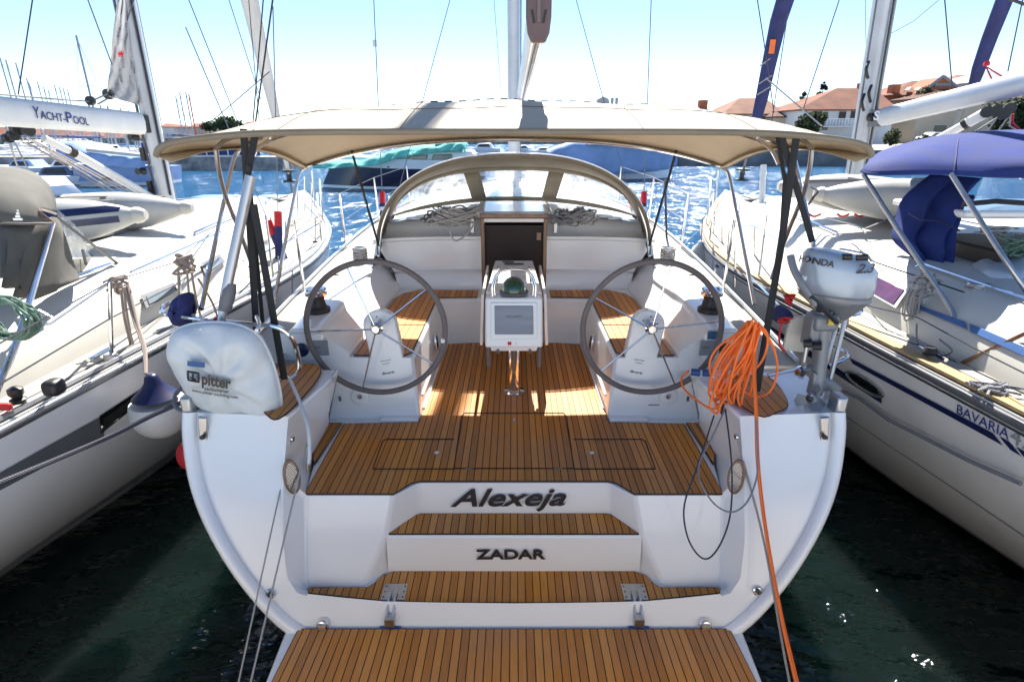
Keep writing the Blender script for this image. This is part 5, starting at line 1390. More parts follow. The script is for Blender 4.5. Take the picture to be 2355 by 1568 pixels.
MB().tube(spl([P(a, b, Y=c) for a, b, c in ((1900,500,5.8),(1960,515,5.6),(1985,528,5.4),(1990,535,5.3))]), .010, 8).build('handrail', 'steel', RY)
# royal blue canopy
rowA = [(1982,392,4.45),(2010,398,4.3),(2070,398,4.2),(2130,397,4.15),(2190,398,4.1),(2270,403,4.0),(2360,405,3.9),(2430,405,3.8)]
rowA2 = [(1992,380,4.48),(2020,376,4.38),(2070,368,4.32),(2130,366,4.26),(2195,368,4.2),(2270,366,4.12),(2360,366,4.0),(2430,366,3.95)]
rowB = [(2003,366,4.7),(2030,358,4.65),(2090,345,4.6),(2140,335,4.6),(2200,328,4.6),(2270,325,4.6),(2360,322,4.6),(2430,320,4.6)]
rowC = [(2025,352,5.0),(2045,342,5.1),(2095,328,5.2),(2150,315,5.3),(2210,308,5.4),(2280,302,5.5),(2360,299,5.6),(2430,298,5.7)]
rowD = [(2060,352,5.6),(2090,345,5.9),(2130,340,6.1),(2170,335,6.2),(2230,330,6.3),(2290,330,6.4),(2360,330,6.5),(2430,330,6.5)]
rws = [spl([P(a, b, Y=c) for a, b, c in r], 4) for r in (rowA, rowA2, rowB, rowC, rowD)]
cols = [spl([r[k] for r in rws], 4) for k in range(len(rws[0]))]
BC = MB().grid(cols).build('canopy', 'bluecanvas', RY, solid=.012, ang=80)
MB().tube([p + Vector((0,0,-.005)) for p in rws[0]], .012, 6).build('hem', 'bluecanvas', BC)
MB().tube(spl([rws[i][16] + Vector((0,-.01,.008)) for i in range(4)], 4), .006, 5).build('seam', 'navycanvas', BC)
for q in (((1986,402,4.4),(2060,520,4.1),(2175,692,3.7),(2196,735,3.6),(2226,812,3.4)), ((2188,400,4.1),(2230,468,3.9),(2310,595,3.6),(2362,672,3.5))):
    MB().tube(spl([P(a, b, Y=c) for a, b, c in q]), .017, 10).build('canopy_pole', 'steel', BC)
# hanging royal blue side cloth
A = [(2140,402,5.0),(2085,455,4.9),(2068,512,4.8),(2062,555,4.7),(2105,600,4.5),(2095,640,4.4)]
Bp = [(2260,410,4.7),(2235,450,4.6),(2225,500,4.5),(2205,540,4.4),(2190,600,4.35),(2165,652,4.3)]
A, Bp = spl([P(a, b, Y=c) for a, b, c in A], 5), spl([P(a, b, Y=c) for a, b, c in Bp], 5)
BCL = MB().grid([[A[i].lerp(Bp[i], j / 10) + Vector((0, .06 * math.sin(j * 1.3 + i * .15), 0)) for j in range(11)] for i in range(len(A))]).build('side_cloth', 'bluecanvas', BC, solid=.008, ang=80)
MB().tube(spl([P(a, b, Y=c) for a, b, c in ((2090,490,4.55),(2120,505,4.5),(2160,508,4.45),(2205,530,4.3))]), .025, 6, flat=.3).build('navy_strap', 'navycanvas', BCL)
A = spl([P(a, b, Y=c) for a, b, c in ((2262,408,4.9),(2300,405,5.2),(2400,405,5.4))], 4); Bp = spl([P(a, b, Y=c) for a, b, c in ((2240,462,4.7),(2300,465,4.9),(2400,468,5.0))], 4)
MB().grid([[A[i].lerp(Bp[i], j / 4) for i in range(len(A))] for j in range(5)]).build('clear_panel', 'clear_blue', BC, ang=80)
A = spl([P(a, b, Y=c) for a, b, c in ((2075,500,5.0),(2060,540,4.9),(2090,560,4.8))], 4); Bp = spl([P(a, b, Y=c) for a, b, c in ((2100,470,5.0),(2095,520,4.9),(2110,560,4.8))], 4)
MB().grid([[A[i].lerp(Bp[i], j / 4) for i in range(len(A))] for j in range(5)]).build('clear_panel', 'clear_blue', BC, ang=80)
# cockpit of the right yacht: coaming, dark box painting the shade of its opening, winches, ropes
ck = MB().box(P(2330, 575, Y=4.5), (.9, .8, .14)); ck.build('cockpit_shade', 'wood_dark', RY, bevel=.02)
MB().box(P(2330, 478, Y=4.9), (1.5, .9, .06)).build('companion_hatch', 'gel', RY, bevel=.02)
MB().tube([P(2215,470,Y=4.5), P(2290,463,Y=4.5), P(2400,470,Y=4.5)], .02, 8).build('hatch_seal', 'black', RY)
MB().grid([[P(2180,640,Y=4.3), P(2260,600,Y=4.2), P(2400,590,Y=4.0)], [P(2200,660,Y=4.1), P(2280,640,Y=3.9), P(2400,660,Y=3.7)], [P(2230,680,Y=3.9), P(2300,700,Y=3.7), P(2400,740,Y=3.5)]]).build('coaming', 'gel', RY, ang=80, solid=.03)
MB().grid([[P(2160,640,Y=4.25), P(2195,628,Y=4.3)], [P(2200,672,Y=4.0), P(2240,665,Y=4.0)], [P(2280,720,Y=3.75), P(2310,700,Y=3.75)], [P(2400,790,Y=3.5), P(2400,755,Y=3.5)]]).build('coaming_teak', 'wood', RY, solid=.02)
wc = P(2235, 713, Y=3.75)
W_ = MB().lathe(wc, [(.085, 0), (.09, .02), (.075, .035), (.06, .05), (.058, .15), (.07, .17), (.065, .19)], 22).build('winch', 'steel', RY)
cp = MB()
for k in range(8):
    rnd = random.Random(k + 40); rr = .068 + .006 * rnd.random()
    cp.tube([wc + Vector((rr*math.cos(a), rr*math.sin(a), .045 + .018*k + .004*math.sin(2*a + k))) for a in [i*math.pi/8 for i in range(16)]], .009, 6, closed=True)
cp.build('rope_turns', 'rope_w', W_)
def bundle(name, label, c, wdt, L_, m, sd, n=7, r=.008, parent=None):
    rnd = random.Random(sd); b = MB()
    for k in range(n):
        w1 = wdt * rnd.uniform(.25, 1); l1 = L_ * rnd.uniform(.75, 1); x0 = rnd.uniform(-.3, .3) * wdt; yo = rnd.uniform(-.03, .03)
        b.tube(spl([c + Vector((x0*.3, yo, 0)), c + Vector((x0 - w1*.5, yo, -l1*.45)), c + Vector((x0 - w1*.35, yo*1.5, -l1*.92)), c + Vector((x0, yo, -l1)), c + Vector((x0 + w1*.35, yo, -l1*.9)), c + Vector((x0 + w1*.5, -yo, -l1*.45)), c + Vector((x0*.3 + .01, yo, 0))], 5), r, 6)
    for k in range(4):
        zz = -L_ * (.12 + .03*k)
        b.tube([c + Vector((wdt*.42*math.cos(a), .03*math.sin(a) + .0, zz + .006*math.sin(a))) for a in [i*math.pi/6 for i in range(12)]], r, 6, closed=True)
    if parent: return b.build(name, m, parent)
    return tag(b.build(name, m, base=c - Vector((0, 0, L_))), label, 'rope')
bundle('rope_bundle', 'long grey rope bundle hanging over the side deck of the right yacht', P(2300, 712, Y=3.45), .12, .50, 'rope_g', 3, n=11, r=.009)
bundle('rope_bundle', 'thin tangled white rope bundle hanging at the blue canopy pole of the right yacht', P(2118, 640, Y=3.9), .11, .34, 'rope_w', 9, n=8, r=.006)
knot(RY, P(2130, 655, Y=3.9), .12, 'rope_w', 'tangled_rope', 3, .006, 8)
knot(RY, P(2285, 890, Z=1.46), .16, 'rope_g', 'rope_on_deck', 3, .007, 4, tz=.15)
knot(RY, P(2295, 530, Y=4.3), .16, 'rope_w', 'rope_on_deck', 4, .008, 14, tz=.35)
knot(RY, P(2340, 570, Y=4.1), .16, 'rope_green', 'rope_on_deck', 4, .010, 15, tz=.8)
MB().tube([P(2195,842,Y=3.35), P(2362,765,Y=3.1)], .012, 8).build('boat_hook', 'wood', RY)
MB().lathe(P(2137, 815, Z=1.47), [(.03, 0), (.045, .02), (.03, .05)], 14).build('deck_fitting', 'black', RY)
MB().box(P(2140, 812, Z=1.47), (.09, .05, .03)).build('mooring_cleat', 'greyplastic', RY, bevel=.01)
MB().tube(spl([P(a, b, Y=c) for a, b, c in ((2108,745,3.7),(2112,790,3.6),(2150,818,3.5),(2190,808,3.4),(2160,780,3.5))]), .006, 6).build('thin_rope', 'rope_g', RY)
for x, y in ((2258, 770), (2262, 785)): MB().lathe(P(x, y, Y=3.5), [(.03, -.015), (.03, .015)], 14, ax=(1, -.5, 0)).build('deck_block', 'greyplastic', RY)
MB().tube([P(1948,730,Y=3.9), P(1948,752,Y=3.85)], .012, 8).build('deck_stud', 'steel', RY)
# mooring line running along the right hull
tag(MB().tube([hit(x, y, hfn(1)) + Vector((-.05, 0, 0)) for x, y in ((1946, 895),(1990,915),(2060,965),(2150,1010),(2250,1060),(2370,1112))], .013, 8).build('mooring_line', 'rope_g', base=(2.8, 3.5, .8)), 'dark flecked mooring rope slung along the side of the right yacht', 'rope')
# deck hatches, seams and small fittings on the neighbours
for s_, root in ((-1, LY), (1, RY)):
    cx_ = CX[s_]
    for (dx, y, w_, l_) in ((0, 8.8, .55, .55), (-s_*.55, 4.3, .42, .42), (-s_*.45, 6.0, .36, .36), (0, 10.9, .5, .5)):
        zt_ = tab(y, [2.4, 5.0, 8, 9.8, 10.6, 11], [1.80, 1.84, 1.86, 1.74, 1.60, 1.6]) + (.065 if abs(dx) < .3 else .045)
        h_ = MB().box((cx_ + dx, y, zt_), (w_, l_, .045)).build('deck_hatch', 'alu', root, bevel=.012)
        MB().box((cx_ + dx, y, zt_ + .024), (w_*.84, l_*.84, .008)).build('hatch_glass', 'glassgrey', h_)
    for k in (.62, .94):
        MB().tube([Vector((cx_ - s_*smoothtab(y, *HB)*k, y, sheer(y) + .05*(1-k*k) + .004)) for y in [lerp(2.0, 12, i/24) for i in range(25)]], .004, 4).build('deck_seam', 'midgrey', root)
    for i in range(3):
        y = 3.0 + 2.6*i
        tr = [cs(s_, max(2.5, y + d), 1.0) + Vector((s_*.08, 0, .05 if 0 < j < 3 else .0)) for j, d in enumerate((0, .08, 1.3, 1.38))]
        MB().tube(tr, .012, 6).build('grab_rail', 'chrome', root)
    for y in (3.4, 8.9):
        x = cx_ - s_*(smoothtab(y, *HB) - .14)
        MB().tube([(x, y-.12, sheer(y)+.05), (x, y+.12, sheer(y)+.05)], .014, 8).build('mooring_cleat', 'chrome', root)
    for y in (5.4, 7.2, 9.0, 10.6):
        x = cx_ - s_*(smoothtab(y, *HB) - .05)
        MB().tube([(x, y, sheer(y)), (x - s_*.02, y, sheer(y) + .62)], .0125, 8).build('stanchion', 'chrome', root)
# dinghy on the right foredeck
nt_, ft_ = P(1878, 446, Y=5.9), P(1796, 428, Y=6.7)
DR = dinghy('inflatable_dinghy', 'pale grey inflatable dinghy with navy stripes lying ahead of the blue canopy', (nt_, P(2200, 470, Y=5.5)), (ft_, P(2060, 455, Y=6.5)), .205, True, 1)
MB().tube([P(1850,418,Y=6.2), P(1980,416,Y=6.0), P(2140,412,Y=5.8)], .02, 6).build('tube_rim', 'greyplastic', DR)
for x in (1860, 1925, 1965, 2010, 2060): MB().tube(spl([P(x, 492, Y=6.0), P(x + 12, 498, Y=6.0), P(x + 28, 492, Y=6.0)]), .012, 6).build('red_lashing', 'rope_red', DR)
MB().tube(spl([P(a, b, Y=c) for a, b, c in ((1866,430,5.8),(1880,440,5.7),(1872,452,5.7),(1860,470,5.8))]), .012, 6).build('dinghy_painter', 'rope_k', DR)
for i, (x, y, Y, L_) in enumerate(((1612, 560, 7.4, .55), (1672, 590, 6.4, .6), (1640, 545, 7.8, .5))):
    cyl_fender(['white fender hanging at the bow of the right yacht', 'large white fender hanging between the middle and right yachts', 'smallest white fender on the bow rail of the right yacht'][i], P(x, y, Y=Y), L_, .12, col_b='fender_w' if i != 1 else 'fender_b', line_to=P(x + 5, y - 60, Y=Y), grp='fenders along the right yacht')
# ================================================================== loose things on the middle yacht
# lifebuoy bag
bo = [(398,768),(428,749),(470,742),(520,742),(563,752),(598,776),(622,820),(638,870),(647,920),(640,950),(610,961),(560,956),(503,946),(458,930),(425,892),(400,850),(388,806)]
YB0 = 2.74
bpts = spl([P(a, b, Y=YB0) for a, b in bo], 4, closed=True)
bc = sum(bpts, Vector()) / len(bpts)
def bag_off(s): return .10 * math.sqrt(max(0, 1 - s ** 3.2))
def bag_s(p):
    a = math.atan2(p.z - bc.z, p.x - bc.x); best = min(bpts, key=lambda q: abs((math.atan2(q.z - bc.z, q.x - bc.x) - a + math.pi) % (2*math.pi) - math.pi))
    return min(1, math.hypot(p.x - bc.x, p.z - bc.z) / math.hypot(best.x - bc.x, best.z - bc.z))
def wr(i, s): return (.012 * math.sin(i * .74 + 5 * s) + .010 * math.sin(i * .41 - 7 * s)) * math.sin(math.pi * s) ** .7 * s * 1.4 + s * .006 * math.sin(i * .37 + 9 * s)
rws = []
for side in (-1, 1):
    ss = [1, .985, .95, .88, .78, .65, .5, .35, .2, .08]
    if side > 0: ss = ss[::-1]
    for s_ in ss:
        rws.append([Vector((bc.x + (p.x - bc.x)*s_, YB0 + side*(bag_off(s_) + (wr(i, s_) if s_ < .99 else 0)), bc.z + (p.z - bc.z)*s_)) for i, p in enumerate(bpts)])
front, back = rws[:10], rws[10:]
BG = thing('lifebuoy_bag', 'white lifebuoy bag with black pitter lettering hanging on the left stern rail', 'buoy bag', bc - Vector((0, 0, .3)))
g1 = MB().grid(front, closed=True); g1.poly(front[-1]); g1.grid(back, closed=True); g1.poly(back[0])
g1.build('cover', 'bag', BG, ang=80)
MB().tube([Vector((p.x, YB0, p.z)) for p in bpts], .008, 6, closed=True).build('seam', 'bag', BG)
bfn = lambda p, d: Vector((p.x, YB0 - bag_off(bag_s(p)) - .026 - d, p.z))
def BP(x, y): return P(x, y, Y=YB0 - .15)
text('pitter', BP(458, 887), (1, 0, -.20), (0, 0, 1), .062, 'ink', BG, width=.145, offset=.035, fn=bfn)
text('yachtcharter', BP(464, 901), (1, 0, -.15), (0, 0, 1), .018, 'ink', BG, width=.125, offset=.01, fn=bfn)
text('www.pitter-yachting.com', BP(434, 906), (1, 0, -.17), (0, 0, 1), .017, 'ink', BG, width=.235, offset=.01, fn=bfn)
lg = [BP(426, 858), BP(451, 862), BP(452, 882), BP(427, 878)]
MB().tube([bfn(p, .004) for p in [lg[i].lerp(lg[(i+1)%4], k/4) for i in range(4) for k in range(4)]], .006, 5, closed=True).build('logo', 'ink', BG)
MB().tube([bfn(BP(a, b), .004) for a, b in ((438,864),(438,877),(446,878),(432,872))], .005, 5).build('logo', 'ink', BG)
MB().grid([[bfn(BP(lerp(424, 466, i/6), lerp(834, 838, i/6) + j*6), .003) for i in range(7)] for j in range(3)]).build('blue_label', 'bluecord', BG)
for x in (462, 590): MB().tube(spl([P(x, 728, Y=2.93), P(x + 6, 745, Y=2.80), P(x, 760, Y=2.70)]), .010, 6).build('hanger', 'gel_cream', BG)
MB().box(P(503, 736, Y=2.87), (.05, .03, .03)).build('red_clip', 'red', BG, bevel=.008)
# dark bundle on the left rail
rb = [P(x, y, Y=3.02) for x, y in ((392,708),(400,690),(412,678),(428,674),(442,682),(446,712),(440,742),(420,748),(398,742))]
rb = spl(rb, 3, closed=True); c_ = sum(rb, Vector()) / len(rb)
g = MB()
for sd in (-1, 1):
    g.grid([[Vector((c_.x + (p.x-c_.x)*k, c_.y + sd*(.085*math.sqrt(1-k**2.2) + .01*math.sin(i*1.1+k*4)), c_.z + (p.z-c_.z)*k)) for i, p in enumerate(rb)] for k in (1, .95, .8, .6, .35, .1)], closed=True)
tag(g.build('cloth_bundle', 'navycanvas', base=c_, ang=80), 'dark navy cloth bundle tied on the left stern rail above the white bag', 'cloth')

# outboard motor
OM = thing('outboard_motor', 'silver and grey outboard motor clamped on the right stern rail', 'outboard motor', P(1892, 1000, Y=2.8))
cc = P(1922, 640, Y=2.92)
def ring(cx_, cy_, cz_, a, b, n=2.6, N_=36, tilt=.0, nose=.0):
    r = []
    for i in range(N_):
        t = 2*math.pi*i/N_; c, s_ = math.cos(t), math.sin(t)
        x = a*math.copysign(abs(c)**(2/n), c); y = b*math.copysign(abs(s_)**(2/n), s_)
        if x < 0: y *= 1 - nose*(-x/a)
        r.append(Vector((cx_ + x, cy_ + y, cz_ + tilt*x)))
    return r
ck_ = [(-.075, .172, .140), (-.06, .184, .150), (.0, .186, .152), (.06, .180, .148), (.105, .168, .136), (.130, .146, .116), (.142, .112, .088), (.147, .06, .045), (.148, .01, .01)]
cowl = MB().grid([ring(cc.x + (.0 if z < .06 else -.018*(z-.06)/.06), cc.y, cc.z + z + (0 if z < .1 else 0), a, b, tilt=-.06 - (.10 if z > .09 else 0)*(1), nose=.28) for z, a, b in ck_], closed=True)
cowl = cowl.build('cowl', 'honda', OM, ang=40)
sk = [(-.075, .171, .138), (-.10, .178, .142), (-.125, .150, .12), (-.16, .115, .095), (-.20, .07, .07), (-.22, .05, .05)]
MB().grid([ring(cc.x + (z+.075)*-.25, cc.y, cc.z + z, a, b, tilt=-.06, nose=.28) for z, a, b in sk], closed=True).build('lower_cowl', 'motorgrey', OM, ang=50)
MB().grid([ring(cc.x, cc.y, cc.z + z, .179, .147, tilt=-.06, nose=.28) for z in (-.080, -.072)], closed=True).build('seam_band', 'greyplastic', OM)
def cfn(p, d):
    x = max(-.18, min(.18, p.x - cc.x)); n = 2.6
    y = .150 * max(0, 1 - (abs(x)/.184)**n)**(1/n)
    if x < 0: y *= 1 - .28*(-x/.184)
    return Vector((p.x, cc.y - y - .003 - d, p.z))
text('HONDA', P(1857, 610, Y=2.79), (1, 0, -.10), (0, 0, 1), .032, 'ink', cowl, width=.138, offset=.018, fn=cfn)
text('2.3', P(1963, 626, Y=2.79), (1, 0, .02), (0, 0, 1), .046, 'ink', cowl, width=.095, offset=.02, shear=.25, fn=cfn)
for a, b in ((1935, 1955), (1962, 1990)):
    gq = []
    for y in (583, 597): gq.append([cfn(P(lerp(a, b, i/4), y - (i*.2), Y=2.79), .0035) + Vector((0,.0,0)) for i in range(5)])
    MB().grid(gq).build('vent', 'black', cowl, solid=.004)
MB().tube(spl([P(a, b, Y=c) for a, b, c in ((1930,572,2.80),(1960,577,2.78),(1992,585,2.80),(2003,600,2.9))]), .006, 6).build('cowl_lip', 'honda', cowl)
MB().grid([[cfn(P(x, y, Y=2.79), -.012) for x in (1866, 1880)] for y in (644, 656)]).build('white_label', 'gel', OM, solid=.003)
MB().tube(spl([P(a, b, Y=c) for a, b, c in ((1818,588,2.86),(1826,620,2.82),(1845,655,2.78),(1868,690,2.76),(1872,702,2.76))]), [.018]*25 , 8).build('tiller_arm', 'motorgrey', OM)
MB().tube([P(1862,680,Y=2.76), P(1925,742,Y=2.76)], .020, 6, flat=.7).build('bracket_arm', 'black', OM)
legp = [P(1890,715,Y=2.88), P(1888,770,Y=2.86), P(1885,830,Y=2.84), P(1878,880,Y=2.82), P(1872,905,Y=2.81)]
MB().tube(spl(legp, 3), [.050,.048,.044,.040,.038,.036,.036,.036,.036,.037,.038,.038,.038][:len(spl(legp, 3))], 12, flat=1.3).build('leg_housing', 'motorgrey', OM, ang=60)
MB().box(P(1890, 738, Y=2.86), (.13, .12, .09), rz=.1).build('swivel_bracket', 'motorgrey', OM, bevel=.02)
MB().box(P(1866, 760, Y=2.87), (.06, .10, .17)).build('clamp', 'motorgrey', OM, bevel=.015)
for x, y in ((1858, 790), (1880, 796)): 
    k = MB().lathe(P(x, y, Y=2.80), [(.022, -.02), (.022, .02)], 12, ax=(1, -.6, .2)).build('clamp_screw', 'black', OM)
MB().box(P(1912, 737, Y=2.79), (.028, .006, .05)).build('yellow_label', mat('yellow_label', (.6, .45, .05), .5), OM)
MB().tube(spl([P(a, b, Y=c) for a, b, c in ((1950,690,2.9),(1958,700,2.9),(1955,712,2.92))]), .024, 10).build('starter_grip', 'black', OM)
# lower unit with anti-ventilation plate, gearcase, propeller, skeg
MB().prism([P(a, b, Y=2.84) for a, b in ((1862,848),(1925,880),(1928,892),(1880,890),(1858,905))], (0, -.05, 0)).build('plate', 'motorgrey', OM, bevel=.008)
gcz = P(1880, 925, Y=2.76)
MB().tube([P(1862,905,Y=2.72), P(1866,915,Y=2.73), P(1880,930,Y=2.77), P(1902,948,Y=2.84), P(1908,953,Y=2.86)], [.012,.030,.036,.030,.012], 14).build('gearcase', 'motorgrey', OM, ang=60)
MB().prism([P(a, b, Y=2.78) for a, b in ((1885,940),(1905,952),(1910,1012),(1896,1016),(1888,990))], (0, -.012, 0)).build('skeg', 'steel', OM, bevel=.004)
PRP = MB().lathe(P(1866, 918, Y=2.73), [(.022, -.03), (.024, 0), (.018, .03), (.006, .045)], 14, ax=(P(1866, 918, Y=2.73) - P(1902, 948, Y=2.84))).build('propeller_hub', 'black', OM)
axp = (P(1866, 918, Y=2.73) - P(1902, 948, Y=2.84)).normalized(); e1 = axp.orthogonal().normalized(); e2 = axp.cross(e1)
for k in range(3):
    a = 2*math.pi*k/3 + .5; d1 = e1*math.cos(a) + e2*math.sin(a); d2 = axp.cross(d1); b0 = P(1866, 918, Y=2.73)
    MB().prism([b0 + d1*.02 - d2*.018 + axp*.01, b0 + d1*.06 - d2*.035 + axp*.018, b0 + d1*.088 - d2*.005, b0 + d1*.075 + d2*.025 - axp*.01, b0 + d1*.02 + d2*.018 - axp*.01], axp*.004).build('blade', 'motorgrey', PRP, bevel=.001)
# white mounting board and cords
mb2 = MB().prism([P(a, b, Y=2.97) for a, b in ((1818,738),(1838,728),(1884,726),(1878,792),(1856,812),(1800,806))], (0, .025, 0)).build('mounting_board', 'gel_old', OM, bevel=.006)
knot(OM, P(1815, 690, Y=2.95), .035, 'rope_red', 'red_cord', 3, .005, 21, tz=1.6)
knot(OM, P(1802, 735, Y=2.93), .04, 'rope_red', 'red_cord', 2, .006, 22, tz=.6)
MB().tube(spl([P(a, b, Y=2.93) for a, b in ((1800,738),(1792,770),(1795,795),(1806,808))]), .006, 6).build('red_cord', 'rope_red', OM)
MB().tube(spl([P(a, b, Y=2.95) for a, b in ((1870,665),(1868,685),(1878,695),(1886,680),(1880,665))]), .006, 6).build('loop', 'greyplastic', OM)
cp = P(1945, 697, Y=2.97); sp_ = []
for i in range(60): sp_.append(cp + Vector((-.03 + .0012*i, .032*math.cos(i*.62), .04*math.sin(i*.62))))
MB().tube(sp_, .009, 6).build('coiled_lanyard', 'black', OM)
rb = [P(x, y, Y=3.05) for x, y in ((1787,748),(1796,722),(1812,708),(1826,722),(1838,748))]
tag(MB().prism(rb, (0, .12, -.0)).build('cloth_bundle', 'navycanvas', base=rb[0], bevel=.03), 'small navy cloth cover on the right stern rail beside the outboard', 'cloth')

# orange shore-power cable, coiled and hanging
oc_ = thing('power_cable', 'bright orange power cable coiled over the right rail, its tail running off to the quay', 'cable', P(1700, 950, Y=2.8))
rnd = random.Random(11)
T0 = P(1738, 742, Y=2.86)
for k in range(13):
    bx = rnd.uniform(1640, 1705); by = 955 - abs(bx - 1648)*.35 + rnd.uniform(-55, 8)
    w1 = rnd.uniform(14, 46); Yk = 2.80 + rnd.uniform(-.05, .05)
    tx, ty_ = 1730 + rnd.uniform(-12, 14), 742 + rnd.uniform(-10, 10)
    q = [(tx, ty_), (tx - (tx-bx)*.45 - w1*.75, lerp(ty_, by, .45)), (bx - w1*.35, lerp(ty_, by, .88)), (bx + 3, by), (bx + w1*.45, lerp(ty_, by, .86)), (tx - (tx-bx)*.40 + w1*.45, lerp(ty_, by, .45)), (tx + 6, ty_ + 4)]
    MB().tube(spl([P(a, b, Y=Yk + .02*math.sin(i+k)) for i, (a, b) in enumerate(q)], 6), .0063, 8).build('cable_loop', 'orange', oc_)
for q in (((1740,745),(1775,790),(1788,850),(1770,900),(1735,912),(1700,890)), ((1738,745),(1690,770),(1650,800),(1632,835),(1640,880),(1655,905)), ((1735,740),(1765,770),(1752,830),(1700,880),(1650,935))):
    MB().tube(spl([P(a, b, Y=2.80) for a, b in q], 7), .0063, 8).build('cable_loop', 'orange', oc_)
MB().tube(spl([P(a, b, Y=c) for a, b, c in ((1585,852,3.1),(1568,868,3.08),(1572,892,3.02),(1600,918,2.95),(1636,940,2.88),(1655,935,2.85))], 7), .0063, 8).build('cable_end', 'orange', oc_)
for x in (1590, 1616): MB().tube([P(x, 855 + (x-1590)*.05, Y=3.1), P(x + 20, 857 + (x-1590)*.05, Y=3.08)], .022, 12).build('blue_plug', 'bluecord', oc_)
MB().tube(spl([P(a, b, Y=c) for a, b, c in ((1736,742,2.86),(1733,850,2.72),(1738,960,2.60),(1741,1060,2.52),(1757,1200,2.40),(1790,1390,2.18),(1830,1570,1.95),(1900,1850,1.6))], 7), .0066, 8).build('cable_tail', 'orange', oc_)
MB().tube(spl([P(a, b, Y=c) for a, b, c in ((1741,742,2.85),(1737,850,2.73),(1742,960,2.61),(1747,1080,2.52),(1764,1220,2.39),(1796,1400,2.18),(1836,1570,1.95),(1905,1850,1.6))], 7), .0045, 8).build('cable_tail', 'orange', oc_)

# mooring lines
def line(name, label, q, r, m, grp=None):
    p = [P(a, b, Y=c) for a, b, c in q]
    o = MB().tube(spl(p, 6), r, 7).build(name, m, base=p[0]); return tag(o, label, 'rope', grp)
line('mooring_line', 'left one of the two thin lines running down the left stern quarter', ((671,1008,2.66),(655,1080,2.60),(600,1330,2.25),(548,1570,1.95),(470,1920,1.55)), .0042, 'rope_w')
line('mooring_line', 'right one of the two lines on the left quarter, passing the round drain fitting', ((704,1022,2.64),(695,1060,2.60),(624,1365,2.22),(576,1570,1.95),(495,1920,1.55)), .0048, 'rope_w')
line('mooring_line', 'grey line beside the orange cable running from the right quarter wall to the quay', ((1695,1004,2.64),(1712,1070,2.58),(1758,1250,2.36),(1816,1570,1.98),(1880,1850,1.6)), .0060, 'rope_w')
line('thin_rope', 'thin black cord hanging in a long loop below the orange cable', ((1642,955,2.78),(1605,1070,2.58),(1574,1160,2.44),(1580,1230,2.38),(1605,1275,2.36),(1632,1282,2.36),(1662,1240,2.38),(1681,1170,2.40),(1682,1060,2.5),(1668,940,2.75)), .0045, 'rope_k')
line('thin_rope', 'thin grey cord hanging in a short loop across the right speaker', ((1668,940,2.75),(1640,1000,2.65),(1612,1055,2.55),(1608,1100,2.46),(1640,1155,2.38),(1680,1177,2.34),(1715,1158,2.32),(1737,1110,2.36),(1743,1060,2.42),(1738,960,2.55)), .0045, 'rope_g')
MB().tube(spl([P(a, b, Y=2.83) for a, b in ((1660,945),(1668,925),(1680,940),(1664,955),(1656,935))]), .008, 6).build('cord_knot', 'rope_k', oc_)
rbp = P(438, 1046, Y=2.92)
tag(MB().lathe(rbp, [(.075*math.sin(a), -.095*math.cos(a)) for a in [.02 + i*.31 for i in range(11)]], 18).build('red_buoy', 'red', base=rbp - Vector((0,0,.12)), ang=80), 'red buoy half hidden behind the left edge of the stern', 'buoy')

# rope coils on the coachroof of the middle yacht
def pile(label, c, w_, n, m, sd, r=.008, hang=0.0):
    rnd = random.Random(sd); b = MB()
    for k in range(n):
        rx = w_*rnd.uniform(.4, 1); ry = .13*rnd.uniform(.4, 1); c = c + Vector((rnd.uniform(-.02, .02), rnd.uniform(-.015, .015), 0)); ph = rnd.uniform(0, 6)
        b.tube([c + Vector((rx*math.cos(a) + rnd.uniform(-.006,.006) + .02*rnd.uniform(-1,1)*(i == 3), ry*math.sin(a) - .02, .012*k*.55 + .02 + .028*math.sin(2*a + ph))) for i, a in enumerate([2*math.pi*j/22 for j in range(22)])], r, 6, closed=True)
    if hang:
        b.tube(spl([c + Vector((-w_*.5, -.12, .05)), c + Vector((-w_*.35, -.17, -.02)), c + Vector((-.02, -.19, -hang)), c + Vector((w_*.4, -.18, -.06)), c + Vector((w_*.7, -.12, .03))]), r, 6)
    return tag(b.build('rope_coil', m, base=c), label, 'rope')
pile('tangle of pale rope left of the companionway on the coachroof', P(1035, 515, Z=2.02), .22, 18, 'rope_w', 4, .0085, .12)
pile('dark rope coil resting against the clutches left of the companionway', P(1000, 508, Z=2.02), .13, 7, 'rope_g', 5)
pile('grey rope wound on the coachroof right of the companionway', P(1298, 514, Z=2.02), .15, 13, 'rope_g', 6)
pile('cream rope coil to the right of the grey rope on the coachroof', P(1352, 512, Z=2.02), .12, 13, 'rope_w', 8)
# ================================================================== harbour beyond
G['stone'] = mat('rubble_stone', (0.36, 0.34, 0.31), .9, vs=1.5, col2=(.12, .115, .11), bump=3, bs=2, detail=8)
G['quaywall'] = mat('stained_quay_wall', (0.20, 0.21, 0.22), .9, vs=.7, col2=(.07, .08, .09), detail=6)
G['asphalt'] = mat('quay_paving', (0.32, 0.31, 0.29), .9)
G['plaster_w'] = mat('white_plaster', (0.62, 0.63, 0.64), .9, var=.05, vs=.4)
G['plaster_b'] = mat('beige_plaster', (0.48, 0.42, 0.33), .9, var=.06, vs=.4)
G['plaster_g'] = mat('grey_plaster', (0.36, 0.37, 0.38), .9, var=.08, vs=.4)
G['brick'] = mat('hollow_red_brick', (0.50, 0.16, 0.07), .9, vs=1.2, col2=(.34, .10, .05), detail=8)
G['window'] = mat('dark_window', (.03, .035, .04), .15)
G['shutter'] = mat('brown_shutter', (.05, .03, .025), .6)
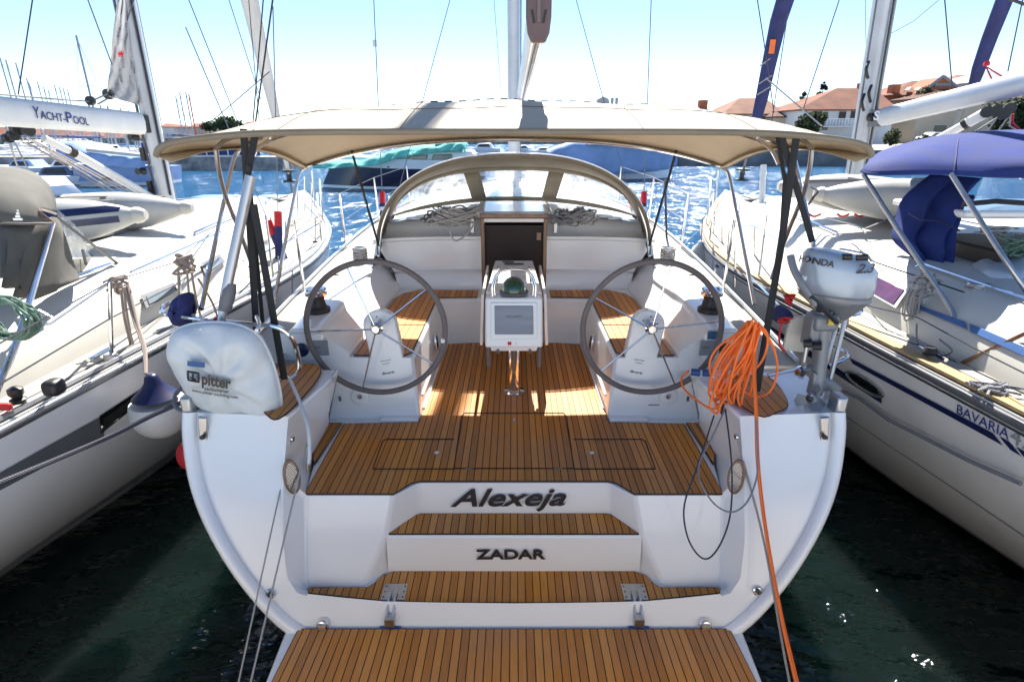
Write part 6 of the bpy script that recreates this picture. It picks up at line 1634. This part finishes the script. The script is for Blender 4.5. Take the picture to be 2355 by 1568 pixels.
G['boatwhite'] = mat('far_gelcoat', (.80, .82, .84), .35, var=.04, vs=1)
G['boatblue'] = mat('far_blue_hull', (.05, .09, .20), .4)
G['bluetarp'] = mat('blue_tarpaulin_panel', (.025, .05, .17), .7, var=.15, vs=.5)
G['mastgrey'] = mat('far_spar', (.32, .35, .39), .5, .2)
def tile_mat(name, c, c2):
    m, t, b = new_mat(name); N, L = t.nodes, t.links
    tc = N.new('ShaderNodeTexCoord'); wv = N.new('ShaderNodeTexWave'); wv.inputs['Scale'].default_value = 1.2; wv.inputs['Distortion'].default_value = 1.2; wv.bands_direction = 'X'
    L.new(tc.outputs['Object'], wv.inputs['Vector'])
    no = N.new('ShaderNodeTexNoise'); no.inputs['Scale'].default_value = .5; no.inputs['Detail'].default_value = 9; L.new(tc.outputs['Object'], no.inputs['Vector'])
    ad = N.new('ShaderNodeMath'); ad.operation = 'MULTIPLY'; L.new(wv.outputs[0], ad.inputs[0]); ad.inputs[1].default_value = .4
    a2 = N.new('ShaderNodeMath'); a2.operation = 'ADD'; L.new(ad.outputs[0], a2.inputs[0]); L.new(no.outputs[0], a2.inputs[1])
    cr = N.new('ShaderNodeValToRGB'); cr.color_ramp.elements[0].color = (*c2, 1); cr.color_ramp.elements[0].position = .52; cr.color_ramp.elements[1].color = (*c, 1); cr.color_ramp.elements[1].position = .82
    L.new(a2.outputs[0], cr.inputs[0]); L.new(cr.outputs[0], b.inputs['Base Color']); b.inputs['Roughness'].default_value = .9
    bp = N.new('ShaderNodeBump'); bp.inputs['Distance'].default_value = .08; L.new(wv.outputs[0], bp.inputs['Height']); L.new(bp.outputs[0], b.inputs['Normal'])
    return m
G['tile'] = tile_mat('terracotta_tiles', (.30, .115, .06), (.13, .05, .035))
G['tile2'] = tile_mat('pale_terracotta_tiles', (.34, .17, .10), (.18, .085, .06))
G['tilebrown'] = tile_mat('brown_tiles', (.17, .075, .05), (.09, .04, .03))
G['slate'] = mat('grey_sheet_roof', (.30, .31, .34), .8)
G['leaf'] = mat('dark_foliage', (.055, .085, .03), .8, vs=1.5, col2=(.018, .035, .014), transl=.2)
G['leaf2'] = mat('olive_foliage', (.10, .12, .045), .8, vs=1.5, col2=(.035, .05, .02), transl=.2)
G['bark'] = mat('bark', (.09, .06, .04), .9)
G['tyre'] = mat('tyre_rubber', (.02, .02, .02), .9)

# shore: paved quay on the right, rubble pier on the left, low land behind
R0 = P(1540, 383, Z=0)
struct(MB().prism([(R0.x, R0.y + 1, 1.35), (110, R0.y - 3, 1.35), (260, 420, 1.35), (30, 420, 1.35)], (0, 0, -5)).build('quay', 'quaywall', flat=True))
struct(MB().poly([(R0.x + .6, R0.y + 1.7, 1.356), (109, R0.y - 2.2, 1.356), (258, 418, 1.356), (31, 418, 1.356)]).build('quay_paving', 'asphalt', flat=True))
struct(MB().prism([(-300, 150, 1.6), (32, 160, 1.6), (60, 500, 1.6), (-400, 500, 1.6)], (0, 0, -5)).build('shore', 'stone', flat=True))
pier = MB(); pw = []
rnd = random.Random(5)
e0 = P(655, 392, Z=0)
for i in range(90):
    x = lerp(-45, e0.x, i / 89); pw.append([Vector((x, e0.y - .9 + rnd.uniform(-.15, .15), -.6)), Vector((x, e0.y - .4 + rnd.uniform(-.2, .2), .15 + rnd.uniform(-.1, .1))), Vector((x, e0.y - .05 + rnd.uniform(-.12, .12), .6 + rnd.uniform(-.1, .1))), Vector((x, e0.y + .1, 1.0)), Vector((x, e0.y + 3.2, 1.0)), Vector((x, e0.y + 3.4, -.6))])
pier.grid(pw); pier.poly(pw[-1]); struct(pier.build('breakwater', 'stone', ang=20))
# blue panel fence on the breakwater
FN = thing('panel_fence', 'row of blue panels in white frames standing on the rubble breakwater', 'fence', (-25, e0.y + 1, 1.0))
fx0, fx1 = P(330, 360, Y=e0.y + 1).x, P(600, 360, Y=e0.y + 1).x
nP = 11
for i in range(nP):
    x = lerp(fx0, fx1, (i + .5) / nP); wd = (fx1 - fx0) / nP
    MB().box((x, e0.y + 1.0, 1.58), (wd * .93, .06, .95)).build('panel', 'bluetarp', FN)
    MB().box((x - wd/2, e0.y + .98, 1.60), (.09, .09, 1.15)).build('post', 'boatwhite', FN)
MB().box(((fx0 + fx1)/2, e0.y + .98, 2.1), (fx1 - fx0, .08, .07)).build('top_rail', 'boatwhite', FN)
MB().box(((fx0 + fx1)/2, e0.y + .97, 1.06), (fx1 - fx0, .08, .10)).build('bottom_rail', 'boatwhite', FN)

def prof_boat(name, label, cat, px0, px1, ywl, Y, parts, wdt=2.6, bow=-1, grp=None):
    """side-on boat: hull from px0 to px1, parts = list of (name, material, picture outline, half width factor)"""
    x0, x1 = P(px0, ywl, Y=Y).x, P(px1, ywl, Y=Y).x
    o = thing(name, label, cat, ((x0 + x1)/2, Y + wdt/2, 0), grp)
    return o, x0, x1
def hull_side(o, x0, x1, Yn, wdt, hs, mats, bow=-1, rake=.12):
    """hull lofted along X; hs = heights of bands from the water up, mats for each band"""
    L_ = x1 - x0; n = 20; zs = [-.3] + hs
    for bi in range(len(zs) - 1):
        rows = []
        for z in [lerp(zs[bi], zs[bi+1], k/3) for k in range(4)]:
            r = []
            zt = z / hs[-1]
            for i in range(n + 1):
                t = i / n; tt = t if bow < 0 else 1 - t
                hb = wdt/2 * (1 - (1 - min(1, tt/.5))**2.2) * lerp(.80, 1.0, max(0, zt))
                xx = (t - (0 if bow < 0 else 0)) * L_
                xx += (-1 if bow < 0 else 1) * rake * L_ * (zt - 1) * -1 * (1 - tt) ** 2 * (1 if True else 0)
                sh = 1 + .18 * (1 - tt) ** 2
                r.append((x0 + xx, hb, z * (sh if z > 0 else 1)))
            ring_ = [Vector((x, Yn + wdt/2 - hb, z_)) for x, hb, z_ in r] + [Vector((x, Yn + wdt/2 + hb, z_)) for x, hb, z_ in r][::-1]
            rows.append(ring_)
        g = MB().grid(rows, closed=True)
        if bi == len(zs) - 2: g.poly(rows[-1])
        g.build('hull' if bi == 0 else ('topsides' if bi == 1 else 'bulwark'), mats[bi], o, ang=40)
def block(o, name, m, px, Yn, Yf, bevel=.05, inset=0.0):
    """a deckhouse or cover: picture outline (seen from the side) at depth Yn, extruded to Yf"""
    p = [P(a, b, Y=Yn) for a, b in px]
    return MB().prism(p, (0, Yf - Yn, 0)).build(name, m, o, bevel=bevel)

# motor yacht under green netting
GB, gx0, gx1 = prof_boat('motor_yacht', 'navy hulled motor yacht with its cabin draped in sea-green netting', 'motor yacht', 758, 1115, 433, 30.5, None, 3.4)
hull_side(GB, gx0, gx1, 30.5, 3.4, [.12, 1.0, 1.45], ['gel', 'navyhull', 'boatwhite'])
block(GB, 'deckhouse', 'boatwhite', [(860,385),(885,362),(925,350),(1085,346),(1100,385)], 30.9, 33.4, .15)
block(GB, 'cabin_window', 'glassgrey', [(925,371),(945,357),(985,356),(978,374)], 30.85, 31.2, .05)
block(GB, 'cabin_window', 'glassgrey', [(990,374),(996,356),(1040,355),(1040,374)], 30.85, 31.2, .05)
block(GB, 'window_strip', 'glassdark', [(895,374),(905,362),(918,360),(912,374)], 30.85, 31.2, .03)
for x in (890, 905, 930, 988, 1010): block(GB, 'porthole', 'glassdark', [(x,383),(x+6,383),(x+6,386),(x,386)], 30.62, 31, .01)
def drape(o, name, m, topl, botl, Y0_, Y1_, amp=.12, sag=.1):
    T = spl([P(a, b, Y=Y0_) for a, b in topl], 5); B_ = spl([P(a, b, Y=Y0_) for a, b in botl], 5)
    n = min(len(T), len(B_)); rows = []
    for j in range(6): rows.append([T[i].lerp(B_[i], j/5) + Vector((0, -.25 + amp*math.sin(i*1.3 + j*.7) - .5*math.sin(math.pi*j/10)*.6, sag*math.sin(i*.9)*math.sin(math.pi*j/5))) for i in range(n)])
    rows = [[p + Vector((0, (Y1_ - Y0_)*k, .12*math.sin(math.pi*k))) for p in rows[0]] for k in (1, .66, .33)] + rows
    return MB().grid(rows).build(name, m, o, solid=.03, ang=80)
drape(GB, 'green_netting', 'green_tarp', [(722,374),(760,374),(820,373),(870,362),(905,350),(950,342),(1000,338),(1050,328),(1068,334)], [(728,386),(770,386),(825,382),(875,378),(910,366),(945,358),(1000,350),(1045,346),(1070,352)], 30.6, 33.2)
drape(GB, 'green_netting', 'green_tarp', [(1003,330),(1020,325),(1045,323),(1062,328),(1072,336)], [(1000,342),(1020,338),(1045,340),(1062,344),(1074,346)], 31.0, 32.5)
MB().tube([P(1035,330,Y=31), P(1010,330,Y=31), P(1005,342,Y=31)], .04, 6).build('radar_arch', 'boatwhite', GB)
# boat under pale blue covers
BB, bx0, bx1 = prof_boat('motor_yacht', 'motor yacht wrapped in a pale blue cover right of centre beyond the sprayhood', 'motor yacht', 1262, 1538, 413, 37.5, None, 3.4)
hull_side(BB, bx0, bx1, 37.5, 3.6, [.10, .75, 1.0], ['gel', 'boatwhite', 'gel_old'], bow=1, rake=.08)
cvt = [(1258,352),(1290,340),(1330,330),(1400,330),(1440,329),(1480,334),(1530,342),(1556,346)]
cvb = [(1262,398),(1300,400),(1350,401),(1400,400),(1450,398),(1500,393),(1530,388),(1550,380)]
drape(BB, 'blue_cover', 'palebluecover', cvt, cvb, 37.6, 40.8, .10, .05)
drape(BB, 'sunlit_top_edge', 'gel_old', [(1350,328),(1400,325),(1440,327),(1500,332),(1550,340)], [(1350,334),(1400,330),(1440,332),(1500,340),(1552,346)], 37.3, 40.5, .1, .05)  # off-white strip paints sunlight along the top edge of the blue cover
MB().tube([P(1478,330,Y=37), P(1476,305,Y=37)], .03, 6).build('pole', 'boatwhite', BB)
# small boats seen between bimini and sprayhood
def small_boat(label, px0, px1, ywl, m_h, m_c, sd, grp='small boats between bimini and sprayhood'):
    Yn = P(px0, ywl, Z=0).y
    x0, x1 = P(px0, ywl, Y=Yn).x, P(px1, ywl, Y=Yn).x
    o = thing('motor_boat', label, 'motor boat', ((x0+x1)/2, Yn + 1, 0), grp); rr = random.Random(sd)
    h = (x1 - x0) * .11
    hull_side(o, x0, x1, Yn, 2.4, [.1, h], ['gel', m_h], bow=-1 if sd % 2 else 1)
    L_ = x1 - x0
    MB().prism([Vector((x0 + L_*.3, Yn + .5, h*.9)), Vector((x0 + L_*.42, Yn + .5, h*2.0)), Vector((x0 + L_*.75, Yn + .5, h*2.1)), Vector((x0 + L_*.85, Yn + .5, h*.9))], (0, 1.5, 0)).build('cabin', m_c, o, bevel=.08)
    MB().prism([Vector((x0 + L_*.40, Yn + .45, h*1.25)), Vector((x0 + L_*.46, Yn + .45, h*1.8)), Vector((x0 + L_*.70, Yn + .45, h*1.85)), Vector((x0 + L_*.74, Yn + .45, h*1.25))], (0, .2, 0)).build('cabin_window', 'glassdark', o)
    return o
small_boat('small white motor boat behind the mast, leftmost of the middle row', 1062, 1150, 351, 'boatwhite', 'boatwhite', 1)
small_boat('small motor boat with dark blue cabin just right of the mast', 1165, 1225, 349, 'boatwhite', 'boatblue', 2)
small_boat('small white motor boat touching the pale blue cover', 1215, 1275, 354, 'boatwhite', 'boatwhite', 3)
small_boat('white motor boat left of the green netting', 860, 945, 366, 'boatwhite', 'palebluecover', 5)
small_boat('low white motor boat near the bow of the green-netted yacht', 735, 830, 386, 'boatwhite', 'boatwhite', 7)
# left marina: near boats
LB, lx0, lx1 = prof_boat('motor_yacht', 'motor yacht under a dark blue cover moored on the left behind the boom', 'motor yacht', 130, 350, 412, 33, None, 3)
hull_side(LB, lx0, lx1, 33, 3.2, [.15, .95], ['gel', 'palebluecover'], bow=-1)
drape(LB, 'blue_cover', 'palebluecover', [(140,330),(170,334),(200,348),(250,356),(300,362),(345,364)], [(140,365),(180,370),(220,378),(260,382),(300,385),(345,388)], 33.0, 36, .1, .05)
MB().tube([P(200,345,Y=32.8), P(345,360,Y=32.8)], .09, 8).build('cover_ridge', 'gel_old', LB)
for i, (a, b, y, mh, mc, lb) in enumerate(((-40, 130, 452, 'boatwhite', 'boatwhite', 'white boat at the left edge nearest the grey canopy'), (20, 190, 425, 'boatwhite', 'boatblue', 'white boat with navy cabin top in the left marina'), (60, 200, 402, 'boatwhite', 'boatwhite', 'small pale boat below the lettered boom'), (-30, 90, 398, 'boatwhite', 'palebluecover', 'pale boat at the far left under the boom'), (180, 280, 430, 'boatwhite', 'gel_old', 'low white boat beneath the white vang'))):
    small_boat(lb, a, b, y, mh, mc, 10 + i, 'small boats of the left marina')
# sailing yachts whose bare masts stand along the left
def far_yacht(loc, label, mast_h=12.0, lean=0.0, m='mastgrey', grp='distant sailing yachts with bare masts', sc_=1.0):
    o = thing('distant_sailing_yacht', label, 'sailing yacht', loc, grp)
    L0 = Vector(loc)
    rows = []
    for i in range(11):
        t = i / 10; hb = 1.5 * math.sin(math.pi * min(1, .25 + .75*t) ** 1.0) ** .8 if t < 1 else .02
        y = (t - .5) * 10
        rows.append([L0 + Vector((hb, y, 1.1 + .2*t)), L0 + Vector((hb*.7, y, -.2)), L0 + Vector((-hb*.7, y, -.2)), L0 + Vector((-hb, y, 1.1 + .2*t))])
    g = MB().grid(rows, closed=True); g.poly(rows[0]); g.build('hull', 'boatwhite', o, ang=50)
    MB().box(L0 + Vector((0, .5, 1.45)), (1.7, 4.5, .5), taper=.8).build('cabin', 'boatwhite', o, bevel=.1)
    MB().box(L0 + Vector((0, .5, 1.5)), (1.62, 3, .2)).build('cabin_window', 'glassdark', o)
    MB().tube([L0 + Vector((0, 1, 1.4)), L0 + Vector((0, 1, mast_h))], .09, 8).build('mast', m, o)
    MB().tube([L0 + Vector((0, 1, 2.4)), L0 + Vector((0, -3.2, 2.5))], .11, 8).build('boom', 'bluetarp', o)
    MB().tube([L0 + Vector((-.9, 1, mast_h*.62)), L0 + Vector((.9, 1, mast_h*.62))], .03, 5).build('spreader', m, o)
    for sx in (-1, 1): MB().tube([L0 + Vector((sx*1.3, .8, 1.3)), L0 + Vector((sx*.9, 1, mast_h*.62)), L0 + Vector((0, 1, mast_h - .3))], .015, 4).build('shroud', m, o)
    MB().tube([L0 + Vector((0, 5, 1.4)), L0 + Vector((0, 1, mast_h - .2))], .015, 4).build('forestay', m, o)
    return o
FL = 'distant white sailing yacht whose bare mast stands right at the left edge of the photo'
masts = [(0,134,90),(13,138,88),(36,145,95),(61,180,110),(66,190,120),(86,189,120),(100,200,125),(110,205,130),(125,196,125),(136,200,128),(145,203,130),(155,207,132)]
proto = None
ORD = ['first', 'second', 'third', 'fourth', 'fifth', 'sixth', 'seventh', 'eighth', 'ninth', 'tenth', 'eleventh', 'last'] + [a + ' to last' for a in ('second', 'third', 'fourth', 'fifth', 'sixth', 'seventh', 'eighth')]
for i, (x, y, Yd) in enumerate(masts):
    p = P(x, y, Y=Yd); hgt = p.z
    if proto is None:
        proto = far_yacht((p.x, Yd - 1, 0), FL, hgt); ph = hgt
    else:
        copy_thing(proto, (p.x, Yd - 1, 0), scale=(1, 1, hgt / ph), label=ORD[i] + ' of the distant bare masts counted from the left edge')
p = P(175, 82, Y=58)
far_yacht((p.x, 57, 0), 'nearer sailing yacht with a tall bare mast standing alone above the lettered boom', p.z)
for i, (x, y, Yd, m, lb) in enumerate(((404,222,95,'mastgrey','leftmost of the four distant masts left of the bimini'), (413,214,96,'mastgrey','tallest grey mast of the four left of the bimini'), (427,212,97,'mastgrey','mast just left of the red one beyond the bimini corner'), (434,217,95,'red','distant yacht with a red furled sail on its mast'))):
    p = P(x, y, Y=Yd); far_yacht((p.x, Yd - 1, 0), lb, p.z, m=m, grp=None)
rnd = random.Random(3)
for i in range(19):
    Yd = rnd.uniform(60, 95); x = rnd.uniform(-5, 330)
    p = P(x, 318, Y=Yd); c = copy_thing(proto, (p.x, Yd, 0), scale=(1, 1, .62 * rnd.uniform(.5, .8)), label=ORD[i] + ' of the small far yachts partly hidden below the lettered boom', group='far yachts below the lettered boom')

def house(label, x0, x1, y_e, y_r, Y, dep, wall, roof, rx0=None, rx1=None, wins=(), gable=False, extra=None, base=1.35, over=.35):
    """front wall from x0 to x1 (picture), eaves at y_e, ridge at y_r"""
    a, b = P(x0, y_e, Y=Y), P(x1, y_e, Y=Y); r0 = P(rx0 if rx0 is not None else x0, y_r, Y=Y + dep/2); r1 = P(rx1 if rx1 is not None else x1, y_r, Y=Y + dep/2)
    o = thing('house', label, 'house', ((a.x + b.x)/2, Y + dep/2, base))
    MB().box(((a.x+b.x)/2, Y + dep/2, (base + a.z)/2), (b.x - a.x, dep, a.z - base)).build('wall', wall, o)
    e = over; z = a.z
    c = [Vector((a.x - e, Y - e, z)), Vector((b.x + e, Y - e, z)), Vector((b.x + e, Y + dep + e, z)), Vector((a.x - e, Y + dep + e, z))]
    R_0, R_1 = Vector((r0.x, Y + dep/2, r0.z)), Vector((r1.x, Y + dep/2, r0.z))
    rf = MB().add(c + [R_0, R_1] + [p - Vector((0, 0, .18)) for p in c], [[0,1,5,4],[1,2,5],[2,3,4,5],[3,0,4],[0,3,9,6],[0,6,7,1],[1,7,8,2],[2,8,9,3],[6,9,8,7]]).build('roof', roof, o, flat=True)
    for (wx0, wy0, wx1, wy1, m) in wins:
        p, q = P(wx0, wy0, Y=Y), P(wx1, wy1, Y=Y)
        f = MB().box(((p.x+q.x)/2, Y - .02, (p.z+q.z)/2), (abs(q.x-p.x) + .16, .10, abs(p.z-q.z) + .16)).build('window', 'plaster_w', o)
        MB().box(((p.x+q.x)/2, Y - .05, (p.z+q.z)/2), (abs(q.x-p.x), .08, abs(p.z-q.z))).build('pane', m, f)
    return o
def chimney(o, x, y0, y1, Y, w_=.8, m='brick'):
    a, b = P(x, y0, Y=Y), P(x, y1, Y=Y)
    return MB().box((a.x, Y, (a.z+b.z)/2), (w_, w_, a.z - b.z)).build('chimney', m, o)
h = house('low grey-roofed house with a red chimney at the left end of the village', 1584, 1640, 262, 247, 100, 8, 'plaster_w', 'slate', 1605, 1620); chimney(h, 1617, 231, 262, 104, 1.3, 'brick')
h = house('house with pale terracotta roof left of the trees', 1668, 1800, 262, 226, 92, 12, 'plaster_w', 'tile2', 1700, 1760, ((1750,268,1762,280,'window'),(1775,268,1787,280,'window'))); chimney(h, 1747, 218, 240, 96, .8)
h = house('low brown-roofed building between the pale house and the conifers', 1786, 1852, 268, 248, 88, 10, 'plaster_b', 'tilebrown', 1790, 1848)
h = house('large white house with terracotta hip roof and shuttered windows beside the mast', 1840, 2058, 252, 203, 84, 12, 'plaster_w', 'tile', 1925, 2010, ((1890,258,1902,272,'window'),(1930,257,1943,275,'shutter'),(1957,256,1972,275,'shutter'),(1890,290,1902,300,'window')))
chimney(h, 1980, 192, 205, 90, .7)
bp0, bp1 = P(1880, 286, Y=82.8), P(1970, 286, Y=82.8)
MB().box(((bp0.x+bp1.x)/2, 83.3, bp0.z - .3), (bp1.x-bp0.x, 1.4, .16)).build('balcony', 'plaster_w', h)
bl = MB()
for i in range(14): bl.box((lerp(bp0.x, bp1.x, i/13), 82.7, bp0.z + .2), (.07, .07, 1.0))
bl.box(((bp0.x+bp1.x)/2, 82.7, bp0.z + .7), (bp1.x-bp0.x, .09, .08)); bl.build('balustrade', 'boatwhite', h)
h = house('unfinished red brick house with skylights and a gable', 2044, 2190, 219, 186, 92, 13, 'brick', 'tile', 2100, 2160); chimney(h, 2058, 195, 215, 93, 1.2)
for x in (2078, 2100): MB().prism([P(x, 211, Y=91.5) , P(x+9, 210, Y=91.5), P(x+16, 203, Y=93.5), P(x+7, 204, Y=93.5)], (0, -.2, .15)).build('skylight', 'boatwhite', h)
gp = [P(2110,222,Y=90.8), P(2170,177,Y=90.8), P(2235,228,Y=90.8), P(2235,290,Y=90.8), P(2110,290,Y=90.8)]
MB().prism(gp, (0, 5, 0)).build('gable_wall', 'brick', h)
for q in (((2106,224),(2170,175)), ((2170,175),(2240,231)), ((2125,214),(2215,214)), ((2150,196),(2190,196))): MB().tube([P(*q[0], Y=90.7), P(*q[1], Y=90.7)], .22, 4).build('concrete_beam', 'plaster_g', h)
h = house('brown-roofed house behind the brick gable', 2190, 2262, 200, 172, 104, 12, 'plaster_w', 'tile2', 2200, 2262); chimney(h, 2264, 166, 185, 110, 1.2, 'plaster_g')
h = house('pale hip-roofed house behind the furled navy sail', 2236, 2330, 190, 163, 98, 12, 'plaster_g', 'slate', 2262, 2300)
h = house('beige building with a barred window behind the van', 2120, 2420, 226, 205, 84, 14, 'plaster_b', 'tilebrown', 2160, 2400, ((2148,288,2174,304,'window'),(2306,282,2330,300,'window'),(2200,240,2214,255,'window')))
# van and cars on the right quay
def vehicle(label, kind, x0, x1, yb, h_, m):
    a, b = P(x0, yb, Z=1.36), None
    Y_ = a.y; b = P(x1, yb, Y=Y_); L_ = b.x - a.x
    o = thing(kind, label, 'van' if 'van' in kind else 'car', ((a.x+b.x)/2, Y_ + .9, 1.36))
    if 'van' in kind: pr = [(0,.18),(0,.95),(.03,1),(.62,1),(.70,.96),(.80,.62),(.97,.50),(1,.42),(1,.18)]
    else: pr = [(0,.2),(0,.55),(.06,.66),(.18,.70),(.32,1),(.62,1),(.78,.68),(.96,.58),(1,.45),(1,.2)]
    MB().prism([Vector((a.x + u*L_, Y_, 1.36 + v*h_)) for u, v in pr], (0, 1.8, 0)).build('body', m, o, bevel=.08, seg=3)
    w1 = [(.64,.62),(.64,.90),(.70,.88),(.77,.62)] if 'van' in kind else [(.24,.70),(.34,.93),(.60,.93),(.72,.70)]
    MB().prism([Vector((a.x + u*L_, Y_ - .02, 1.36 + v*h_)) for u, v in w1], (0, .1, 0)).build('side_window', 'glassdark', o)
    for u in (.2, .8):
        t = MB().lathe((a.x + u*L_, Y_ + .05, 1.36 + .33), [(.33, 0), (.33, .12)], 18, ax=(0, -1, 0)).build('wheel', 'tyre', o)
        MB().lathe((a.x + u*L_, Y_ - .08, 1.36 + .33), [(.18, 0), (.16, .03)], 14, ax=(0, -1, 0)).build('rim', 'steel', t)
    MB().box((a.x + .99*L_, Y_ + .25, 1.36 + .38*h_), (.08, .3, .14)).build('headlight', 'boatwhite', o)
    return o
vehicle('white panel van parked on the quay behind the right boom', 'parked_van', 2054, 2142, 329, 2.0, 'boatwhite')
vehicle('pale car parked nose to the van, seen above the blue canopy', 'parked_car', 2122, 2190, 334, 1.5, 'boatwhite')
vehicle('dark blue car partly hidden by the mast and the bimini corner', 'parked_car', 1996, 2046, 325, 1.6, 'boatblue')
def tree(label, cx_, y0, y1, Y, rx, m='leaf', conical=False, n=900, kind='tree', seed=1):
    rnd = random.Random(seed); base = P(cx_, y0, Y=Y); top = P(cx_, y1, Y=Y); base = Vector((base.x, Y, 1.35))
    z0 = P(cx_, y0, Y=Y).z; H_ = top.z - z0
    o = thing(kind, label, 'tree' if kind != 'shrub' else 'shrub', base)
    MB().tube([base, Vector((base.x, Y, lerp(base.z, top.z, .5))), Vector((base.x, Y, top.z - H_*.08))], [.18, .11, .02], 8).build('trunk', 'bark', o)
    b = MB(); clumps = []
    for k in range(26 if not conical else 34):
        t = rnd.random(); 
        if conical: rr = rx*(1 - t)**.8*rnd.uniform(.3, 1); z = z0 + H_*t
        else: u = rnd.uniform(-1, 1); rr = rx*math.sqrt(1-u*u)*rnd.uniform(.2, .85); z = z0 + H_*(.5 + .44*u)
        a = rnd.uniform(0, 6.28); clumps.append((Vector((base.x + rr*math.cos(a), Y + rr*math.sin(a), z)), rx*rnd.uniform(.22, .40)*(1 if not conical else (1.15 - t))))
    for k in range(int(n*1.6)):
        c, r_ = rnd.choice(clumps); d = Vector((rnd.gauss(0,1), rnd.gauss(0,1), rnd.gauss(0,1))).normalized()*r_*rnd.uniform(.4, 1.1)
        p = c + d; s_ = rnd.uniform(.16, .34)*max(.6, rx/2.0)
        u = Vector((rnd.gauss(0,1), rnd.gauss(0,1), rnd.gauss(0,1))).normalized(); v = u.orthogonal().normalized()
        b.poly([p - u*s_, p - v*s_*.6, p + u*s_, p + v*s_*.6])
    b.build('crown', m, o, flat=True)
tree('dark conifer standing behind the white house', 1886, 245, 190, 100, 1.7, 'leaf', True, 900, 'conifer', 1)
tree('shorter ragged conifer left of the dark conifer', 1842, 262, 213, 98, 1.7, 'leaf', True, 700, 'conifer', 2)
tree('round clipped evergreen in front of the white house', 1862, 310, 262, 76, 1.9, 'leaf', False, 1500, 'tree', 3)
tree('small bush left of the white van', 2048, 331, 298, 72, 1.1, 'leaf2', False, 700, 'shrub', 4)
tree('low yellow-green bush in front of the van', 2122, 334, 312, 70, .9, 'leaf2', False, 600, 'shrub', 5)
tree('large dark evergreen at the right edge behind the boom', 2330, 318, 232, 74, 2.6, 'leaf', False, 1800, 'tree', 6)
tree('bushy green tree above the boom beside the beige building', 2290, 262, 235, 76, 1.8, 'leaf2', False, 900, 'tree', 7)
tree('tree growing behind the brick gable', 2130, 222, 203, 89, 1.4, 'leaf2', False, 600, 'tree', 8)
tree('dark spreading pine on the far shore left of the bimini', 525, 296, 277, 150, 3.4, 'leaf', False, 900, 'pine_tree', 9)
tree('lower dark pine on the far shore near the four masts', 482, 298, 285, 155, 2.4, 'leaf', False, 700, 'pine_tree', 10)
# brick-coloured buildings of the left shore, seen through the masts
rnd = random.Random(9)
for i, (a, b, ye, yr, wl) in enumerate(((-60,25,322,300,'brick'),(30,95,318,304,'plaster_g'),(100,165,320,300,'brick'),(170,235,322,306,'plaster_b'),(240,300,324,308,'brick'),(305,352,326,312,'brick'),(372,398,300,292,'plaster_w'),(440,478,300,292,'plaster_b'),(560,640,300,288,'plaster_w'))):
    house(['brick house at the far left edge under the boom', 'grey shore house below the letter Y', 'brick house below the lettered boom', 'beige shore house below the hyphen of the lettering', 'red house below the end of the lettering', 'last red house before the left mast', 'tiny pale house left of the four masts', 'tiny beige house right of the four masts', 'pale shore house behind the bimini pole'][i], a, b, ye - 8, yr - 8, 165, 14, wl, 'tile', a + 8, b - 8, base=1.6)
h = None
# church-like chimney stack just above the bimini
tw = thing('stone_tower', 'small grey stone tower with two stubby pinnacles just above the bimini', 'tower', P(1388, 245, Y=190))
MB().prism([P(1374,240,Y=190), P(1376,228,Y=190), P(1388,222,Y=190), P(1400,228,Y=190), P(1402,240,Y=190), P(1402,330,Y=190), P(1374,330,Y=190)], (0, 4, 0)).build('tower_body', 'plaster_g', tw)
for x in (1408, 1418): MB().box(P(x, 234, Y=190), (.8, .8, 2.2)).build('pinnacle', 'plaster_g', tw)

# the yacht beyond the right neighbour: its navy furled headsail stands above the white boom
fx = P(2240, 192, Y=12.0)
NY = thing('sailing_yacht', 'yacht beyond the right neighbour, seen by its navy furled sail above the grey boom', 'sailing yacht', (fx.x, 6, 0))
rows = []
for i in range(15):
    t = i / 14; y = lerp(2, 13, t); hb = 1.9 * (1 - max(0, (t - .35) / .65) ** 2.2) + .02
    rows.append([Vector((fx.x + a*hb*k, y, z)) for a, k, z in ((-1, .7, -.3), (-1, .92, .6), (-1, 1, 1.45), (1, 1, 1.45), (1, .92, .6), (1, .7, -.3))])
g = MB().grid(rows, closed=True); g.poly(rows[0]); g.build('hull', 'gel_old', NY, ang=50)
MB().box((fx.x, 6.5, 1.62), (2.0, 5, .34), taper=.85).build('cabin', 'gel_old', NY, bevel=.06)
ft2 = P(2318, -20, Y=11.3)
MB().tube([fx, P(2252, 155, Y=11.9), P(2275, 90, Y=11.7), ft2, ft2 + (ft2 - fx) * .6], [.09, .115, .125, .135, .14], 12).build('furled_headsail', 'navycanvas', NY)
MB().tube([Vector((fx.x, 12.6, 1.45)), fx], .03, 8).build('headsail_foot', 'wire', NY)
MB().tube([Vector((fx.x + .1, 8, 1.7)), Vector((fx.x + .1, 8, 16))], .09, 12).build('mast', 'boomgrey', NY)
MB().lathe(P(2268, 152, Y=11.5), [(.05, 0), (.05, .05), (.02, .09)], 10).build('red_block', 'red', NY)
for q in (((2268,155),(2282,185)), ((2270,155),(2310,180))): MB().tube([P(*q[0], Y=11.5), P(*q[1], Y=11.3)], .012, 5).build('red_line', 'rope_red', NY)
MB().tube([P(2300,-10,Y=9), P(2420,35,Y=9)], .02, 6).build('dark_line', 'wiredark', NY)
